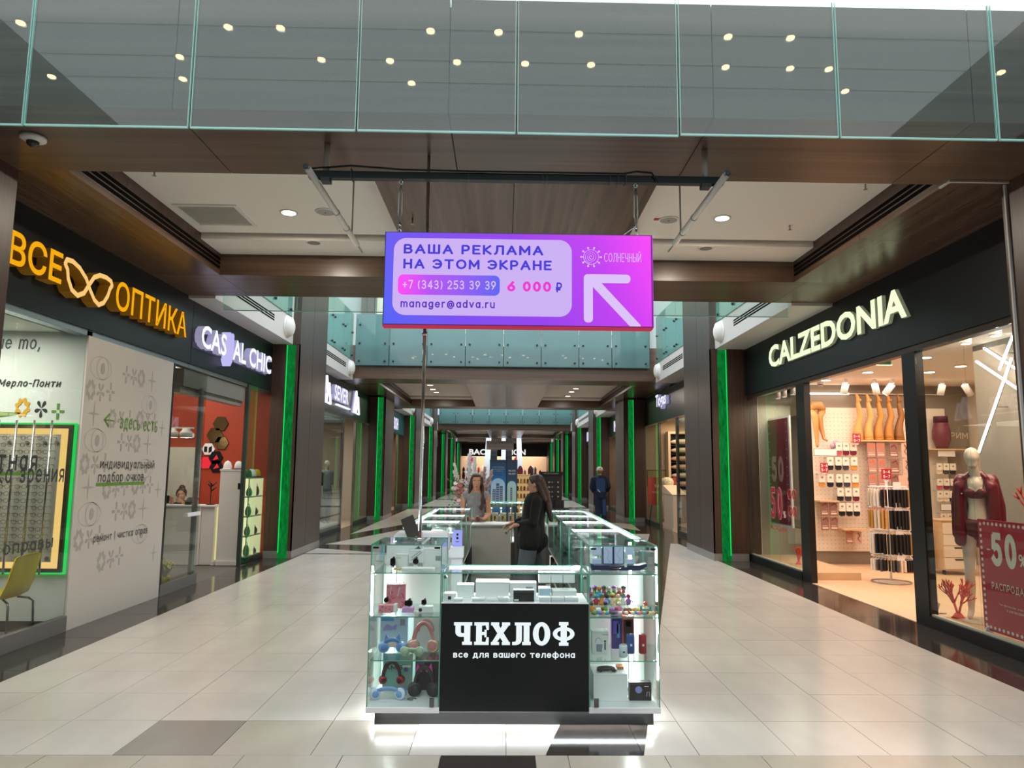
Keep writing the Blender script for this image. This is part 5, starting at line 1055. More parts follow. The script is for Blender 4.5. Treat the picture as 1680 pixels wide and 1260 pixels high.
# side runs of glass counters
def run_case(x0, x1, y0, y1, lab, inner):
    t = T('counter_case', lab, 'display case', ((x0+x1)/2,(y0+y1)/2,.1), 'glass counters along the kiosk sides')
    mk('cabinet', box(x0+.16 if inner > 0 else x0,x1 if inner > 0 else x1-.16,y0+.004,y1-.004,.102,.70), KW, t); mk('cabinet_top', box(x0,x1,y0+.002,y1-.002,.701,.72), KW, t)
    pane(t,'side_pane',x0,x0+.005,y0+.004,y1-.004,.72,1.214); pane(t,'side_pane',x1-.005,x1,y0+.004,y1-.004,.72,1.214); pane(t,'top_pane',x0,x1,y0+.002,y1-.002,1.215,1.221)
    s_ = mk('glass_shelf', box(x0+.03,x1-.03,y0+.01,y1-.01,.96,.966), CASEPANE, t); mk('shelf_edge', G().box(x0+.027,x0+.03,y0+.01,y1-.01,.958,.968).box(x1-.03,x1-.027,y0+.01,y1-.01,.958,.968), KE, s_)
    g = G()
    y0, y1 = y0+.005, y1-.005
    for x in (x0,x1): g.box(x-.004,x+.004,y0,y1,1.212,1.222)
    for y in (y0,y1):
        for x in (x0,x1): g.box(x-.004,x+.004,y-.004,y+.004,.72,1.22)
    mk('green_edge', g, KE, t)
    mk('light_tube', box(x0+.02,x1-.02,y1-.045,y1-.02,1.19,1.211), TUBE, t)
    area('lamp_of_counter', ((x0+x1)/2,y1-.05,1.185), .42, 6, (.94,1,.98), (-.5,0,0), .02)
    mk('dividing_pane', box(x0+.006,x1-.006,y1-.008,y1-.004,.72,1.212), CASEPANE, t)
    xo = x0+.03 if inner < 0 else x1-.03
    mk('side_light', box(xo-.012,xo+.012,y0+.02,y1-.05,1.198,1.211), TUBE, t)
    return t
RY = [5.6,6.6,7.6,8.6,9.62]; LY = [6.58,7.55,8.55,9.95]
PKC = [mat('accessory pack %d' % i, c, .4) for i, c in enumerate(('e9edf0','dfe6ea','aebfc8','6f7f88','cfd8dc','b7d3c8','2d3136','c9ced1','f4f6f8','8fa79e'))]
for si, (x0, x1, ys, inner, sn) in enumerate(((-.917,-.44,LY,-1,'pole'),(.602,1.083,RY,1,'toys'))):
    for k,(a,b) in enumerate(zip(ys, ys[1:])):
        inner_ = 1 if x0 > 0 else -1
        t = run_case(x0, x1, a, b, '%s glass counter case behind the %s, with lit top' % (ORD[k], 'toy case' if si else 'pole and plotter'), inner_)
        for lv, z in enumerate((.721,.967)):
            for r_ in range(3):
                n = max(3, int((b-a)/.16)); g0 = None
                for q in range(n):
                    h = RND.uniform(.05,.17); xx = x0+.085+.155*r_; yy = a+.09+q*(b-a-.16)/(n-1)
                    p = T('accessory_pack', 'accessory pack, %s shelf, row %s, %s, in the %s case behind the %s' % (('lower','upper')[lv], ('one','two','three')[r_], ORD[q], ORD[k], sn), 'package', (xx,yy,z), 'accessory packs in the side counters')
                    wd, dp = RND.uniform(.07,.12), RND.uniform(.03,.08); m = PKC[RND.randrange(10)]
                    mk('pack', box(xx-wd/2,xx+wd/2,yy-dp/2,yy+dp/2,z,z+h), m, p); mk('print', box(xx-wd*.3,xx+wd*.3,yy-dp/2-.001,yy-dp/2,z+h*.35,z+h*.75), PKC[(PKC.index(m)+3+r_)%10], p)
# black and coloured goods stored on the inner sides of the runs
STC = [mat('stored goods %d' % i, c, .6) for i, c in enumerate(('1a1a1c','2a2522','3b2a24','20242e','c4522c','2f7a3f','8f6a55','55453c','aeb4b8','6d5a52'))]
for si, (x, ys, d) in enumerate(((-.59,LY,1),(.755,RY,-1))):
    for k,(a,b) in enumerate(zip(ys, ys[1:])):
        n = int((b-a)/.095)
        for r_, (z, hh) in enumerate(((.102,.26),(.40,.26))):
            for q in range(n):
                yy = a+.05+q*.095; h = RND.uniform(.14,hh); ci = RND.choice((0,0,1,2,3,7,9,8) if si == 0 else (0,1,2,3,4,5,6,7,9))
                o = mk('stored_package', G().cbox((x+d*.075,yy,z+h/2),(.11,RND.uniform(.035,.075),h),rx=RND.uniform(-.06,.06)), STC[ci])
                tag(o, 'stored package, %s inner shelf, %s side, %s bay, %s place' % (('lower','upper')[r_], ('pole','toy')[si], ORD[k], ORD[q] if q < 14 else 'fifteenth'), 'package', 'packages on the inner shelves')
        tag(mk('inner_shelf', box(min(x,x+d*.145),max(x,x+d*.145),a+.01,b-.01,.385,.398), KW), 'inner shelf of the %s side run, bay %s' % (('pole','toy case')[si], ORD[k]), 'shelf', 'inner shelves')
# cabinet across the far end
t = T('end_cabinet', 'pale grey cabinet with one lockable door closing the far end of the kiosk', 'cabinet', (-.16,9.95,0))
mk('body', box(-.425,.10,9.72,10.2,0,.985), mat('pale grey laminate','b5b0a8',.4), t); mk('door', box(-.42,.10,9.70,9.719,.02,.975), mat('pale grey laminate','b5b0a8',.4), t, bevel=.003); mk('top', box(-.435,.14,9.68,10.25,.986,1.01), mat('grey worktop','a9a6a2',.35), t)
mk('lock', G().cyl((.04,9.70,.90),(.04,9.69,.90),.016,n=12), BLK, t)
t = T('end_counter', 'dark open counter next to the pale cabinet at the far end of the kiosk', 'counter', (.35,9.95,0))
mk('side_board', box(.15,.19,9.76,10.2,0,.98), mat('dark grey laminate','4a4846',.5), t); mk('back_board', box(.191,.6,10.14,10.2,0,.98), mat('dark grey laminate','4a4846',.5), t); mk('top', box(.145,.6,9.76,10.25,.981,1.005), mat('grey worktop','a9a6a2',.35), t)
# perfume island behind
t = T('perfume_case', 'glass case with pale perfume boxes behind the kiosk', 'display case', (.2,11.6,0), 'glass cases behind the kiosk')
mk('cabinet', box(-.45,.72,11.2,12.0,0,.62), mat('dark base','3a3836',.4), t); mk('floor_pane', box(-.45,.72,11.2,12.0,.621,.635), KW, t)
for nm,b in (('front_pane',(-.45,.72,11.2,11.206,.64,1.21)),('top_pane',(-.45,.72,11.2,12.0,1.212,1.218)),('glass_shelf',(-.44,.71,11.25,11.95,.895,.90))): mk(nm, box(*b), CASEPANE, t)
rim(t,-.45,.72,11.203,12.0,.635,1.215,.005); mk('mid_post', box(.12,.135,11.2,11.215,.635,1.21), ALU, t); mk('light_tube', box(-.43,.70,11.95,11.98,1.18,1.205), TUBE, t)
for i in range(9):
    x = -.38+.125*i; q = T('perfume_box', 'pale gold perfume box with a small bottle, %s in the glass case' % ORD[i], 'perfume', (x,11.35,.9), 'perfumes in the glass case')
    mk('carton', box(x-.045,x+.045,11.33,11.38,.901,1.065), mat('pale gold carton','cfc199',.4), q); mk('bottle', G().lathe((x+.02,11.29,.901),[(.022,0),(.024,.07),(.01,.08),(.01,.1),(.0001,.101)],10), mat('perfume glass','b59a58',.1), q, True); mk('label', box(x-.025,x+.01,11.328,11.33,.95,1.02), mat('perfume label','5f5136',.5), q)
for i in range(7):
    x = -.36+.16*i; q = T('perfume_bottle', 'dark perfume bottle, %s on the back row of the glass case' % ORD[i], 'perfume', (x,11.6,.9), 'bottles in the back row'); mk('bottle', G().lathe((x,11.6,.901),[(.035,0),(.037,.12),(.012,.14),(.012,.2),(.0001,.201)],10), BLK if i%2 else mat('grey bottle','6c7274',.15), q, True); mk('cap', G().cyl((x,11.6,1.102),(x,11.6,1.134),.016,n=10), ALU, q, True)
# pole
t = T('steel_pole', 'slender chrome pole rising from the near corner case to the ceiling', 'pole', (-.63,5.44,1.224)); mk('shaft', G().cyl((-.63,5.44,1.225),(-.63,5.44,ZS-.002),.0135,n=14), CHROME, t, True); mk('flange', G().lathe((-.63,5.44,1.224),[(.04,0),(.04,.008),(.02,.012),(.02,.05)],14), CHROME, t, True); mk('collar', G().cyl((-.63,5.44,2.78),(-.63,5.44,2.81),.02,n=14), CHROME, t, True)
# film plotter between the case and the run
t = T('film_plotter', 'white phone film cutting plotter with a printed front, on its own box', 'plotter', (-.72,6.05,.72)); PL = mat('plotter white','dcdfe2',.3)
mk('stand', box(-.84,-.465,5.66,6.5,.0,.98), KW, t); mk('housing', G().prism([(-.92,0),(-.455,0),(-.455,.20),(-.475,.235),(-.89,.235),(-.92,.20)],(0,6.22,.985),X1,Z1,0,.2), PL, t, bevel=.01); mk('slot', box(-.72,-.50,6.015,6.022,1.06,1.105), mat('slot dark','3a3532',.4), t); mk('film', box(-.70,-.52,6.01,6.016,1.065,1.085), mat('printed film','d9c5c0',.4), t); mk('blue_print', G().prism([(0,0),(.11,0),(.08,.17),(0,.17)],(-.905,6.018,.995),X1,Z1,0,.002), mat('pale blue print','9cc3dc',.4), t)
g = G(); text(g,'FILM CUTTER',(-.74,6.018,1.135),X1,Z1,width=.2,height=.024); mk('lettering', g, mat('plotter lettering','8b9298',.4), t)
t = T('dark_tablet', 'dark tablet leaning on the plotter by the pole', 'tablet', (-.75,5.95,1.2)); mk('body', G().cbox((-.765,5.93,1.27),(.10,.012,.17),ry=-.42,rx=-.2), mat('tablet dark','3a322d',.3), t); mk('bezel', G().cbox((-.765,5.9355,1.27),(.108,.004,.178),ry=-.42,rx=-.2), BLK, t)
t = T('phone_stand', 'white stand holding a phone sized lavender panel beside the plotter', 'phone stand', (-.38,6.1,1.0)); mk('block', box(-.44,-.33,6.0,6.1,1.02,1.105), PL, t); mk('panel', box(-.425,-.345,6.045,6.06,1.107,1.24), mat('lavender panel','8f96e0',.35,emit=.35), t)
g = G()
for z, r in ((1.205,.010),(1.175,.010)): g.cyl((-.385,6.045,z),(-.385,6.042,z),r,n=12)
g.box(-.40,-.37,6.042,6.045,1.143,1.148); mk('black_marks', g, BLK, t); mk('arm', box(-.452,-.441,6.0,6.1,1.02,1.08), PL, t); mk('leg', box(-.43,-.34,6.02,6.08,0,1.02), KW, t)
# ================================================================== GOODS IN THE KIOSK
def watch(x, y, z, w_, h, face, strap, lab, rnd=True, stand=.02):
    t = T('smart_watch', lab, 'watch', (x,y,z), 'watches in the tall case')
    mk('stand', box(x-w_*.3,x+w_*.3,y,y+.025,z,z+stand), WHITEP, t)
    zc = z+stand+h/2
    g = G()
    if rnd: g.cyl((x,y+.008,zc),(x,y-.006,zc),w_/2,n=20)
    else: g.prism([(w_/2*sx_,h*.42*sz_) for sx_,sz_ in ((-1,-.7),(-.7,-1),(.7,-1),(1,-.7),(1,.7),(.7,1),(-.7,1),(-1,.7))],(x,y,zc),X1,Z1,-.008,.006)
    mk('case', g, DARKMET, t)
    g = G()
    if rnd: g.cyl((x,y-.0062,zc),(x,y-.0075,zc),w_*.42,n=20)
    else: g.prism([(w_*.4*sx_,h*.34*sz_) for sx_,sz_ in ((-1,-1),(1,-1),(1,1),(-1,1))],(x,y,zc),X1,Z1,.0062,.0075)
    mk('face', g, face, t)
    mk('strap', G().tube([(x,y,zc+h*.42),(x,y+.012,zc+h*.52),(x,y+.035,zc+h*.4),(x,y+.045,zc),(x,y+.035,zc-h*.4),(x,y+.012,zc-h*.5),(x,y,zc-h*.42)],w_*.28,8,flat=.25), strap, t, True)
BFACE = mat('watch glass black','0c0d10',.08); GFACE = mat('watch glass blue grey','8fa3b2',.1)
watch(-.805,5.3,1.029,.036,.062,BFACE,BLK,'black oval watch on the top shelf near the light tube',False,.012)
watch(-.635,5.27,1.029,.042,.045,BFACE,DARKMET,'round black watch with steel strap on the top shelf',True,.03)
watch(-.635,5.38,1.10,.038,.05,GFACE,DARKMET,'square watch with blue grey face, higher behind the round one',False,.02)
watch(-.835,5.24,.79,.034,.034,BFACE,BLK,'round black watch in front of the pink pattern box',True,.006)
watch(-.675,5.24,.765,.056,.044,BFACE,BLK,'wide oval black watch on the pink lilac box',False,.005)
watch(-.565,5.24,.775,.036,.038,BFACE,BLK,'small square black watch on the white box of the second shelf',False,.005)
def carton(x0,x1,y0,y1,z0,z1,m,lab,cat='box',group=None,prints=(),name='carton',tilt=None):
    t = T(name, lab, cat, ((x0+x1)/2,(y0+y1)/2,z0), group)
    mk('body', box(x0,x1,y0,y1,z0,z1), m, t, bevel=.0015)
    mk('lid_seam', box(x0-.0004,x1+.0004,y0-.0004,y1+.0004,z1-.012,z1-.0112), mat('carton seam','a9a9aa',.6), t)
    for nm, g, pm in prints: mk(nm, g, pm, t)
    return t
CWH = mat('white carton','eceef0',.45); CBL = mat('pale blue carton','b9d4e6',.45); PINK = mat('pink carton','e58f9d',.45); PINKD = mat('dark pink print','b8405a',.5); LIL = mat('pink lilac carton','d79fd8',.45)
BPR = mat('black print','26282b',.5); GPR = mat('grey print','9aa0a6',.5); BLP = mat('blue print','5f9ed0',.5)
def F(x0,x1,z0,z1,y): return box(x0,x1,y-.0012,y-.0002,z0,z1)
carton(-.87,-.60,5.40,5.46,1.029,1.20,CWH,'large white box at the back of the top shelf', 'box','watch boxes',[('grey_print',F(-.70,-.655,1.13,1.155,5.40),GPR)])
carton(-.79,-.70,5.33,5.37,1.029,1.125,CWH,'white watch box with pale print on the top shelf','box','watch boxes',[('pale_print',F(-.785,-.75,1.095,1.105,5.33),mat('pale yellow print','e3dfb0',.5))])
carton(-.695,-.585,5.34,5.365,1.06,1.155,CWH,'white box with diagonal line drawing behind the round watch','box','watch boxes',[('line_drawing',G().prism([(.01,.02),(.09,.08),(.092,.076),(.012,.016)],(-.69,5.339,1.06),X1,Z1,0,.001).prism([(.01,.04),(.08,.09),(.082,.086),(.012,.036)],(-.69,5.339,1.06),X1,Z1,0,.001),GPR)])
carton(-.595,-.45,5.36,5.42,1.029,1.165,CWH,'white box with square grey print at the inner end of the top shelf','box','watch boxes',[('grey_print',F(-.50,-.455,1.075,1.11,5.36),GPR)])
carton(-.78,-.73,5.18,5.24,1.029,1.042,mat('beige strip','cdb98a',.5),'beige label block on the top shelf front','label')
carton(-.715,-.49,5.13,5.22,1.029,1.05,CWH,'long flat white tray with small grey lettering on the top shelf','tray',None,[('lettering',text(G(),'ULTRA',(-.62,5.129,1.036),X1,Z1,width=.05,height=.008),GPR)])
g = G()
for i in range(26):
    a, b = RND.uniform(0,.13), RND.uniform(0,.19); g.tube([(-.85+a,5.348,.735+b),(-.85+a+RND.uniform(-.02,.02),5.348,.735+b+.012)],.0025,4)
carton(-.853,-.715,5.35,5.38,.733,.905,PINK,'pink box with flower pattern standing on the second shelf','box','patterned boxes',[('pattern',g,PINKD),('strap_print',G().prism([(.025,.10),(.033,.16),(.037,.16),(.029,.10)],(-.853,5.349,.733),X1,Z1,0,.001).prism([(.08,.09),(.095,.155),(.10,.155),(.085,.09)],(-.853,5.349,.733),X1,Z1,0,.001),WHITEP)])
g = G()
for i in range(14):
    a = RND.uniform(.005,.09); b = RND.uniform(.005,.045); g.cyl((-.875+a,5.189,.735+b),(-.875+a,5.1875,.735+b),.004,n=6)
carton(-.88,-.775,5.19,5.25,.733,.785,PINK,'low pink box with white dots under the round watch','box','patterned boxes',[('dots',g,PINKD),('white_side',box(-.7745,-.752,5.19,5.25,.733,.79),CWH)])
carton(-.715,-.635,5.2,5.27,.733,.765,LIL,'pink lilac box carrying the oval watch','box','patterned boxes'); carton(-.60,-.50,5.2,5.27,.733,.775,CWH,'white box with round black print on the second shelf','box','patterned boxes',[('round_print',G().cyl((-.585,5.1995,.752),(-.585,5.1985,.752),.013,n=12),BPR)])
# headphones
def headphones(x, y, z, w_, h, mb, mc, mp, lab, ears=None, tilt=0.0, fold=0.0, cup=.038):
    t = T('headphones', lab, 'headphones', (x,y,z), 'headphones in the tall case')
    zc = z+cup; hw = w_/2-cup*.35; ht = h-cup
    pts = [(x+hw*cos(a), y+fold*sin(a), zc+(ht)*sin(a)) for a in [pi*i/18 for i in range(19)]]
    mk('headband', G().tube(pts, [.008+.004*sin(pi*i/18) for i in range(19)], 10, flat=1.6), mb, t, True)
    for s in (-1,1):
        c_ = Vector((x+s*hw, y, zc)); d = Vector((-s*(.32), -.95, 0)).normalized()
        e = mk('ear_cup', G().lathe(c_-d*.014, [(cup*.86,0),(cup,.008),(cup,.022),(cup*.8,.03)], 20, d), mc, t, True)
        mk('cushion', G().lathe(c_-d*.032, [(cup*.55,0),(cup*.9,.003),(cup*.95,.012),(cup*.88,.02)], 20, d), mp, e, True)
        mk('cap_disc', G().lathe(c_+d*.0162, [(cup*.6,0),(cup*.55,.003)], 18, d), mb, e, True)
        if ears: mk('cat_ear', G().prism([(-.024,0),(.024,0),(s*.014,.056)],(x+s*hw*.55,y,zc+ht*.80),X1,Z1,-.008,.008), ears, t, bevel=.003)
    return t
SKY = mat('sky blue plastic','7fa6dd',.35); SKYD = mat('deep sky blue','5f86c8',.4); SAGE = mat('sage green plastic','9fb39a',.4); ROSE = mat('rose pink plastic','d78a8c',.35); GOLD = mat('rose gold cups','d9b5a2',.25,metal=.4); DKG = mat('dark grey plastic','2a2c30',.4); REDP = mat('red cushion','c2262e',.5); PALEW = mat('pale blue white','d8e4f0',.35); PK2 = mat('hot pink ear','e23aa8',.5)
headphones(-.787,5.27,.441,.150,.09,SKYD,SKY,SKY,'sky blue headphones with two upright ears, lying on the third shelf',SKYD)
headphones(-.635,5.17,.441,.12,.045,SAGE,SAGE,PALEW,'small sage green headphones lying at the front of the third shelf',None,cup=.033)
headphones(-.567,5.27,.441,.175,.205,ROSE,GOLD,ROSE,'rose pink headphones with rose gold cups on the third shelf',None,cup=.047)
headphones(-.80,5.36,.20,.145,.155,mat('plum dark band','3d2530',.4),REDP,DKG,'dark headphones with red cups on the bottom board',None,cup=.028)
headphones(-.80,5.2,.141,.20,.075,SKY,PALEW,SKYD,'pale blue and white headphones lying in front on the bottom board',None,cup=.04)
headphones(-.555,5.27,.141,.165,.20,DKG,DKG,BLK,'black headphones with hot pink cat ears on the bottom board',PK2,cup=.05)
mk('cable', G().tube([(-.63+.03*cos(a),5.2+.02*sin(a),.147) for a in [2*pi*i/16 for i in range(14)]],.003,6), BLK, bpy.data.objects['headphones.005'], True)
g = G().prism([(.02,.14),(.05,.17),(.09,.15),(.12,.17),(.12,.13),(.02,.12)],(-.90,5.409,.441),X1,Z1,0,.001)
carton(-.90,-.70,5.41,5.45,.441,.665,CBL,'pale blue picture box behind the sky blue headphones','box','headphone boxes',[('mountain_print',g,mat('lilac print','a9a3d6',.5)),('blue_header',F(-.895,-.80,.63,.655,5.41),BLP),('sand_print',F(-.895,-.72,.45,.475,5.41),mat('sand print','e3d0b0',.5)),('black_print',F(-.755,-.72,.60,.645,5.41),GPR)])
carton(-.655,-.46,5.41,5.45,.441,.70,CWH,'white box behind the rose pink headphones','box','headphone boxes',[('headset_picture',G().tube([(-.56+.055*cos(a),5.409,.56+.09*sin(a)) for a in [pi*i/10 for i in range(11)]],.009,6,flat=.2),ROSE),('grey_print',F(-.645,-.60,.655,.685,5.41),GPR)])
g = G(); text(g,'БЕСПРОВОДНЫЕ',(-.86,5.419,.345),X1,Z1,width=.11,height=.014,bold=.04); text(g,'НАУШНИКИ',(-.86,5.419,.322),X1,Z1,width=.09,height=.014,bold=.04); text(g,'AMG',(-.86,5.419,.285),X1,Z1,width=.13,height=.03,bold=.03)
carton(-.875,-.66,5.42,5.46,.141,.40,mat('teal carton','7fb9ae',.45),'teal headphone box with dark lettering on the bottom board','box','headphone boxes',[('lettering',g,mat('plum lettering','43303d',.5)),('white_print',F(-.73,-.67,.30,.315,5.42),WHITEP),('grey_block',F(-.76,-.665,.155,.25,5.42),mat('grey teal block','9fb0ae',.5)),('round_print',G().cyl((-.705,5.4195,.285),(-.705,5.4185,.285),.017,n=12),mat('purple print','77598f',.5))])
g = G().prism([(.08,.20),(.095,.25),(.125,.215)],(-.635,5.419,.141),X1,Z1,0,.001).prism([(.14,.21),(.15,.26),(.17,.22)],(-.635,5.419,.141),X1,Z1,0,.001)
carton(-.637,-.45,5.42,5.46,.141,.405,mat('dark plum carton','352c3a',.45),'dark plum box with pink print behind the cat ear headphones','box','headphone boxes',[('pink_print',g,PK2),('yellow_dot',G().cyl((-.61,5.4195,.385),(-.61,5.4185,.385),.016,n=12),mat('mustard print','b79a2c',.5)),('violet_print',F(-.62,-.57,.32,.37,5.42),mat('violet print','6d3f78',.5))])
# right case, top: dark blue organiser with phones
ORG = mat('navy organiser','2f3358',.4); SCR = mat('pale blue phone screen','b9c8e6',.15,emit=.15)
t = T('phone_display', 'navy display rack with two large pale phone panels and four small ones', 'phone display', (.80,5.3,1.029))
mk('tray', G().prism([(0,0),(.35,0),(.40,.03),(.40,.05),(.34,.035),(.02,.035),(-.01,.05),(-.01,.03)],(.645,5.24,1.028),X1,Z1,-.08,.0), ORG, t)
mk('frame', box(.735,.895,5.335,5.345,1.06,1.205), ORG, t)
for i,(a,b,z0,z1) in enumerate(((.742,.808,1.065,1.2),(.822,.888,1.065,1.2),(.66,.725,1.125,1.2),(.66,.725,1.06,1.10),(.905,.965,1.125,1.2),(.905,.965,1.06,1.10))): mk('phone_panel', G().box(a,b,5.325,5.334,z0,z1), SCR, t, bevel=.003)
mk('cable_print', G().tube([(.755,5.3242,1.18),(.78,5.3242,1.15),(.77,5.3242,1.10),(.795,5.3242,1.075)],.0015,5).tube([(.87,5.3242,1.18),(.84,5.3242,1.13),(.865,5.3242,1.10),(.85,5.3242,1.07)],.0015,5), GPR, t)
mk('pouch', G().sph((.815,5.2,1.062),(.05,.03,.016),12,7), mat('dark plum pouch','40324f',.5), t, True); mk('white_tag', box(.868,.885,5.155,5.16,1.063,1.09), WHITEP, t)
# toys on the second shelf: small coloured figures, each its own
TOYC = ['e2462f','e8c02a','f0ece4','2d2a2c','e88f3a','6f9a54','d98bb0','4fa8c8','9a6cc0','c23a52','f2d3b0','8a5a3c','4a5a5f','e6e07a']
TM = [mat('toy colour %d' % i, c, .45) for i, c in enumerate(TOYC)]
def toy(x, y, z, s, a, b, lab, kind):
    t = T('toy_figure', lab, 'toy', (x,y,z), 'small toys in the tall case')
    if kind == 0:
        mk('body', G().lathe((x,y,z),[(.012*s,0),(.014*s,.008*s),(.012*s,.03*s),(.005*s,.038*s)],10), TM[a], t, True); mk('head', G().sph((x,y,z+.047*s),(.0125*s,.0125*s,.013*s),12,8), TM[b], t, True)
        for q in (-1,1): mk('arm', G().cyl((x+q*.012*s,y,z+.026*s),(x+q*.022*s,y-.004*s,z+.014*s),.004*s,n=6), TM[a], t, True)
    elif kind == 1:
        mk('body', G().lathe((x,y,z),[(.016*s,0),(.016*s,.008*s),(.009*s,.038*s),(.007*s,.04*s)],12), TM[a], t, True); mk('head', G().sph((x,y,z+.048*s),.0125*s,12,8), TM[b], t, True); mk('cap', G().lathe((x,y,z+.052*s),[(.0138*s,0),(.015*s,.008*s),(.0001,.015*s)],12), TM[(a+3)%14], t, True)
    else:
        mk('body', G().sph((x,y,z+.012*s),(.022*s,.015*s,.012*s),12,7), TM[a], t, True); mk('head', G().sph((x+.02*s,y-.004*s,z+.017*s),(.011*s,.011*s,.011*s),10,7), TM[b], t, True)
CN = ['red','yellow','white','black','orange','green','pink','blue','violet','crimson','peach','brown','grey','lemon']
lay = []
for i,(dx) in enumerate((.0,.04,.075,.11,.145,.185,.225,.26)): lay.append((.65+dx, 5.45, .80+.03*sin(pi*(i+1)/9), 1.35, i%2, 'back'))
for i,dx in enumerate((.0,.045,.085,.125,.165,.205,.245,.285)): lay.append((.645+dx, 5.36, .765-.0*i, 1.3, (i+1)%2, 'second'))
for i,dx in enumerate((.0,.05,.1,.15,.2,.25,.30,.345,.39)): lay.append((.645+dx, 5.26, .733, 1.25, (0,2,1,2,0,2,2,2,0)[i], 'third'))
for i,dx in enumerate((.0,.045,.09,.135,.18,.225,.27,.315,.355,.395)): lay.append((.65+dx, 5.15, .733, 1.1, 2, 'front'))
tiers_ = {'back':('step','back'),'second':('step','second')}
for nm,(y0,y1,z) in {'back':(5.42,5.485,.80),'second':(5.33,5.395,.765)}.items():
    tag(mk('toy_step', box(.63,.93 if nm == 'back' else .96,y0,y1,.733,z-.001), CASEPANE), 'clear %s step under the toys' % nm, 'stand')
cnt = {}
for i,(x,y,z,s,kd,rw) in enumerate(lay):
    a, b = RND.randrange(14), RND.randrange(14); b = (b+1)%14 if a == b else b; cnt[rw] = cnt.get(rw,0)+1
    if rw == 'back': z = .80
    toy(x, y, z, s, a, b, 'tiny %s and %s toy, %s in the %s row of the toy shelf' % (CN[a], CN[b], ORD[cnt[rw]-1], rw), kd)
tag(mk('toy_gate', G().box(.985,1.0,5.2,5.21,.733,.785).box(1.05,1.065,5.2,5.21,.733,.785).box(1.0,1.05,5.2,5.21,.75,.765), mat('teal toy plastic','4f9a98',.4)), 'teal toy gate on the toy shelf near the light tube', 'toy')
# third shelf: speakers
def speaker(x,y,z,r,h,m,lab,mg):
    t = T('bluetooth_speaker', lab, 'speaker', (x,y,z), 'round speakers on the third shelf'); mk('body', G().lathe((x,y,z),[(r*.8,0),(r,.008),(r,h-.008),(r*.85,h)],22), m, t, True); mk('end_cap', G().lathe((x,y,z+h),[(r*.8,0),(r*.7,.003),(.0001,.003)],18), mg, t, True)
    g = G()
    for q in range(9): g.box(x-r*.25,x+r*.25,y-r-.0012,y-r+.002,z+h*.42+q*h*.012,z+h*.42+q*h*.012+.002)
    mk('badge', g, BPR if mg is not BLK else WHITEP, t)
speaker(.855,5.17,.441,.029,.085,PALEW,'white round ribbed speaker in front on the third shelf',GPR); speaker(.925,5.27,.441,.028,.135,mat('speaker blue','2f4f96',.55),'tall blue round speaker on the third shelf',BLK); speaker(1.012,5.27,.441,.028,.135,mat('speaker red','a31f2e',.55),'tall red round speaker on the third shelf',BLK)
g = G().tube([(.69+.022*cos(a),5.249,.525+.028*sin(a)) for a in [pi*i/8 for i in range(9)]],.003,5,flat=.4).prism([(.03,.02),(.07,.015),(.075,.07),(.03,.07)],(.645,5.2495,.44),X1,Z1,0,.001)
carton(.645,.765,5.25,5.33,.441,.60,CWH,'white box with a pictured karaoke speaker on the third shelf','box','speaker boxes',[('speaker_picture',g,mat('blue grey print','8d9bb0',.5)),('mic_picture',G().box(.733,.742,5.2485,5.2498,.47,.52).cyl((.7375,5.2498,.53),(.7375,5.2485,.53),.008,n=10),BPR),('red_line',F(.715,.76,.575,.578,5.25),SR)])
carton(.81,.885,5.40,5.46,.441,.675,mat('violet blue carton','3d2f7a',.4),'violet blue speaker box at the back of the third shelf','box','speaker boxes',[('print',F(.82,.86,.55,.64,5.40),mat('violet light print','6a58b8',.5)),('picture',F(.848,.868,.52,.62,5.40),BLP)]); carton(.89,.975,5.40,5.46,.441,.675,mat('salmon red carton','d2565c',.4),'salmon red speaker box at the back of the third shelf','box','speaker boxes',[('dark_print',F(.897,.968,.48,.65,5.40),BPR),('figure_print',F(.915,.95,.60,.64,5.40),mat('orange print','d5793a',.5))])
carton(.645,.885,5.18,5.42,.141,.325,CWH,'large plain white box on the bottom board beside the earphone box','box','bottom boxes')
g = G().cyl((.965,5.1895,.215),(.965,5.1885,.215),.024,n=18)
carton(.90,1.055,5.19,5.25,.141,.265,mat('black earphone carton','1d1c20',.4),'black earphone box with a round lavender picture on the bottom board','box','bottom boxes',[('round_picture',g,mat('lavender print','8d8fd0',.5)),('earphone_picture',G().tube([(1.02,5.1888,.17),(1.025,5.1888,.20),(1.04,5.1888,.20),(1.04,5.1888,.17)],.003,5),GPR),('white_marks',F(1.005,1.035,.235,.24,5.19),WHITEP)])
t = T('controller', 'dark grey game controller lying on the large white box', 'controller', (.75,5.25,.327)); mk('body', G().sph((.745,5.25,.345),(.07,.035,.016),14,8), DKG, t, True)
for q in (-1,1): mk('grip', G().sph((.745+q*.05,5.23,.34),(.022,.035,.012),10,6), DKG, t, True)
carton(.83,.875,5.28,5.36,.327,.347,mat('orange carton','c9803a',.4),'small orange box behind the game controller','box','bottom boxes')
t = T('power_bank', 'grey power bank with looped cord near the light tube', 'power bank', (.97,5.38,.141)); mk('body', G().cbox((.95,5.40,.16),(.08,.10,.018),rz=.4), mat('power bank grey','6d7174',.4), t, bevel=.004); mk('cord', G().tube([(.99+.025*cos(a),5.40+.025*sin(a),.16+.02*sin(a)) for a in [2*pi*i/14 for i in range(13)]],.002,5), BPR, t, True)
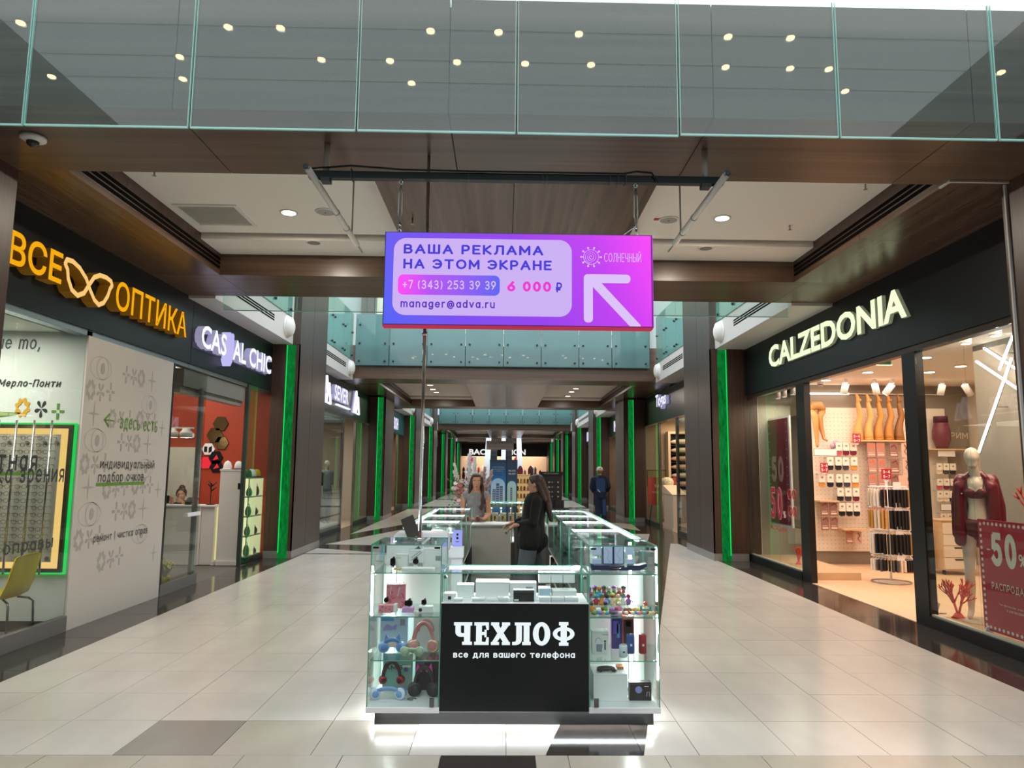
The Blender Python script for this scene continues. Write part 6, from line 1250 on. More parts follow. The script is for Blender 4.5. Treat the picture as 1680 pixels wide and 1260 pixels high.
# white boxes in the front counter
zb = .831
for i,(x0,x1,y0,y1,h,lab,pr_) in enumerate(((-.415,-.335,5.12,5.2,.05,'white cable box at the outer end of the front counter','l'),(-.33,-.21,5.24,5.34,.09,'tall white box behind the low ones in the front counter','t'),(-.195,.045,5.22,5.36,.115,'largest white box in the middle of the front counter','t'),
   (-.345,-.28,5.08,5.15,.022,'low white earphone box, first in the front row','s'),(-.215,-.125,5.08,5.15,.025,'low white earphone box, second in the front row','s'),(-.115,-.045,5.08,5.15,.02,'low white earphone box, third in the front row','s'),(-.035,.045,5.08,5.15,.03,'low white earphone box, fourth in the front row','s'),
   (.05,.245,5.28,5.38,.10,'white box with a watch picture behind the black one','w'),(.255,.335,5.08,5.15,.033,'white charger box, first of three by the corner','s'),(.342,.43,5.08,5.15,.033,'white charger box, second of three by the corner','s'),(.437,.53,5.08,5.15,.033,'white charger box, third of three by the corner','s'),
   (.26,.345,5.2,5.32,.075,'pale blue white box under the clear stand','b'),(.355,.53,5.2,5.32,.06,'wide white box under the clear stand','t'))):
    xc = (x0+x1)/2
    prs = {'l':[('cable_print',F(xc-.01,xc+.012,zb+.008,zb+.03,y0),BPR)],'t':[('top_print',G().prism([(-.03,.01),(.03,.02),(.035,.03),(-.02,.028)],(xc,y0+.03,zb+h+.0003),X1,Y1,0,.001),GPR)],'s':[('end_print',F(x0+.004,x1-.004,zb+.004,zb+h*.5,y0),mat('pale grey print','c9ced6',.5))],'w':[('watch_print',G().box(xc+.02,xc+.07,y0-.0014,y0-.0004,zb+.06,zb+.072),GPR)],'b':[('blue_side',F(x0+.003,x1-.003,zb+.005,zb+.07,y0),CBL)]}[pr_]
    carton(x0,x1,y0,y1,zb,zb+h,CWH,lab,'box','white boxes in the front counter',prs)
carton(.075,.22,5.10,5.16,zb,zb+.078,mat('black carton','2a2b2d',.45),'single black box among the white ones in the front counter','box',None,[('white_badge',F(.08,.112,zb+.006,zb+.016,5.10),WHITEP)])
for i,(x0,x1) in enumerate(((.265,.35),(.356,.44),(.446,.53))): carton(x0,x1,5.34,5.42,zb+.092,zb+.165,CWH,'white box on the clear stand of the front counter, %s from the black box' % ORD[i],'box','white boxes on the clear stand',[('side_print',F(x0+.01,x1-.01,zb+.15,zb+.158,5.34),mat('pale grey print','c9ced6',.5))])
t = T('clear_stand', 'clear acrylic stand holding three white boxes in the front counter', 'stand', (.4,5.38,zb)); mk('top', box(.255,.54,5.33,5.425,zb+.086,zb+.091), CASEPANE, t); mk('leg', box(.255,.26,5.33,5.425,zb,zb+.0855), CASEPANE, t); mk('leg', box(.535,.54,5.33,5.425,zb,zb+.0855), CASEPANE, t)
# ================================================================== HANGING THINGS UNDER THE BRIDGE
t = T('led_screen', 'wide purple and pink advertising LED screen hanging over the kiosk', 'screen', (.1,5.25,2.82))
sx0, sx1, sz0, sz1, sy = -.912, 1.10, 2.822, 3.527, 5.2
mk('housing', box(sx0-.008,sx1+.008,sy+.004,sy+.11,sz0-.006,sz1+.006), mat('screen housing','3a2a4a',.4), t)
ax = Vector((.93,0,.36)); p0 = ax.dot(Vector((sx0,0,sz0))); p1 = ax.dot(Vector((sx1,0,sz1)))
mk('picture', box(sx0,sx1,sy,sy+.0035,sz0,sz1), gradient('screen gradient', ax, [(0,'4a5cf2'),(.25,'7442ee'),(.55,'9433ea'),(.8,'c030ee'),(1,'f838f6')], p0, p1, 1.0), t)
mk('red_edge', box(sx0-.008,sx1+.008,sy+.0,sy+.09,sz0-.018,sz0-.0065), glow('red screen edge','c83a58',.8), t); mk('pink_edge', box(sx1+.0085,sx1+.014,sy+.0,sy+.1,sz0-.006,sz1+.006), glow('pink screen edge','c83ae0',.9), t)
def rrect(x0,x1,y0,y1,r,n=8):
    o = []
    for cx_,cy_,a0 in ((x1-r,y1-r,0),(x0+r,y1-r,.5*pi),(x0+r,y0+r,pi),(x1-r,y0+r,1.5*pi)): o += [(cx_+r*cos(a0+.5*pi*i/n),cy_+r*sin(a0+.5*pi*i/n)) for i in range(n+1)]
    return o
SW, SH = sx1-sx0, sz1-sz0
def S_(u,v): return (sx0+u*SW, sz1-v*SH)
def srr(u0,u1,v0,v1,r): a = S_(u0,v0); b = S_(u1,v1); return rrect(a[0],b[0],b[1],a[1],r)
O_ = (0,sy,0)
mk('text_field', G().prism(srr(.031,.70,.062,.905,.095),O_,X1,Z1,.001,.002), glow('screen lilac field','cdb2f4',1), t)
pill = gradient('screen pill', Vector((1,0,-.1)), [(0,'fa3cf2'),(.3,'b048f0'),(1,'4f5cf0')], S_(.05,0)[0]-.3, S_(.43,0)[0]-.3, 1.0)
mk('phone_field', G().prism(srr(.05,.43,.465,.685,.04),O_,X1,Z1,.003,.004), pill, t)
def stext(nm, s, u0, u1, v0, v1, m, bold=.0, y=.004):
    a = S_(u0,v1); b = S_(u1,v0); g = text(G(), s, (a[0],sy-y,a[1]), X1, Z1, width=b[0]-a[0], height=b[1]-a[1], depth=0, bold=bold); mk(nm, g, m, t)
SBL = glow('screen blue','4b40d8',1); SPK_ = glow('screen magenta','ee3ed2',1); SPU = glow('screen purple','5b34c4',1); SLI = glow('screen pale lilac','dcc4fa',1)
stext('first_line','ВАША РЕКЛАМА',.068,.592,.130,.236,SBL,.05); stext('second_line','НА ЭТОМ ЭКРАНЕ',.068,.624,.293,.40,SBL,.05); stext('phone_number','+7 (343) 253 39 39',.068,.415,.525,.625,SLI,.022,.006)
stext('price','6 000',.458,.622,.525,.635,SPK_,.07); stext('rouble_mark','₽',.64,.663,.53,.64,SBL,.045); stext('mail_line','manager@adva.ru',.062,.412,.735,.845,SPU,.03); stext('mall_name','СОЛНЕЧНЫЙ',.822,.962,.175,.30,SLI,.012)
c0 = S_(.773,.245); g = G()
g.tube([(c0[0]+(.006+.042*i/60)*cos(i*.29), sy-.003, c0[1]+(.006+.042*i/60)*sin(i*.29)) for i in range(61)], .0035, 5, flat=.3)
g.tube([(c0[0]+.057*cos(a),sy-.003,c0[1]+.057*sin(a)) for a in [2*pi*i/30 for i in range(30)]],.003,5,True,flat=.3)
for k in range(10):
    a = k*.628; g.cyl((c0[0]+.06*cos(a),sy-.002,c0[1]+.06*sin(a)),(c0[0]+.068*cos(a),sy-.002,c0[1]+.068*sin(a)),.003,n=5); g.cyl((c0[0]+.075*cos(a),sy-.001,c0[1]+.075*sin(a)),(c0[0]+.075*cos(a),sy-.004,c0[1]+.075*sin(a)),.0075,n=10)
mk('spiral_sun', g, SLI, t)
g = G(); g.prism(srr(.745,.921,.435,.53,.03),O_,X1,Z1,.001,.002); g.prism(srr(.745,.779,.435,.962,.03),O_,X1,Z1,.0012,.0022); a, b, c_, d = S_(.765,.47), S_(.80,.50), S_(.957,.995), S_(.917,.995); g.prism([a,S_(.792,.47),S_(.957,.985),S_(.957,.999),S_(.917,.999),S_(.765,.53)],O_,X1,Z1,.0014,.0024)
mk('arrow', g, SLI, t)
t = T('steel_truss', 'black steel bar hung under the bridge that carries the screen', 'bar', (.07,5.27,3.97)); mk('bar', box(-1.53,1.69,5.24,5.30,3.97,4.025), mat('black steel','15161a',.4,metal=.3), t)
for x in (-1.40,1.55): mk('hanger', G().cyl((x,5.27,4.026),(x,5.27,ZS-.001),.024,n=12), WHITE, t, True); mk('clamp', box(x-.035,x+.035,5.23,5.31,3.94,3.969), BLK, t)
mk('cable', G().tube([(-1.5,5.23,4.035),(-1.2,5.225,4.06),(-.8,5.225,4.035),(-.2,5.225,4.03),(.4,5.225,4.032),(.9,5.225,4.03),(1.0,5.225,4.05),(1.12,5.225,4.04),(1.17,5.235,3.96)],.008,8), BLK, t, True)
for x in (-1.2,-.3,.28,.31,.8,.86,.92): mk('cable_tie', box(x-.004,x+.004,5.228,5.312,3.962,4.04), BLK, t)
for i,x in enumerate((-.82,1.0)):
    t = T('wire_hanger', 'looped steel wire and hook holding the %s end of the screen' % ('blue','pink')[i], 'hanger', (x,5.26,3.54), 'wire hangers of the screen')
    for q in (-1,1): mk('wire', G().tube([(x,5.27,3.94),(x+q*.012,5.262,3.86),(x+q*.014,5.258,3.7),(x+q*.003,5.256,3.62)],.004,6), ALU, t, True)
    mk('shackle', G().tube([(x+.014*cos(a),5.265,3.955+.02*sin(a)) for a in [2*pi*k/12 for k in range(12)]],.005,6,True), CHROME, t, True); mk('turnbuckle', G().cyl((x,5.257,3.62),(x,5.256,3.58),.01,n=10), CHROME, t, True); mk('eye_bolt', G().tube([(x+.012*cos(a),5.256,3.555+.016*sin(a)) for a in [2*pi*k/12 for k in range(12)]],.004,6,True), CHROME, t, True)
    if i: mk('power_lead', G().tube([(x,5.25,3.62),(x-.06,5.24,3.575),(x-.10,5.25,3.545),(x-.1,5.26,3.534)],.004,6), WHITEP, t, True)
for i,(x,ye) in enumerate(((-1.47,6.78),(1.63,6.62))):
    t = T('white_tube', 'slim white tube pointing away, at the %s end of the black bar' % ('dome camera','duct')[i], 'tube', (x,5.9,3.94), 'white tubes at the ends of the bar')
    mk('tube', G().cyl((x,4.98,3.938),(x,ye,3.938),.026,n=14), WHITE, t, True); mk('end_rim', G().lathe((x,4.979,3.938),[(.028,0),(.028,.006),(.016,.006),(.016,.0)],14,(0,1,0)), ALU, t, True); mk('end_hole', G().cyl((x,4.9745,3.938),(x,4.978,3.938),.012,n=12), BLK, t); mk('end_rod', G().cyl((x,ye,3.938),(x,ye+.25,3.938),.008,n=8), ALU, t, True); mk('hanger_rod', G().cyl((x,ye-.25,3.964),(x,ye-.25,4.6),.008,n=8), mat('grey hanger tube','9c9b96',.4), t, True)
    for yy in (5.9,6.3): mk('ring', G().lathe((x,yy,3.938),[(.03,0),(.03,.012)],14,(0,1,0)), ALU, t)
# ceiling fittings
t = T('dome_camera', 'white dome security camera under the front of the nearest bridge', 'camera', (-3.63,5.22,4.17)); mk('base', G().lathe((-3.63,5.22,4.249),[(.09,0),(.088,-.025),(.06,-.04)],20), WHITEP, t, True); mk('dome', G().sph((-3.63,5.22,4.205),(.045,.045,.04),14,8), mat('dome smoke','3a3d40',.1), t, True)
t = T('cable_duct', 'thin white cable duct along the bridge and down the near column', 'duct', (4.1,5.8,ZS)); DC = mat('duct white','c9c6c2',.5)
for nm,b in (('long_run',(3.80,4.319,5.745,5.765,4.232,4.249)),('short_run',(3.80,3.82,5.766,5.90,4.232,4.249)),('drop',(4.30,4.319,5.78,5.80,.15,4.231))): mk(nm, box(*b), DC, t)
def downlight(x, y, z, lit, lab, r=.1, grp='downlights under the nearest bridge'):
    t = T('downlight', lab, 'ceiling light', (x,y,z-.012), grp); mk('rim', G().lathe((x,y,z-.001),[(r,0),(r,-.008),(r*.8,-.010)],22), WHITE, t, True); mk('disc', G().lathe((x,y,z-.0125),[(r*.76,0),(r*.76,.002)],20), glow('lit downlight','fff0d8',11) if lit else mat('unlit downlight','8c8881',.4), t)
downlight(-2.45,7.71,4.6,True,'lit round downlight in the white ceiling on the optician side'); downlight(2.44,7.68,4.6,True,'lit round downlight in the white ceiling on the underwear shop side')
downlight(-2.39,8.55,4.53,False,'unlit downlight in the lower white strip, optician side'); downlight(2.5,8.55,4.53,False,'unlit downlight in the lower white strip, underwear shop side')
for x,y,lab in ((-2.03,7.67,'round grey ceiling speaker beside the lit optician side downlight'),(1.85,7.76,'round grey ceiling speaker beside the lit underwear side downlight')):
    t = T('ceiling_speaker', lab, 'speaker', (x,y,4.585), 'ceiling speakers'); mk('rim', G().lathe((x,y,4.599),[(.115,0),(.115,-.008),(.1,-.012)],22), WHITE, t, True); mk('grille', G().lathe((x,y,4.5865),[(.098,0),(.098,.002)],20), mat('speaker grille','a8a59e',.6), t); mk('centre', G().cyl((x,y,4.582),(x,y,4.586),.008,n=8), BLK, t)
t = T('air_grille', 'square white slatted air grille in the ceiling on the optician side', 'grille', (-3.3,7.83,4.585)); g = G().box(-3.66,-2.96,7.5,7.54,4.585,4.6).box(-3.66,-2.96,8.13,8.17,4.585,4.6).box(-3.66,-3.62,7.54,8.13,4.585,4.6).box(-3.0,-2.96,7.54,8.13,4.585,4.6); mk('frame', g, WHITE, t)
for k in range(19): mk('slat', G().cbox((-3.31,7.56+k*.03,4.592),(.62,.02,.003),rx=.5), WHITE, t)
for i,(x,y) in enumerate(((-3.42,6.63),(3.57,6.69),(-.95,6.9),(3.3,7.9))):
    t = T('sprinkler', 'small fire sprinkler head, %s' % ('near the air slots on the optician side','near the air slots on the underwear shop side','beside the middle soffit','far corner on the underwear shop side')[i], 'sprinkler', (x,y,4.53), 'sprinklers'); z = 4.6 if i != 2 else ZS
    mk('stem', G().cyl((x,y,z),(x,y,z-.05),.008,n=8), ALU, t, True); mk('deflector', G().lathe((x,y,z-.055),[(.02,0),(.02,.004)],10), ALU, t)
tag(mk('alarm_tag', box(1.68,1.75,7.72,7.78,4.592,4.599), mat('alarm red','c23a3a',.5)), 'small red tag on the white ceiling by the ceiling speaker', 'alarm')
pos2 = [(-2.56,24.1),(-2.60,25.4),(-2.57,26.4),(-2.6,28.2),(2.5,24.7),(2.45,25.8),(2.45,27.3)]
for i,(x,y) in enumerate(pos2): downlight(x,y,4.6,True,'lit downlight under the second bridge, %s on the %s side' % (ORD[i if i < 4 else i-4], 'left' if i < 4 else 'right'), .12, 'downlights under the second bridge')
for i,(x,y) in enumerate(((-2.3,52),(2.4,52),(-2.0,66.8),(1.9,66.8))): downlight(x,y,4.6 if y < 60 else 4.6,True,'lit downlight under the %s bridge on the %s side' % ('third' if y < 60 else 'last', 'left' if x < 0 else 'right'), .2, 'downlights under the far bridges')
# rails added high behind the camera to hold the lamps the near glass mirrors
rails = {-.65: (-4.15,-3.38,-1.16,-.15,1.05,3.29,4.23,-7.18), -1.45: (-5.22,-2.98,-1.89,-.82,.27,1.33,3.5,4.55,5.18,8.0), -2.1: (-7.64,-5.46,-1.63,5.76)}
for k,(y,xs) in enumerate(rails.items()):
    t = T('added_lamp_rail', '%s thin added lamp rail spanning the open roof behind the camera' % ORD[k], 'lamp rail', (0,y,8.2)); mk('rail', box(-9,9,y-.004,y+.004,8.222,8.232), WHITE, t)
    for x in xs: mk('lamp', G().cyl((x,y,8.2),(x,y,8.2219),.062,n=14), glow('mirror lamp','ffd9a8',34), t)
# ================================================================== PEOPLE AND MANNEQUINS
def V(*a): return Vector(a)
def skin(name, caps, m, parent, vox=.008, smooth=6, fac=.5):
    """one continuous skin grown over tapered limbs: caps hold (p, q, r0, r1) limbs and ('e', centre, radii, matrix) masses"""
    g = G()
    for c in caps:
        if c[0] == 'e': g.sph(c[1], c[2], 20, 14, c[3] if len(c) > 3 else None)
        else:
            p, q, a, b = c; p = Vector(p); q = Vector(q)
            g.sph(p, a, 14, 10); g.sph(q, b, 14, 10)
            if (q-p).length > 1e-4: g.cyl(p, q, a, b, 16)
    o = mk(name, g, m, parent, True)
    r = o.modifiers.new('skin','REMESH'); r.mode = 'VOXEL'; r.voxel_size = vox; r.use_smooth_shade = True
    s = o.modifiers.new('soft','SMOOTH'); s.factor = fac; s.iterations = smooth
    return o
def basis(f, up=V(0,0,1)):
    f = Vector(f).normalized(); r = f.cross(up).normalized(); u = r.cross(f); return Matrix((r, f, u)).transposed()   # columns: right, forward, up
def head_caps(c, M, k=1.0, nose=True, ears=True):
    c = Vector(c); L = lambda x,y,z: c+M@V(x*k,y*k,z*k)
    o = [('e', L(0,-.008,.022), (.074*k,.092*k,.092*k), M), ('e', L(0,.022,-.035), (.056*k,.062*k,.072*k), M), (L(-.022,.055,-.082), L(.022,.055,-.082), .02*k, .02*k), ('e', L(0,.052,.0), (.056*k,.04*k,.06*k), M)]
    if nose: o += [(L(0,.09,.004), L(0,.105,-.028), .008*k, .013*k), (L(-.03,.083,.026), L(.03,.083,.026), .009*k, .009*k), (L(-.014,.088,-.058), L(.014,.088,-.058), .010*k, .010*k)]
    if ears: o += [('e', L(-.076,-.005,-.005), (.010*k,.018*k,.03*k), M), ('e', L(.076,-.005,-.005), (.010*k,.018*k,.03*k), M)]
    return o
def face(parent, c, M, k, hairm, lip='a8605c'):
    c = Vector(c); L = lambda x,y,z: c+M@V(x*k,y*k,z*k)
    for s in (-1,1):
        e = mk('eye', G().sph(L(s*.031,.083,.004), (.013*k,.010*k,.009*k), 12, 8, M), mat('eye white','e8e2dc',.2), parent, True)
        mk('iris', G().sph(L(s*.031,.0905,.004), (.0065*k,.004*k,.0065*k), 10, 6, M), mat('iris brown','2b1c14',.2), e, True)
        mk('eyebrow', G().tube([L(s*.014,.094,.025),L(s*.032,.093,.031),L(s*.05,.08,.025)], .0035*k, 6), hairm, parent, True)
    mk('mouth', G().sph(L(0,.0945,-.058), (.021*k,.007*k,.007*k), 12, 8, M), mat('lips '+lip, lip, .45), parent, True)
def hand(w_, d, pn, k=1.0, curl=.5, thumb=1):
    """palm, four unequal bent fingers and a thumb: w_ wrist, d towards the fingers, pn out of the palm"""
    w_ = Vector(w_); d = Vector(d).normalized(); pn = (Vector(pn)-d*Vector(pn).dot(d)).normalized(); s = d.cross(pn)*thumb; k *= 1.0
    o = [(w_, w_+d*.03*k, .022*k, .024*k), (w_+d*.03*k-s*.018*k, w_+d*.078*k-s*.026*k, .015*k, .012*k), (w_+d*.03*k+s*.014*k, w_+d*.08*k+s*.022*k, .017*k, .012*k), (w_+d*.04*k, w_+d*.082*k, .017*k, .013*k)]
    for i,(off,l) in enumerate(((.028,.068),(.010,.076),(-.009,.070),(-.027,.056))):
        b = w_+d*(.082-.004*abs(i-1))*k+s*off*k; d1 = (d*cos(curl*.6)+pn*sin(curl*.6)); d2 = (d*cos(curl*1.5)+pn*sin(curl*1.5)); d3 = (d*cos(curl*2.1)+pn*sin(curl*2.1))
        m1 = b+d1*l*.45*k; m2 = m1+d2*l*.32*k; m3 = m2+d3*l*.25*k
        o += [(b,m1,.0095*k,.0088*k),(m1,m2,.0088*k,.008*k),(m2,m3,.008*k,.0068*k)]
    b = w_+d*.028*k+s*.022*k; m1 = b+(d*.75+s*.6+pn*.25).normalized()*.036*k; m2 = m1+(d*.9+s*.25+pn*.4).normalized()*.03*k
    o += [(b,m1,.013*k,.0105*k),(m1,m2,.0105*k,.008*k)]
    return o
SKIN = mat('skin','c08d73',.5); SKIN2 = mat('skin darkened for shade','b5826a',.5)  # second tone is the same skin with shade darkened into its colour
HAIR1 = mat('long red brown hair','3a1d14',.5,var=.3,scale=(60,60,4)); HAIR2 = mat('dark brown hair','2c1a14',.5,var=.3,scale=(60,60,4))
def hair_long(parent, c, M, k, m, shoulder, back_len, front=True, wavy=0):
    c = Vector(c); L = lambda x,y,z: c+M@V(x*k,y*k,z*k)
    caps = [('e', L(0,-.034,.038), (.084*k,.092*k,.092*k), M), ('e', L(0,.0,.082), (.06*k,.07*k,.045*k), M), (L(-.072,-.01,.02), L(-.088,-.012,-.10), .026*k, .03*k), (L(.072,-.01,.02), L(.088,-.012,-.10), .026*k, .03*k), (L(-.05,-.06,-.02), L(-.06,-.085,-back_len), .05*k, .028*k), (L(.05,-.06,-.02), L(.06,-.085,-back_len), .05*k, .028*k), (L(0,-.075,-.02), L(0,-.10,-back_len-.02), .055*k, .03*k)]
    if front: caps += [(L(-.088,-.012,-.10), L(-.085,.045,-.24), .032*k, .036*k), (L(-.085,.045,-.24), L(-.07,.10,-.38), .036*k, .022*k), (L(-.075,.035,.06), L(-.08,.03,-.03), .022*k, .02*k), (L(.07,.03,.06), L(.08,.015,-.05), .02*k, .018*k), (L(.088,-.012,-.10), L(.10,-.01,-.27), .028*k, .02*k)]
    o = skin('hair', caps, m, parent, .009, 4)
    return o
# --- seller, facing the camera, hands together on the pale cabinet
t = T('person', 'woman with long red brown hair in a grey sleeveless top, facing the camera', 'person', (-.41,10.5,0))
M = basis((.10,-1,-.05)); hc = V(-.40,10.40,1.565)
sl, sr = V(-.245,10.42,1.365), V(-.575,10.45,1.36)      # her left arm is on the right of the picture
el, er = V(-.215,10.42,1.10), V(-.60,10.42,1.11); wl, wr = V(-.28,10.22,1.045), V(-.46,10.20,1.045)
caps = head_caps(hc, M)+[(hc+V(0,.02,-.07), V(-.405,10.44,1.40), .052, .056), (V(-.405,10.46,1.36), V(-.41,10.48,1.12), .12, .115), (V(-.48,10.45,1.36), V(-.33,10.44,1.36), .075, .075), (V(-.41,10.48,1.12), V(-.41,10.5,.95), .11, .135),
   (sl,el,.047,.038), (el,wl,.038,.026), (sr,er,.047,.038), (er,wr,.038,.026), (V(-.49,10.5,.92), V(-.49,10.5,.5), .085, .055), (V(-.49,10.5,.5), V(-.49,10.51,.08), .052, .034), (V(-.33,10.5,.92), V(-.33,10.5,.5), .085, .055), (V(-.33,10.5,.5), V(-.33,10.51,.08), .052, .034), (V(-.49,10.51,.04), V(-.49,10.40,.03), .035, .028), (V(-.33,10.51,.04), V(-.33,10.40,.03), .035, .028)]
caps += hand(wl, (-.8,-.35,-.02), (0,.2,1), .95, .8, -1)+hand(wr, (.8,-.35,-.02), (0,.2,1), .95, .8, 1)
b = skin('body', caps, SKIN, t, .0075); face(t, hc, M, 1.0, HAIR1)
hair_long(t, hc, M, 1.0, HAIR1, 0, .30)
skin('grey_top', [(V(-.495,10.455,1.375), V(-.315,10.445,1.375), .068, .068), (V(-.405,10.46,1.33), V(-.41,10.48,1.13), .137, .128), (V(-.41,10.48,1.13), V(-.41,10.5,.90), .128, .148), (sl+V(-.02,0,.012),sl+V(-.02,0,-.02),.058,.058), (sr+V(.02,0,.012),sr+V(.02,0,-.02),.058,.058), ('e',V(-.345,10.375,1.25),(.06,.05,.06)), ('e',V(-.475,10.38,1.25),(.06,.05,.06))], mat('grey knit top','85868a',.85,var=.12,scale=(90,90,90)), t, .009)
skin('trousers', [(V(-.45,10.5,.93), V(-.37,10.5,.93), .13, .13), (V(-.49,10.5,.86), V(-.49,10.51,.06), .095, .06), (V(-.33,10.5,.86), V(-.33,10.51,.06), .095, .06)], mat('dark trousers','2a2b31',.8), t, .012)
mk('necklace', G().tube([hc+M@V(.055*cos(a),.075+.02*sin(a)*-1,-.16-.05*sin(a)) for a in [pi*i/10 for i in range(11)]], .002, 5), mat('fine gold','c9a55a',.25,metal=1), t, True)
q = T('small_jar', 'small dark red jar held between the hands of the seller', 'jar', (-.36,10.12,1.04)); mk('jar', G().lathe((-.365,10.135,1.02),[(.022,0),(.026,.01),(.026,.04),(.02,.045)],14), mat('dark red jar','5a1a20',.2), q, True); mk('lid', G().cyl((-.365,10.135,1.0655),(-.365,10.135,1.078),.021,n=14), BLK, q)
# --- customer in the black jacket, seen from her left side, hand on the cabinet corner
t = T('person', 'woman in a black jacket and grey jeans standing side on inside the kiosk', 'person', (.36,9.05,0))
M = basis((-.96,.22,-.16)); hc = V(.425,9.03,1.56)
sn, sf = V(.43,8.90,1.36), V(.39,9.22,1.36); en, ef = V(.40,8.86,1.10), V(.33,9.26,1.12); wn, wf = V(.17,9.0,1.055), V(.14,9.3,1.06)
caps = head_caps(hc, M)+[(hc+V(.015,-.005,-.07), V(.45,9.05,1.40), .052, .058), (V(.45,8.97,1.36), V(.43,9.14,1.36), .08, .08), (V(.43,9.05,1.34), V(.40,9.06,1.12), .125, .115), (V(.40,9.06,1.12), V(.38,9.06,.93), .11, .135),
   (sn,en,.05,.04), (en,wn,.04,.026), (sf,ef,.05,.04), (ef,wf,.04,.026), (V(.375,8.98,.88), V(.33,8.96,.5), .08, .055), (V(.33,8.96,.5), V(.36,8.96,.08), .055, .036), (V(.40,9.14,.9), V(.43,9.15,.5), .09, .058), (V(.43,9.15,.5), V(.47,9.15,.08), .055, .036), (V(.36,8.96,.045), V(.24,8.97,.03), .036, .028), (V(.47,9.15,.045), V(.35,9.16,.03), .036, .028)]
caps += hand(wn, (-.75,.15,-.55), (-.5,.1,.75), 1.0, -.35, 1)+hand(wf, (-.8,.1,-.35), (-.4,0,.8), 1.0, -.3, -1)
skin('body', caps, SKIN, t, .0075); face(t, hc, M, 1.0, HAIR2)
L = lambda x,y,z: hc+M@V(x,y,z)
skin('hair', [('e', L(0,-.034,.038), (.083,.094,.092), M), ('e', L(0,.0,.082), (.06,.07,.045), M), (L(0,-.07,.0), L(0,-.10,-.12), .07, .06), (L(0,-.10,-.12), L(0,-.125,-.28), .065, .05), (L(-.02,-.125,-.28), L(-.03,-.135,-.46), .048, .024), (L(-.06,-.05,-.0), L(-.065,-.10,-.2), .035, .03), (L(.06,-.04,-.0), L(.065,-.09,-.2), .035, .03), (L(.066,.03,.07), L(.076,.02,.03), .02, .015), (L(-.066,.03,.07), L(-.076,.02,.03), .02, .015)], HAIR2, t, .008, 4)
JK = mat('black wool jacket','0e0e10',.9,var=.1,scale=(80,80,80))
skin('jacket', [(V(.455,8.97,1.375), V(.435,9.14,1.375), .085, .085), (V(.435,9.05,1.33), V(.40,9.06,1.1), .15, .15), (V(.40,9.06,1.1), V(.39,9.06,.86), .152, .178), (V(.34,9.05,.90), V(.47,9.06,.87), .13, .13), (V(.365,8.97,1.0), V(.35,8.965,.85), .135, .142), (V(.41,9.14,1.0), V(.42,9.14,.85), .135, .142), (sn+V(.01,-.005,.0),en,.068,.058), (en,wn+V(.05,-.01,.01),.058,.042), (sf,ef,.068,.058), (ef,wf+V(.05,0,.01),.058,.042), (hc+V(.03,0,-.12), hc+V(.03,0,-.15), .066, .078)], JK, t, .009)
skin('jeans', [(V(.35,9.05,.90), V(.42,9.06,.90), .14, .14), (V(.365,8.97,.90), V(.30,8.96,.5), .118, .1), (V(.30,8.96,.5), V(.34,8.96,.09), .098, .085), (V(.40,9.14,.84), V(.43,9.15,.5), .112, .098), (V(.43,9.15,.5), V(.47,9.15,.09), .098, .085)], mat('grey denim','5b6069',.85,var=.12,scale=(60,60,20)), t, .011)
for x, y in ((.32,8.965),(.43,9.155)): mk('shoe', G().sph((x,y,.04),(.12,.045,.04),14,8), BLK, t, True)
t.location.x -= .03
# --- worker with a white helmet walking away
t = T('person', 'worker in navy overalls and a white helmet walking away along the shops', 'person', (3.36,24.8,0))
M = basis((.05,1,-.12)); hc = V(3.34,24.8,1.70); k = 1.06
sl, sr = V(3.10,24.8,1.44), V(3.57,24.8,1.44); el, er = V(3.03,24.76,1.16), V(3.665,24.76,1.18); wl, wr = V(3.12,24.93,.94), V(3.61,24.93,.97)
legs = [(V(3.24,24.8,.95), V(3.27,24.86,.52), .10, .065), (V(3.27,24.86,.52), V(3.27,24.75,.1), .06, .042), (V(3.45,24.8,.95), V(3.46,24.85,.52), .10, .065), (V(3.46,24.85,.52), V(3.49,24.82,.1), .06, .042)]
skin('body', head_caps(hc, M, k)+[(hc+V(0,-.02,-.07), V(3.34,24.79,1.48), .058, .065), (V(3.34,24.8,1.42), V(3.345,24.8,1.0), .15, .14), (sl,sr,.07,.07), (sl,el,.055,.045), (el,wl,.043,.03), (sr,er,.055,.045), (er,wr,.043,.03)]+legs+[(V(3.27,24.75,.06), V(3.27,24.88,.045), .045, .038), (V(3.49,24.82,.06), V(3.49,24.95,.045), .045, .038)]+hand(wl,(0,.3,-.9),(1,0,.1),1.0,.5,1)+hand(wr,(0,.3,-.9),(-1,0,.1),1.0,.5,-1), SKIN2, t, .009)
NV = mat('navy work cloth','1f2c4a',.85); NVB = mat('mid blue work cloth','2d4a7c',.85)
skin('jacket', [(V(3.19,24.8,1.45), V(3.49,24.8,1.45), .10, .10), (V(3.34,24.8,1.4), V(3.345,24.8,1.02), .185, .185), (V(3.345,24.8,1.0), V(3.345,24.8,.9), .19, .19), (V(3.24,24.8,1.38), V(3.27,24.8,1.0), .14, .14), (V(3.44,24.8,1.38), V(3.42,24.8,1.0), .14, .14), (sl,el,.075,.066), (el,wl+V(0,-.02,.05),.066,.05), (sr,er,.075,.066), (er,wr+V(0,-.02,.05),.066,.05)], NV, t, .012)
mk('back_panel', G().prism([(-.145,-.3),(.145,-.3),(.155,.06),(.11,.16),(-.11,.16),(-.155,.06)],(3.345,24.607,1.30),X1,Z1,-.05,.0), NVB, t, bevel=.01)
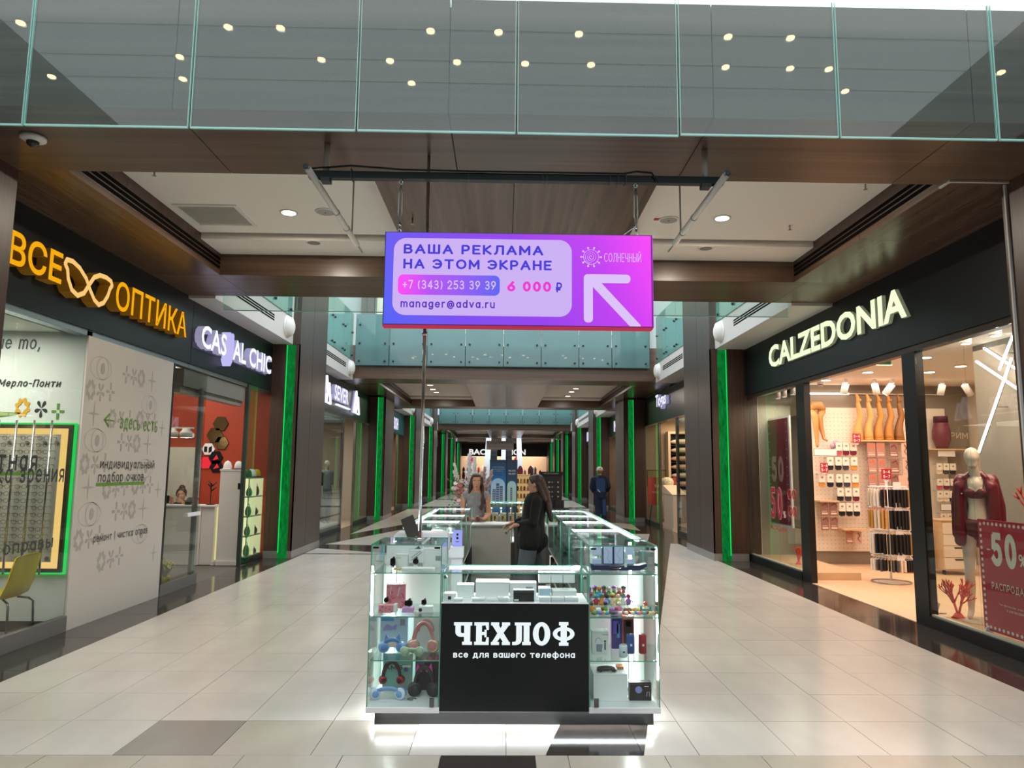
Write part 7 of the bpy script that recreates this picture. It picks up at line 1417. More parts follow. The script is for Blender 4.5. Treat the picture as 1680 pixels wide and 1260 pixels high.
skin('trousers', [(V(3.27,24.8,.97), V(3.42,24.8,.97), .155, .155), (V(3.25,24.8,.92), V(3.27,24.84,.5), .125, .105), (V(3.27,24.84,.5), V(3.27,24.76,.1), .105, .09), (V(3.45,24.8,.92), V(3.46,24.83,.5), .125, .105), (V(3.46,24.83,.5), V(3.49,24.82,.1), .105, .09)], NV, t, .013)
mk('light_strip', G().prism([(0,0),(.03,0),(-.05,.1),(-.08,.1)],(3.30,24.595,.99),X1,Z1,0,.004), WHITEP, t); mk('leg_panel', box(3.42,3.53,24.70,24.73,.2,.75), NVB, t, bevel=.008)
hl = mk('helmet', G().lathe(hc+V(0,-.01,.045), [(.118,0),(.116,.03),(.10,.085),(.06,.118),(.0001,.128)], 22), mat('white helmet','e9e9ea',.3), t, True); mk('helmet_brim', G().lathe(hc+V(0,.0,.04), [(.135,0),(.135,.008),(.11,.012)], 22), mat('white helmet','e9e9ea',.3), hl, True); mk('helmet_badge', box(3.325,3.355,24.672,24.682,1.79,1.81), BLK, hl); mk('helmet_strap', G().tube([hc+M@V(.08*cos(a),-.085*sin(a),-.02-.03*sin(a)) for a in [pi*i/8 for i in range(9)]], .008, 6), BLK, hl, True)
# --- cashier behind the white desk
t = T('person', 'woman with dark hair tied up looking over the white bag shop desk', 'person', (-6.05,13.6,0))
M = basis((.25,-1,-.05)); hc = V(-6.06,13.56,1.225); k = 1.12
wl, wr = V(-5.98,13.44,1.10), V(-6.16,13.44,1.10)
skin('body', head_caps(hc, M, k)+[(hc+V(0,.03,-.07), V(-6.06,13.6,1.03), .055, .065), (V(-6.06,13.62,.98), V(-6.06,13.66,.58), .14, .15), (V(-6.25,13.6,1.0), V(-5.87,13.6,1.0), .065, .065), (V(-6.27,13.6,1.0), V(-6.33,13.62,.93), .05, .04), (V(-6.33,13.62,.93), wr, .04, .028), (V(-5.85,13.6,1.0), V(-5.8,13.62,.93), .05, .04), (V(-5.8,13.62,.93), wl, .04, .028), (V(-6.13,13.64,.52), V(-6.13,13.3,.5), .08, .06), (V(-5.98,13.64,.52), V(-5.98,13.3,.5), .08, .06), (V(-6.13,13.3,.5), V(-6.13,13.3,.06), .055, .04), (V(-5.98,13.3,.5), V(-5.98,13.3,.06), .055, .04)]+hand(wl,(-.5,-.2,.35),(0,-.6,.3),1,.8,-1)+hand(wr,(-.3,-.2,.6),(0,-.6,.3),1,.8,1), SKIN, t, .0085); face(t, hc, M, k, HAIR2)
L = lambda x,y,z: hc+M@V(x*k,y*k,z*k)
skin('hair', [('e', L(0,-.022,.036), (.084*k,.098*k,.09*k), M), ('e', L(0,-.05,.12), (.05*k,.05*k,.045*k), M), (L(-.07,.01,.03), L(-.075,0,-.02), .018, .012), (L(.07,.01,.03), L(.075,0,-.02), .018, .012)], HAIR2, t, .008, 4)
skin('dark_top', [(V(-6.24,13.6,1.0), V(-5.88,13.6,1.0), .082, .082), (V(-6.06,13.62,.97), V(-6.06,13.66,.6), .165, .17), (V(-6.27,13.6,1.0), V(-6.33,13.62,.94), .062, .052), (V(-5.85,13.6,1.0), V(-5.8,13.62,.94), .062, .052)], mat('dark top','1d1d20',.85), t, .012)
tag(mk('stool', G().cyl((-6.06,13.68,.38),(-6.06,13.68,.42),.17,n=18).cyl((-6.06,13.68,0),(-6.06,13.68,.38),.03,n=10).cyl((-6.06,13.68,0),(-6.06,13.68,.02),.2,n=18), DARKMET), 'dark stool under the cashier behind the white desk', 'stool')
q = T('phone', 'dark phone held up by the cashier behind the desk', 'phone', (-6.26,13.36,1.07)); mk('body', box(-6.235,-6.165,13.315,13.323,1.08,1.22), BLK, q); mk('screen', box(-6.23,-6.17,13.3235,13.3245,1.09,1.21), mat('phone screen','30343a',.1), q)
q = T('payment_terminal', 'black payment terminal on the white desk beside the cashier', 'terminal', (-5.75,13.3,1.062)); mk('body', G().prism([(0,0),(.2,0),(.2,.05),(.0,.13)],(-5.72,13.3,1.062),-Y1*.6+X1*.0,Z1,0,.16), BLK, q); mk('screen', G().cbox((-5.66,13.27,1.16),(.1,.004,.05),rx=-.5), DARKMET, q)
# --- mannequin in the underwear window
MQ = mat('ivory mannequin','e9dccb',.22); BUR = mat('burgundy satin','6e1428',.38); BURL = mat('burgundy lingerie','5c1024',.45)
t = T('mannequin', 'ivory mannequin in burgundy lingerie and an open burgundy shirt in the near window', 'mannequin', (5.35,8.0,.13))
F_ = V(-.62,-.78,0); M = basis(F_); c0 = V(5.355,8.0,0); P = lambda r,f,z: c0+M@V(r,f,0)+V(0,0,z)
hc = P(.02,.045,1.92)
legs = [(P(-.098,.0,1.10), P(-.105,.04,.68), .086, .05), (P(-.105,.04,.68), P(-.105,-.02,.46), .05, .053), (P(-.105,-.02,.46), P(-.105,-.02,.22), .053, .032), (P(-.105,-.02,.22), P(-.105,.09,.15), .033, .026), (P(.098,.0,1.10), P(.115,-.005,.68), .086, .05), (P(.115,-.005,.68), P(.125,-.07,.46), .05, .053), (P(.125,-.07,.46), P(.13,-.09,.22), .053, .032), (P(.13,-.09,.22), P(.14,.02,.15), .033, .026), (P(-.105,-.03,.21), P(-.105,-.035,.15), .03, .018), (P(.13,-.10,.21), P(.13,-.105,.15), .03, .018)]
skin('body', head_caps(hc, M, 1.06, False, False)+[(hc+V(0,0,-.07), P(0,-.01,1.70), .05, .056), (P(-.10,-.01,1.66), P(.10,-.01,1.66), .06, .06), (P(0,0,1.6), P(0,.0,1.38), .115, .092), (P(0,0,1.38), P(0,-.005,1.17), .095, .135), (P(-.07,-.005,1.16), P(.07,-.005,1.16), .105, .105), ('e',P(-.06,.085,1.53),(.058,.05,.055),M), ('e',P(.06,.085,1.53),(.058,.05,.055),M),
   (P(-.165,-.01,1.65), P(-.212,-.02,1.36), .044, .036), (P(-.212,-.02,1.36), P(-.215,.03,1.1), .036, .025), (P(.165,-.01,1.65), P(.205,-.02,1.36), .044, .036), (P(.205,-.02,1.36), P(.21,.03,1.1), .036, .025)]+legs+hand(P(-.215,.03,1.08),(0,.05,-1),M@V(1,0,0),1.0,.3,1)+hand(P(.21,.03,1.08),(0,.05,-1),M@V(-1,0,0),1.0,.3,-1), MQ, t, .009, 8)
skin('bra', [('e',P(-.062,.092,1.53),(.063,.05,.055),M), ('e',P(.062,.092,1.53),(.063,.05,.055),M), (P(-.11,.03,1.50), P(-.11,-.05,1.50), .022, .022), (P(.11,.03,1.50), P(.11,-.05,1.50), .022, .022), (P(-.05,.10,1.485), P(.05,.10,1.485), .02, .02)], BURL, t, .008, 5)
for s in (-1,1): mk('strap', G().tube([P(s*.075,.11,1.57),P(s*.08,.065,1.66),P(s*.078,-.0,1.722)], .005, 6), BURL, t, True)
skin('briefs', [('e',P(0,-.003,1.19),(.192,.15,.075),M), (P(-.05,.02,1.14), P(0,.03,1.05), .115, .06), (P(.05,.02,1.14), P(0,.03,1.05), .115, .06)], BURL, t, .009, 3)
SH = [(P(-.16,-.02,1.66), P(-.212,-.025,1.38), .06, .055), (P(-.212,-.025,1.38), P(-.215,.02,1.06), .054, .05), (P(.16,-.02,1.66), P(.205,-.025,1.38), .06, .055), (P(.205,-.025,1.38), P(.21,.02,1.06), .054, .05), (P(-.15,-.05,1.68), P(.15,-.05,1.68), .062, .062), (P(0,-.10,1.62), P(0,-.10,1.0), .085, .10), (P(-.13,-.06,1.6), P(-.16,-.05,.99), .075, .08), (P(.13,-.06,1.6), P(.16,-.05,.99), .075, .08), (P(-.15,.05,1.60), P(-.165,.085,.99), .062, .06), (P(.15,.05,1.60), P(.175,.085,.99), .062, .06), (P(-.10,.04,1.70), P(-.135,.09,1.58), .03, .03), (P(.10,.04,1.70), P(.135,.09,1.58), .03, .03), (P(-.055,-.06,1.735), P(.055,-.06,1.735), .04, .04), (P(-.07,.0,1.74), P(-.10,.06,1.70), .025, .025), (P(.07,.0,1.74), P(.10,.06,1.70), .025, .025)]
skin('shirt', SH, BUR, t, .01, 5)
for i in range(5): mk('button', G().sph(P(.132-.0*i,.118-.012*i,1.52-.1*i), .008, 8, 6), WHITEP, t, True)
for s in (-1,1): mk('collar', G().prism([(0,0),(s*.07,-.03),(s*.085,-.10),(s*.02,-.05)],P(s*.05,.062,1.745),M@V(1,0,0),V(0,0,1),-.006,.006), BUR, t, bevel=.003)
# --- mannequins in the clothes shop window on the left, far
def dummy(x, y, f, z0, topm, legm, lab, grp):
    t = T('mannequin', lab, 'mannequin', (x,y,z0), grp); M = basis(f); c0 = V(x,y,z0); P = lambda r,f_,z: c0+M@V(r,f_,0)+V(0,0,z)
    hc = P(0,.02,1.63)
    skin('body', head_caps(hc, M, 1.0, False, False)+[(hc+V(0,0,-.07),P(0,0,1.44),.05,.055),(P(-.1,0,1.39),P(.1,0,1.39),.06,.06),(P(-.18,0,1.38),P(-.22,-.02,1.1),.045,.037),(P(-.22,-.02,1.1),P(-.2,.05,.85),.036,.026),(P(.18,0,1.38),P(.22,-.02,1.1),.045,.037),(P(.22,-.02,1.1),P(.2,.05,.85),.036,.026),(P(0,0,1.35),P(0,0,.95),.11,.12),(P(-.08,0,.9),P(-.08,.02,.08),.08,.035),(P(.08,0,.9),P(.08,.02,.08),.08,.035),(P(-.08,.0,.05),P(-.08,.1,.03),.035,.025),(P(.08,.0,.05),P(.08,.1,.03),.035,.025)]+hand(P(-.2,.05,.84),(0,0,-1),M@V(1,0,0),1,.3,1)+hand(P(.2,.05,.84),(0,0,-1),M@V(-1,0,0),1,.3,-1), MQ, t, .014, 4)
    skin('top', [(P(-.12,0,1.39),P(.12,0,1.39),.078,.078),(P(0,0,1.34),P(0,0,.98),.14,.145),(P(-.18,0,1.38),P(-.22,-.02,1.08),.06,.052),(P(.18,0,1.38),P(.22,-.02,1.08),.06,.052)], topm, t, .014, 4)
    skin('trousers', [(P(-.06,0,.95),P(.06,0,.95),.125,.125),(P(-.085,0,.88),P(-.085,.01,.12),.105,.075),(P(.085,0,.88),P(.085,.01,.12),.105,.075)], legm, t, .014, 4)
    return t
dummy(-4.98,18.9,(.75,-.65,0),.22,mat('dark jacket cloth','201d22',.8),mat('navy trousers cloth','1f2640',.8),'pale mannequin in a dark jacket and navy trousers in the left clothes shop window','mannequins in the clothes shop')
dummy(-4.98,20.1,(.8,-.6,0),.22,mat('light grey jacket','9a9a9c',.8),mat('grey trousers','8a8a8e',.8),'pale mannequin in light grey clothes, second in the left clothes shop window','mannequins in the clothes shop')
# ================================================================== FURTHER SHOPS
def bay(s, ya, yb, fcol, wcol, lab, glassrun=None, nwin=2, door=None):
    XS = XL if s < 0 else XR; q = lambda a, b: tuple(sorted((XS+s*a, XS+s*b)))
    ST('trim_%d' % (70+int(ya)+(40 if s > 0 else 0)), '%s fascia band of %s' % ('dark', lab), box(*q(0,.25), ya, yb, 3.27, 4.22), mat('fascia '+fcol, fcol, .3))
    ST('wall_%s' % ('left' if s < 0 else 'right'), 'far end wall inside %s' % lab, box(*q(.02,4.3), yb+.02, yb+.1, 0, 4.2), mat('bay wall '+wcol, wcol, .6))
    ST('ceiling', 'white ceiling inside %s' % lab, box(*q(.26,4.3), ya, yb, 3.5, 3.55), CEILW)
    ST('floor', 'pale floor inside %s' % lab, box(*q(.05,4.3), ya, yb, -.01, .006), mat('bay floor','b9a58f',.3))
    w_ = STE('window_%d' % (10+int(ya)+(40 if s > 0 else 0)), 'shop window of %s' % lab)
    d0, d1 = door if door else (ya+.2, ya+.2)
    for a, b in ((ya, d0), (d1, yb)):
        if b-a < .3: continue
        n = max(1, round((b-a)/1.9))
        for k in range(n): mk('glass_pane', box(*q(0,.01), a+(b-a)*k/n+.005, a+(b-a)*(k+1)/n-.005, .1, 3.22), SHOPPANE, w_)
        mk('plinth', box(*q(-.01,.05), a, b, 0, .1), mat('dark plinth','3a3a3a',.35), w_)
    for yy in (d0, d1): mk('post', box(*q(-.01,.06), yy-.06, yy+.06, 0, 3.25), mat('steel post','8a857d',.25,metal=.8), w_)
    return w_
bay(-1, 16.2, 24.5, '23262b', 'b3a797', 'the clothes shop with two mountain logos', door=(20.6,22.3)); bay(1, 16.2, 24.5, '23201f', 'cdb79a', 'the linen shop', door=(20.0,22.3))
bay(-1, 26.4, 33.0, '2b5f6a', '7a5a48', 'the shop with a teal fascia', door=(29,31)); bay(1, 26.4, 33.0, '1f2a26', 'c79f86', 'the lingerie shop behind the worker', door=(27.2,29.6))
for s in (-1,1):
    for i,(ya,yb,fc,wc) in enumerate(((34.9,41.5,'c9c4bc' if s < 0 else '2a3a38','8f8a84' if s < 0 else 'b5ab98'),(43.4,50,'d0ccc6' if s < 0 else '20343a','b9b4c4' if s < 0 else '8d8680'),(51.9,58.5,'3a3f42','8d8680'),(60.4,66.5,'33373a','7d7670'))):
        bay(s, ya, yb, fc, wc, 'the %s shop on the %s side' % (('fourth','fifth','sixth','seventh')[i], 'left' if s < 0 else 'right'), door=(ya+2,ya+3.8))
def wallsign(s, y0, z0, wd, h, txt, m, lab, depth=.1, bold=.02):
    X = XL if s < 0 else XR; k = (X-s*depth)/X
    t = T('shop_sign', lab, 'sign', (X, y0, z0)); letters(t, 'letter', txt, (X, y0*k, 1.75+(z0-1.75)*k), Y1 if s < 0 else -Y1, Z1, wd*k, h*k, depth, m, bold); return t
WL = [glow('white lit letter','f0efff',1.15), mat('lavender letter side','b9b6dc',.5,emit=.4)]
t = wallsign(-1, 19.35, 3.62, 1.75, .42, 'SEVER', WL, 'white lit letters with mountain logos on both sides, left clothes shop')
def mountain(t, y0, z0, k):
    P = lambda a, b: (XL+.1, y0+a*k, z0+b*k)
    g = G()
    for pts in (((0,0),(.45,1.0),(.7,.4),(.45,.0),(.30,.3)),((.55,.55),(.85,.75),(1.15,0),(.8,.0))):
        for a, b in zip(pts, pts[1:]): g.cyl(P(*a), P(*b), .035, n=6)
    mk('mountain_logo', g, WL[0], t); mk('logo_back', G().prism([(0,0),(1.15*k,0),(.85*k,.78*k),(.45*k,1.02*k)],(XL+.002,y0,z0),Y1,Z1,0,.04), WL[1], t)
mountain(t, 17.75, 3.42, .68); mountain(t, 21.4, 3.42, .68); mk('white_bar', box(XL+.02, XL+.09, 19.35, 21.0, 3.46, 3.50), WL[0], t)
t = wallsign(1, 22.7, 3.66, 1.45, .50, 'Togas', WL, 'white lit script letters of the linen shop sign'); wallsign(-1, 27.8, 3.42, 3.3, .52, 'POБИH3OH', WL, 'white lit letters on the teal fascia, left side')
wallsign(1, 31.5, 3.45, 3.2, .48, 'INCANTO', WL, 'white lit letters on the dark green fascia behind the worker')
for i,(s,y,m) in enumerate(((-1,36.0,WL),(-1,44.4,WL),(1,40.0,WL),(1,48.6,WL))):
    t = T('light_sign', 'small lit sign box on the %s shop fascia, %s side' % (('fourth','fifth','fourth','fifth')[i],'left' if s < 0 else 'right'), 'sign', ((XL if s < 0 else XR), y, 3.3)); X = (XL if s < 0 else XR)
    mk('box', box(*sorted((X, X-s*.1)), y-1.1, y+1.1, 3.35, 3.95), mat('sign box side','9a98a8',.4), t); mk('lit_face', box(*sorted((X-s*.1005, X-s*.104)), y-1.05, y+1.05, 3.4, 3.9), glow('lit sign face','d9d6ff',.9), t)
# window things of the clothes shop
tag(mk('display_step', box(-5.4,-4.72,16.3,20.5,.006,.22), WHITE), 'white window platform under the two mannequins', 'platform')
t = T('clothes_rail', 'clothes rail with dark garments behind the mannequins', 'rail', (-5.6,18.6,.006)); mk('rail', G().cyl((-5.6,17.2,1.6),(-5.6,20,1.6),.015,n=8), CHROME, t, True)
for y in (17.2,20): mk('post', G().cyl((-5.6,y,.006),(-5.6,y,1.6),.015,n=8), CHROME, t, True)
for i in range(10): mk('garment', G().cbox((-5.6,17.4+i*.26,1.16),(.42,.07,.8+.1*(i%3))), mat('garment %d' % (i%4),('3b3a40','6b5f57','a59a8f','23252b')[i%4],.85), t, bevel=.02)
# linen shop
t = T('pillow_cabinet', 'tall open niche with a pale frame in the linen shop', 'cabinet', (6.1,24.2,.0)); CRE = mat('cream laminate','dcc3a5',.5)
PX0, PX1, PY = 5.66, 6.7, 24.05
mk('back', box(PX0,PX1,PY+.35,PY+.38,.5,3.0), mat('dark niche','1f1a18',.6), t); mk('side_board', box(PX0-.08,PX0,PY,PY+.38,0,3.0), CRE, t); mk('top_board', box(PX0-.08,PX1,PY,PY+.38,3.001,3.08), CRE, t); mk('lower_board', box(PX0+.001,PX1,PY+.01,PY+.34,0,.6), CRE, t)
for i in range(8): mk('shelf', box(PX0+.002,PX1,PY+.03,PY+.345,.60+.285*i,.615+.285*i), mat('dark shelf','2b2320',.5), t)
PILC = ['d9c0a4','dfcab0','cfae95','e0cdb8','d3a592','c99f86','dcc6ab','e2d2bd']
for i in range(8):
    z = .617+.285*i; q = T('pillow', 'plump pale pillow in the linen shop niche, %s from the bottom' % ORD[i], 'pillow', (6.2,PY+.17,z), 'pillows in the linen shop niche')
    mk('cushion', G().sph((6.19,PY+.17,z+.115),(.50,.15,.11),18,10), mat('pillow %d' % i, PILC[i], .85), q, True); mk('seam', G().tube([(6.19+.49*cos(a),PY+.17+.147*sin(a),z+.115) for a in [2*pi*k/24 for k in range(24)]],.006,6,True), mat('pillow seam','b79a80',.8), q, True)
t = T('reception_box', 'pale cream box counter at the linen shop entrance', 'counter', (5.15,21.5,.0)); mk('body', box(4.96,5.36,20.9,22.1,.08,1.05), mat('cream counter','cfb8a2',.5), t, bevel=.01); mk('top', G().prism([(0,1.051),(1.25,1.051),(1.25,1.30),(1.22,1.30)],(4.94,20.88,0),Y1,Z1,.0,.44), CRE, t); mk('foot', box(4.93,5.39,20.87,22.13,.006,.08), mat('cream counter','cfb8a2',.5), t)
t = T('easel_poster', 'red sale poster on a thin easel in the linen shop window', 'poster', (5.1,24.0,.0)); mk('board', G().cbox((5.25,23.6,1.07),(.95,.03,.9),rx=-.08), mat('red poster board','a8382f',.5), t)
g = G(); text(g,'SALE',(4.98,23.57,1.2),X1,Z1,width=.4,height=.1,bold=.02); text(g,'СКИДКИ',(4.9,23.578,1.0),X1,Z1,width=.55,height=.07,bold=.02); mk('lettering', g, PW, t)
for x in (4.9,5.6): mk('leg', G().cyl((x,23.62,.62),(x-.06,23.75,0.0),.015,n=8), DARKMET, t, True)
t = T('wall_notice', 'yellowish framed notice on the linen shop end wall', 'notice', (5.3,24.5,1.3)); mk('board', box(4.95,5.6,24.49,24.51,1.25,1.75), mat('yellow notice','b3a968',.5), t); mk('frame', box(4.93,5.62,24.5,24.515,1.23,1.77), DARKMET, t)
t = T('dress_form', 'cream patterned robe on a stand beside the red poster', 'robe', (5.35,21.9,.0)); mk('robe', G().lathe((5.22,22.75,.25),[(.28,0),(.24,.5),(.17,.85),(.22,1.15),(.16,1.25),(.05,1.29)],14), mat('cream robe','d8cba9',.85,var=.3,scale=(20,20,20)), t, True); mk('stand', G().cyl((5.22,22.75,.006),(5.22,22.75,.3),.02,n=8), DARKMET, t); mk('foot', G().lathe((5.22,22.75,.006),[(.2,0),(.2,.02),(.02,.03)],14), DARKMET, t)
# lingerie shop
for i in range(6):
    t = T('hanging_garment', 'garment on the rail of the lingerie shop, %s from the entrance post' % ORD[i], 'garment', (5.6,27.6+.5*i,1.0), 'garments of the lingerie shop'); m = mat('lingerie %d' % (i%4),('d9a28c','2a2226','e2cfc0','8a3a40')[i%4],.8)
    mk('cloth', G().prism([(-.2,0),(.2,0),(.16,.5),(.2,.75),(-.2,.75),(-.16,.5)],(5.3+.2*i,32.0-.5*i*.5,.75),X1,Z1,-.06,.06), m, t, bevel=.02); mk('hanger', G().tube([(5.1+.2*i,32-.25*i,1.5),(5.3+.2*i,32-.25*i,1.58),(5.5+.2*i,32-.25*i,1.5)],.01,6), WHITE, t)
    mk('hook', G().cyl((5.3+.2*i,32-.25*i,1.58),(5.3+.2*i,32-.25*i,1.9),.006,n=6), CHROME, t)
tag(mk('garment_rail', G().cyl((5.2,32.05,1.91),(6.6,30.6,1.91),.015,n=8).cyl((5.2,32.05,0.006),(5.2,32.05,1.91),.015,n=8).cyl((6.6,30.6,.006),(6.6,30.6,1.91),.015,n=8), CHROME), 'chrome garment rail of the lingerie shop', 'rail')
tag(mk('storage_basket', G().box(5.3,5.8,27.4,27.9,.006,.55), mat('mustard basket','b98f2e',.7), bevel=.03), 'mustard yellow basket low in the lingerie shop entrance', 'basket')
t = T('red_totem', 'tall bright red advertising panel by the fourth shop on the left', 'panel', (-4.45,36.2,0)); mk('panel', G().prism([(0,.12),(.5,.12),(.5,1.55),(.42,1.68),(.08,1.68),(0,1.55)],(-4.66,36.2,0),X1,Z1,0,.1), glow('red lit panel','d8181c',.9), t); mk('foot', box(-4.7,-4.1,36.05,36.25,0,.12), mat('red foot','a8201f',.5), t)
t = T('white_totem', 'pale lit vertical panel by the fifth shop on the left', 'panel', (-4.5,45,0)); mk('panel', box(-4.66,-4.4,44.5,44.6,.08,3.2), glow('pale lit panel','d4d6f4',.8), t); mk('foot', box(-4.7,-4.35,44.45,44.65,0,.08), GREY, t)
tag(mk('goods_stand', G().box(-5.3,-4.8,30.2,30.3,.006,.9).box(-5.3,-4.8,30.0,30.5,.4,.45), mat('green goods','2c3a30',.7)), 'dark green goods standing in the window of the teal fascia shop', 'goods')
# ================================================================== FAR END OF THE HALL
ST('trim_130', 'dark fascia of the end store', box(-4.9,4.2,70,70.3,3.02,4.9), mat('end fascia','2b2420',.4))
es = T('shop_sign', 'big white capital letters of the store closing the hall, partly hidden by the escalators', 'sign', (-.6,70,3.1)); EL = [glow('white end letter','f4f2ee',1.0), mat('lavender letter side','b9b6dc',.5,emit=.4)]; letters(es, 'letter', 'BAO', (-3.45,70,3.15), X1, Z1, 1.75, .56, .06, EL, .03); letters(es, 'letter', 'ION', (.72,70,3.15), X1, Z1, 1.38, .56, .06, EL, .03)
ST('wall_back', 'warm back wall inside the end store', box(-9,9,79,79.3,0,5), mat('end store wall','c9b096',.7)); ST('wall_left', 'brown pier left of the end store', box(-9,-4.5,69.95,70.4,0,5), WOOD_D); ST('wall_right', 'brown pier right of the end store', box(4.2,9,69.95,70.4,0,5), WOOD_D)
ST('ceiling', 'ceiling of the end store', box(-9,9,70.31,79,4.4,4.5), CEILW); ST('wall_back', 'upper wall over the end store', box(-9,9,70,70.3,4.9,9.6), mat('gallery wall','b9bcba',.6))
R2 = random.Random(5)
for i in range(22):
    x = -4.1+.37*i; y = 72.5+(i%3)*1.4; h = R2.uniform(.9,1.5); c = ('8f2b3a','3a3436','d2b48c','5a4a52','c96a5a','e4ddd2','2a3440')[i%7]
    t = T('clothes_stack', 'clothing display in the end store, %s from the left' % (ORD[i] if i < 14 else 'number '+('fifteen','sixteen','seventeen','eighteen','nineteen','twenty','twenty one','twenty two')[i-14]), 'clothing', (x,y,0), 'clothing in the end store')
    mk('table', box(x-.16,x+.16,y-.2,y+.2,0,.7), mat('store table','b89a78',.5), t); mk('clothing', G().lathe((x,y,.7),[(.14,0),(.17,h*.3),(.12,h*.6),(.15,h*.8),(.04,h)],10), mat('store cloth '+c, c, .8), t, True)
for i in range(5):
    x = -3.6+i*1.6; t = T('store_lamp', 'round lamp on the end store ceiling, %s from the left' % ORD[i], 'ceiling light', (x,71.5,4.3), 'lamps of the end store'); mk('disc', G().cyl((x,71.5,4.37),(x,71.5,4.399),.12,n=12), glow('store lamp','fff0dc',8), t); mk('rim', G().cyl((x,71.5,4.38),(x,71.5,4.398),.15,n=12), WHITE, t)
for x, lab in ((-3.4,'left'),(1.3,'right')):
    t = T('red_lantern', 'pinkish red hanging decoration in the end store on the %s' % lab, 'decoration', (x,72,2.6)); mk('body', G().lathe((x,72,2.3),[(.1,0),(.28,.15),(.3,.5),(.12,.75)],12), glow('pinkish red','e0455c',.8), t, True); mk('cord', G().cyl((x,72,3.05),(x,72,4.4),.01,n=6), BLK, t)
# escalators
t = T('escalator', 'pair of escalators with silver sides rising to the upper floor', 'escalator', (-.45,56.5,0)); SIL = mat('silver escalator side','c6ccd2',.3)
for a,b in ((-2.07,-1.62),(-.62,-.25),(.68,1.09)):
    mk('side_panel', G().prism([(0,0),(1.0,0),(7.4,3.9),(7.7,4.05),(7.7,4.9),(7.2,4.9),(.7,1.25),(0,1.0)],(b,56.5,0),Y1,Z1,0,b-a), SIL, t)
for k in range(20):
    y = 57.2+.345*k; z = .2*(k+1)
    for a,b in ((-1.615,-.625),(-.245,.675)):
        s_ = mk('step', box(a,b,y,y+.345,max(0,z-.6),z), mat('dark escalator step','33363c',.4), t)
        if k % 2 == 0: mk('step_edge', box(a,b,y-.004,y-.001,z-.03,z), mat('step grey edge','6a6e74',.4), s_)
t = T('hanging_board', 'grey information board with small lettering hanging before the escalators', 'sign', (-.4,56,3.28)); mk('board', box(-1.42,.74,56,56.08,3.28,3.98), mat('grey board','a8a09e',.5), t)
g = G(); text(g,'1   ВЫХОД   ЭСКАЛАТОР   2',(-1.3,55.998,3.74),X1,Z1,width=1.9,height=.13); text(g,'МАГАЗИНЫ  КАФЕ  КИНО',(-1.2,55.998,3.46),X1,Z1,width=1.7,height=.11)
mk('lettering', g, mat('board lettering','4a3f40',.5), t)
for x in (-1.2,.5): mk('cord', G().cyl((x,56.04,3.98),(x,56.04,4.25),.01,n=6), ALU, t)
# two panel advert
t = T('advert_stand', 'tall two panel advertising stand with pictured towers under blue sky', 'advert', (-.02,22,0))
for a,b,k in ((-.43,.065,0),(.085,.40,1)):
    p = mk('panel', box(a,b,22,22.06,.0,2.03), gradient('advert blue %d' % k, Z1, [(0,'1c2f48'),(.35,'2b79ad'),(.7,'2369a4'),(1,'1d3350')] if k == 0 else [(0,'1f3347'),(.5,'2f4f6b'),(1,'233a55')], 0, 2.03, 0, .4), t)
    mk('frame', G().box(a-.012,a,21.99,22.07,0,2.045).box(b,b+.012,21.99,22.07,0,2.045).box(a,b,21.99,22.07,2.03,2.045), BLK, p)
    w_ = b-a; cx = (a+b)/2; r = w_*.44
    arch = [(cx-r,.62),(cx+r,.62),(cx+r,1.25)]+[(cx+r*cos(q),1.25+r*1.05*sin(q)) for q in [pi*j/14 for j in range(1,14)]]+[(cx-r,1.25)]
    mk('arch_picture', G().prism(arch,(0,22,0),X1,Z1,.001,.003), gradient('arch sky %d' % k, Z1, [(0,'cfd8b0'),(.5,'bcd9e0'),(1,'9fc6e6')] if k == 0 else [(0,'b9d0a0'),(1,'a9d0d8')], .62, 1.45, 0, .4), p)
    g = G()
    for q in range(3 if k == 0 else 1):
        x0 = cx-r*.75+q*r*.5+(.0 if k == 0 else r*.45); h = (.5,.68,.6)[q] if k == 0 else .55
        g.box(x0,x0+r*.42,21.9955,21.9968,.64,.64+h)
    mk('tower_picture', g, mat('tower print','48587e',.5), p); g = G()
    for q in range(3 if k == 0 else 1):
        x0 = cx-r*.75+q*r*.5+(.0 if k == 0 else r*.45); h = (.5,.68,.6)[q] if k == 0 else .55
        for j in range(9): g.box(x0+.012,x0+r*.42-.012,21.9935,21.995,.68+j*h*.1,.70+j*h*.1)
    mk('window_print', g, mat('tower light print','b9c4dc',.5), p); mk('grass_print', box(cx-r,cx+r,21.994,21.9955,.62,.70), mat('grass print','5f7a48',.5), p)
    g = G()
    if k == 0: text(g,'СТАРТ ПРОДАЖ',(cx-.18,21.998,1.80),X1,Z1,width=.36,height=.028); text(g,'КВАРТИРЫ В НОВЫХ ДОМАХ',(cx-.2,21.998,1.74),X1,Z1,width=.4,height=.025); text(g,'У ПАРКА',(cx-.15,21.998,1.68),X1,Z1,width=.3,height=.025)
    else: text(g,'14:00',(cx-.11,21.998,1.68),X1,Z1,width=.22,height=.055,bold=.02); text(g,'16:00',(cx-.11,21.998,1.59),X1,Z1,width=.22,height=.055,bold=.02)
    mk('lettering', g, PW, p)
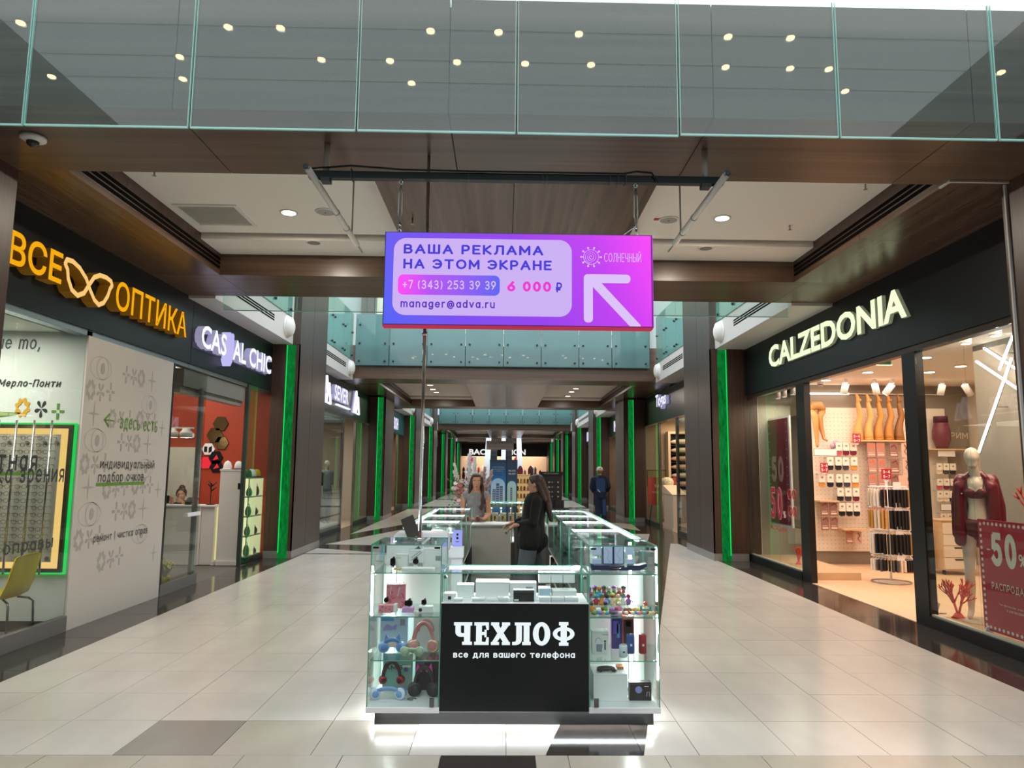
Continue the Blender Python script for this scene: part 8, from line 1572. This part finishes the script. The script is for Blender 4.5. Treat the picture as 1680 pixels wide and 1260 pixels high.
# flower arrangement
t = T('flower_arrangement', 'tall arrangement of pampas plumes and pale roses in a dark box behind the seller', 'flowers', (-.95,20,0)); R3 = random.Random(4)
mk('box', box(-1.45,-.45,19.7,20.3,0,.72), mat('dark planter box','1b1a1a',.5), t, bevel=.01)
GRN = mat('dusty green leaf','6d7a60',.8)
def plume(p, d, L, w_, m):
    g = G(); p = Vector(p); d = Vector(d).normalized()
    for i in range(110):
        u = R3.random()**.8; q = p+d*L*(.25+.75*u); a = R3.uniform(0,6.28); r = w_*(1-u*.75)*R3.uniform(.4,1); e = q+Vector((cos(a)*r, sin(a)*r*.6, 0))+d*L*.12+Vector((0,0,-.02))
        g.tube([q,(q+e)/2+d*.02,e],[.008,.022,.004],4,flat=.4)
    g.cyl(p,p+d*L,.008,.003,n=6); mk('pampas_plume', g, m, t)
PAM = mat('ivory pampas','cfc7b8',.9); PAMP = mat('pink pampas','b99a92',.9); WHP = mat('white plume','d6d5d3',.9)
for p,d,L,w_,m in (((-1.15,20,.8),(-.22,0,1),1.05,.17,PAM),((-1.05,20,.8),(-.40,0,1),.9,.15,PAM),((-.98,20,.8),(.0,0,1),1.28,.26,WHP),((-.9,20,.8),(.06,0,1),1.2,.22,WHP),((-.7,20,.8),(.16,0,1),.95,.22,PAMP),((-.62,20,.8),(.30,0,1),.9,.2,PAMP),((-.7,20,.8),(.05,0,1),.85,.18,PAM)): plume(p,d,L,w_,m)
for i in range(46):
    a = R3.uniform(-1,1); z = R3.uniform(.74,1.42); x = -.95+a*(.50-.12*(z-.74)); y = 19.78+R3.uniform(-.06,.1); c = R3.choice(('c99a90','d9b9ae','e5d8cc','a8574e','b7a48f','8f6a62'))
    f = mk('rose', G().lathe((x,y,z),[(.03,-.04),(.062,-.015),(.07,.025),(.05,.048),(.04,.028),(.016,.042)],9,(R3.uniform(-.4,.4),-1,.6)), mat('rose '+c,c,.75), t, True)
g = G()
for i in range(240):
    a = R3.uniform(-1.15,1.15); z = R3.uniform(.65,1.5); x = -.95+a*.5; y = 19.9+R3.uniform(-.15,.1); d = Vector((R3.uniform(-1,1),R3.uniform(-1,.2),R3.uniform(-.3,.9))).normalized()*.10
    g.add([(x,y,z),(x+d.x*.5+.018,y+d.y*.5,z+d.z*.5),(x+d.x,y+d.y,z+d.z),(x+d.x*.5-.018,y+d.y*.5,z+d.z*.5-.01)],[(0,1,2,3)])
o = mk('foliage', g, GRN, t); o['kind'] = 'stuff'
# dark accessory rack
t = T('accessory_rack', 'dark brown accessory rack with hanging pieces behind the customer', 'rack', (1.6,24,0)); DB = mat('dark rack wood','2b211e',.5)
mk('back_board', box(1.25,1.95,24,24.06,.35,1.66), DB, t); mk('header', box(1.22,1.98,23.95,24.0,1.56,1.68), BLK, t); g = G(); text(g,'АКСЕССУАРЫ',(1.33,23.949,1.6),X1,Z1,width=.5,height=.045); mk('lettering', g, PW, t)
for k,(x0,x1,y0,z) in enumerate(((1.2,2.05,23.7,.35),(1.5,2.15,23.5,.5),(1.7,2.0,23.75,.75))): mk('base_step', box(x0,x1,y0,23.99,0 if k == 0 else .351,z) if k != 1 else box(x0,x1,y0,23.69,0,z), DB, t)
for i in range(24):
    x = 1.32+.1*(i%6); z = .85+.16*(i//6); tag(mk('sunglasses', G().sph((x,23.975,z),(.035,.018,.03),8,6), mat('rack item %d' % (i%3),('8d8a86','3a3638','c8b49c')[i%3],.2)), 'small hanging accessory on the dark rack, row %s, place %s' % (ORD[i//6],ORD[i%6]), 'accessory', 'accessories on the dark rack')
# gold shelf unit
t = T('lit_shelf_unit', 'golden lit shelf unit beside the advertising stand', 'shelf', (.72,27,0)); GL = glow('golden shelf light','e8bd7e',.62)
mk('back', box(.46,.98,27.3,27.33,.1,1.57), GL, t); mk('side', box(.44,.46,27,27.33,0,1.6), CRE, t); mk('side', box(.98,1.0,27,27.33,0,1.6), CRE, t)
for k in range(6): mk('shelf', box(.461,.979,27.02,27.29,.1+.28*k,.12+.28*k), WOODL, t)
for k in range(5):
    for j in range(4):
        x = .53+.125*j; z = .121+.28*k; c = ('c9864a','8a5a3a','d9a05a','a33f2c','e0c9a0')[(k*2+j)%5]
        tag(mk('jar', G().lathe((x,27.15,z),[(.04,0),(.045,.1),(.03,.13),(.03,.16),(.0001,.161)],10), mat('shelf jar '+c, c, .3), None, True), 'small jar on the golden shelf unit, %s shelf from the bottom, %s place' % (ORD[k],ORD[j]), 'jar', 'jars on the golden shelf unit')
for i,(x,c) in enumerate(((.68,'7a2f3a'),(1.12,'55303a'))):
    t = T('bust_display', 'dark red wreath like bust display above the golden shelves, %s' % ('nearer the stand','nearer the rack')[i], 'display', (x,30,0)); mk('bust', G().lathe((x,30,1.45),[(.07,0),(.11,.12),(.12,.3),(.06,.42),(.02,.46)],12), mat('bust '+c,c,.7), t, True); mk('post', G().cyl((x,30,0.02),(x,30,1.45),.03,n=8), BLK, t); mk('foot', G().cyl((x,30,0),(x,30,.02),.15,n=12), BLK, t)
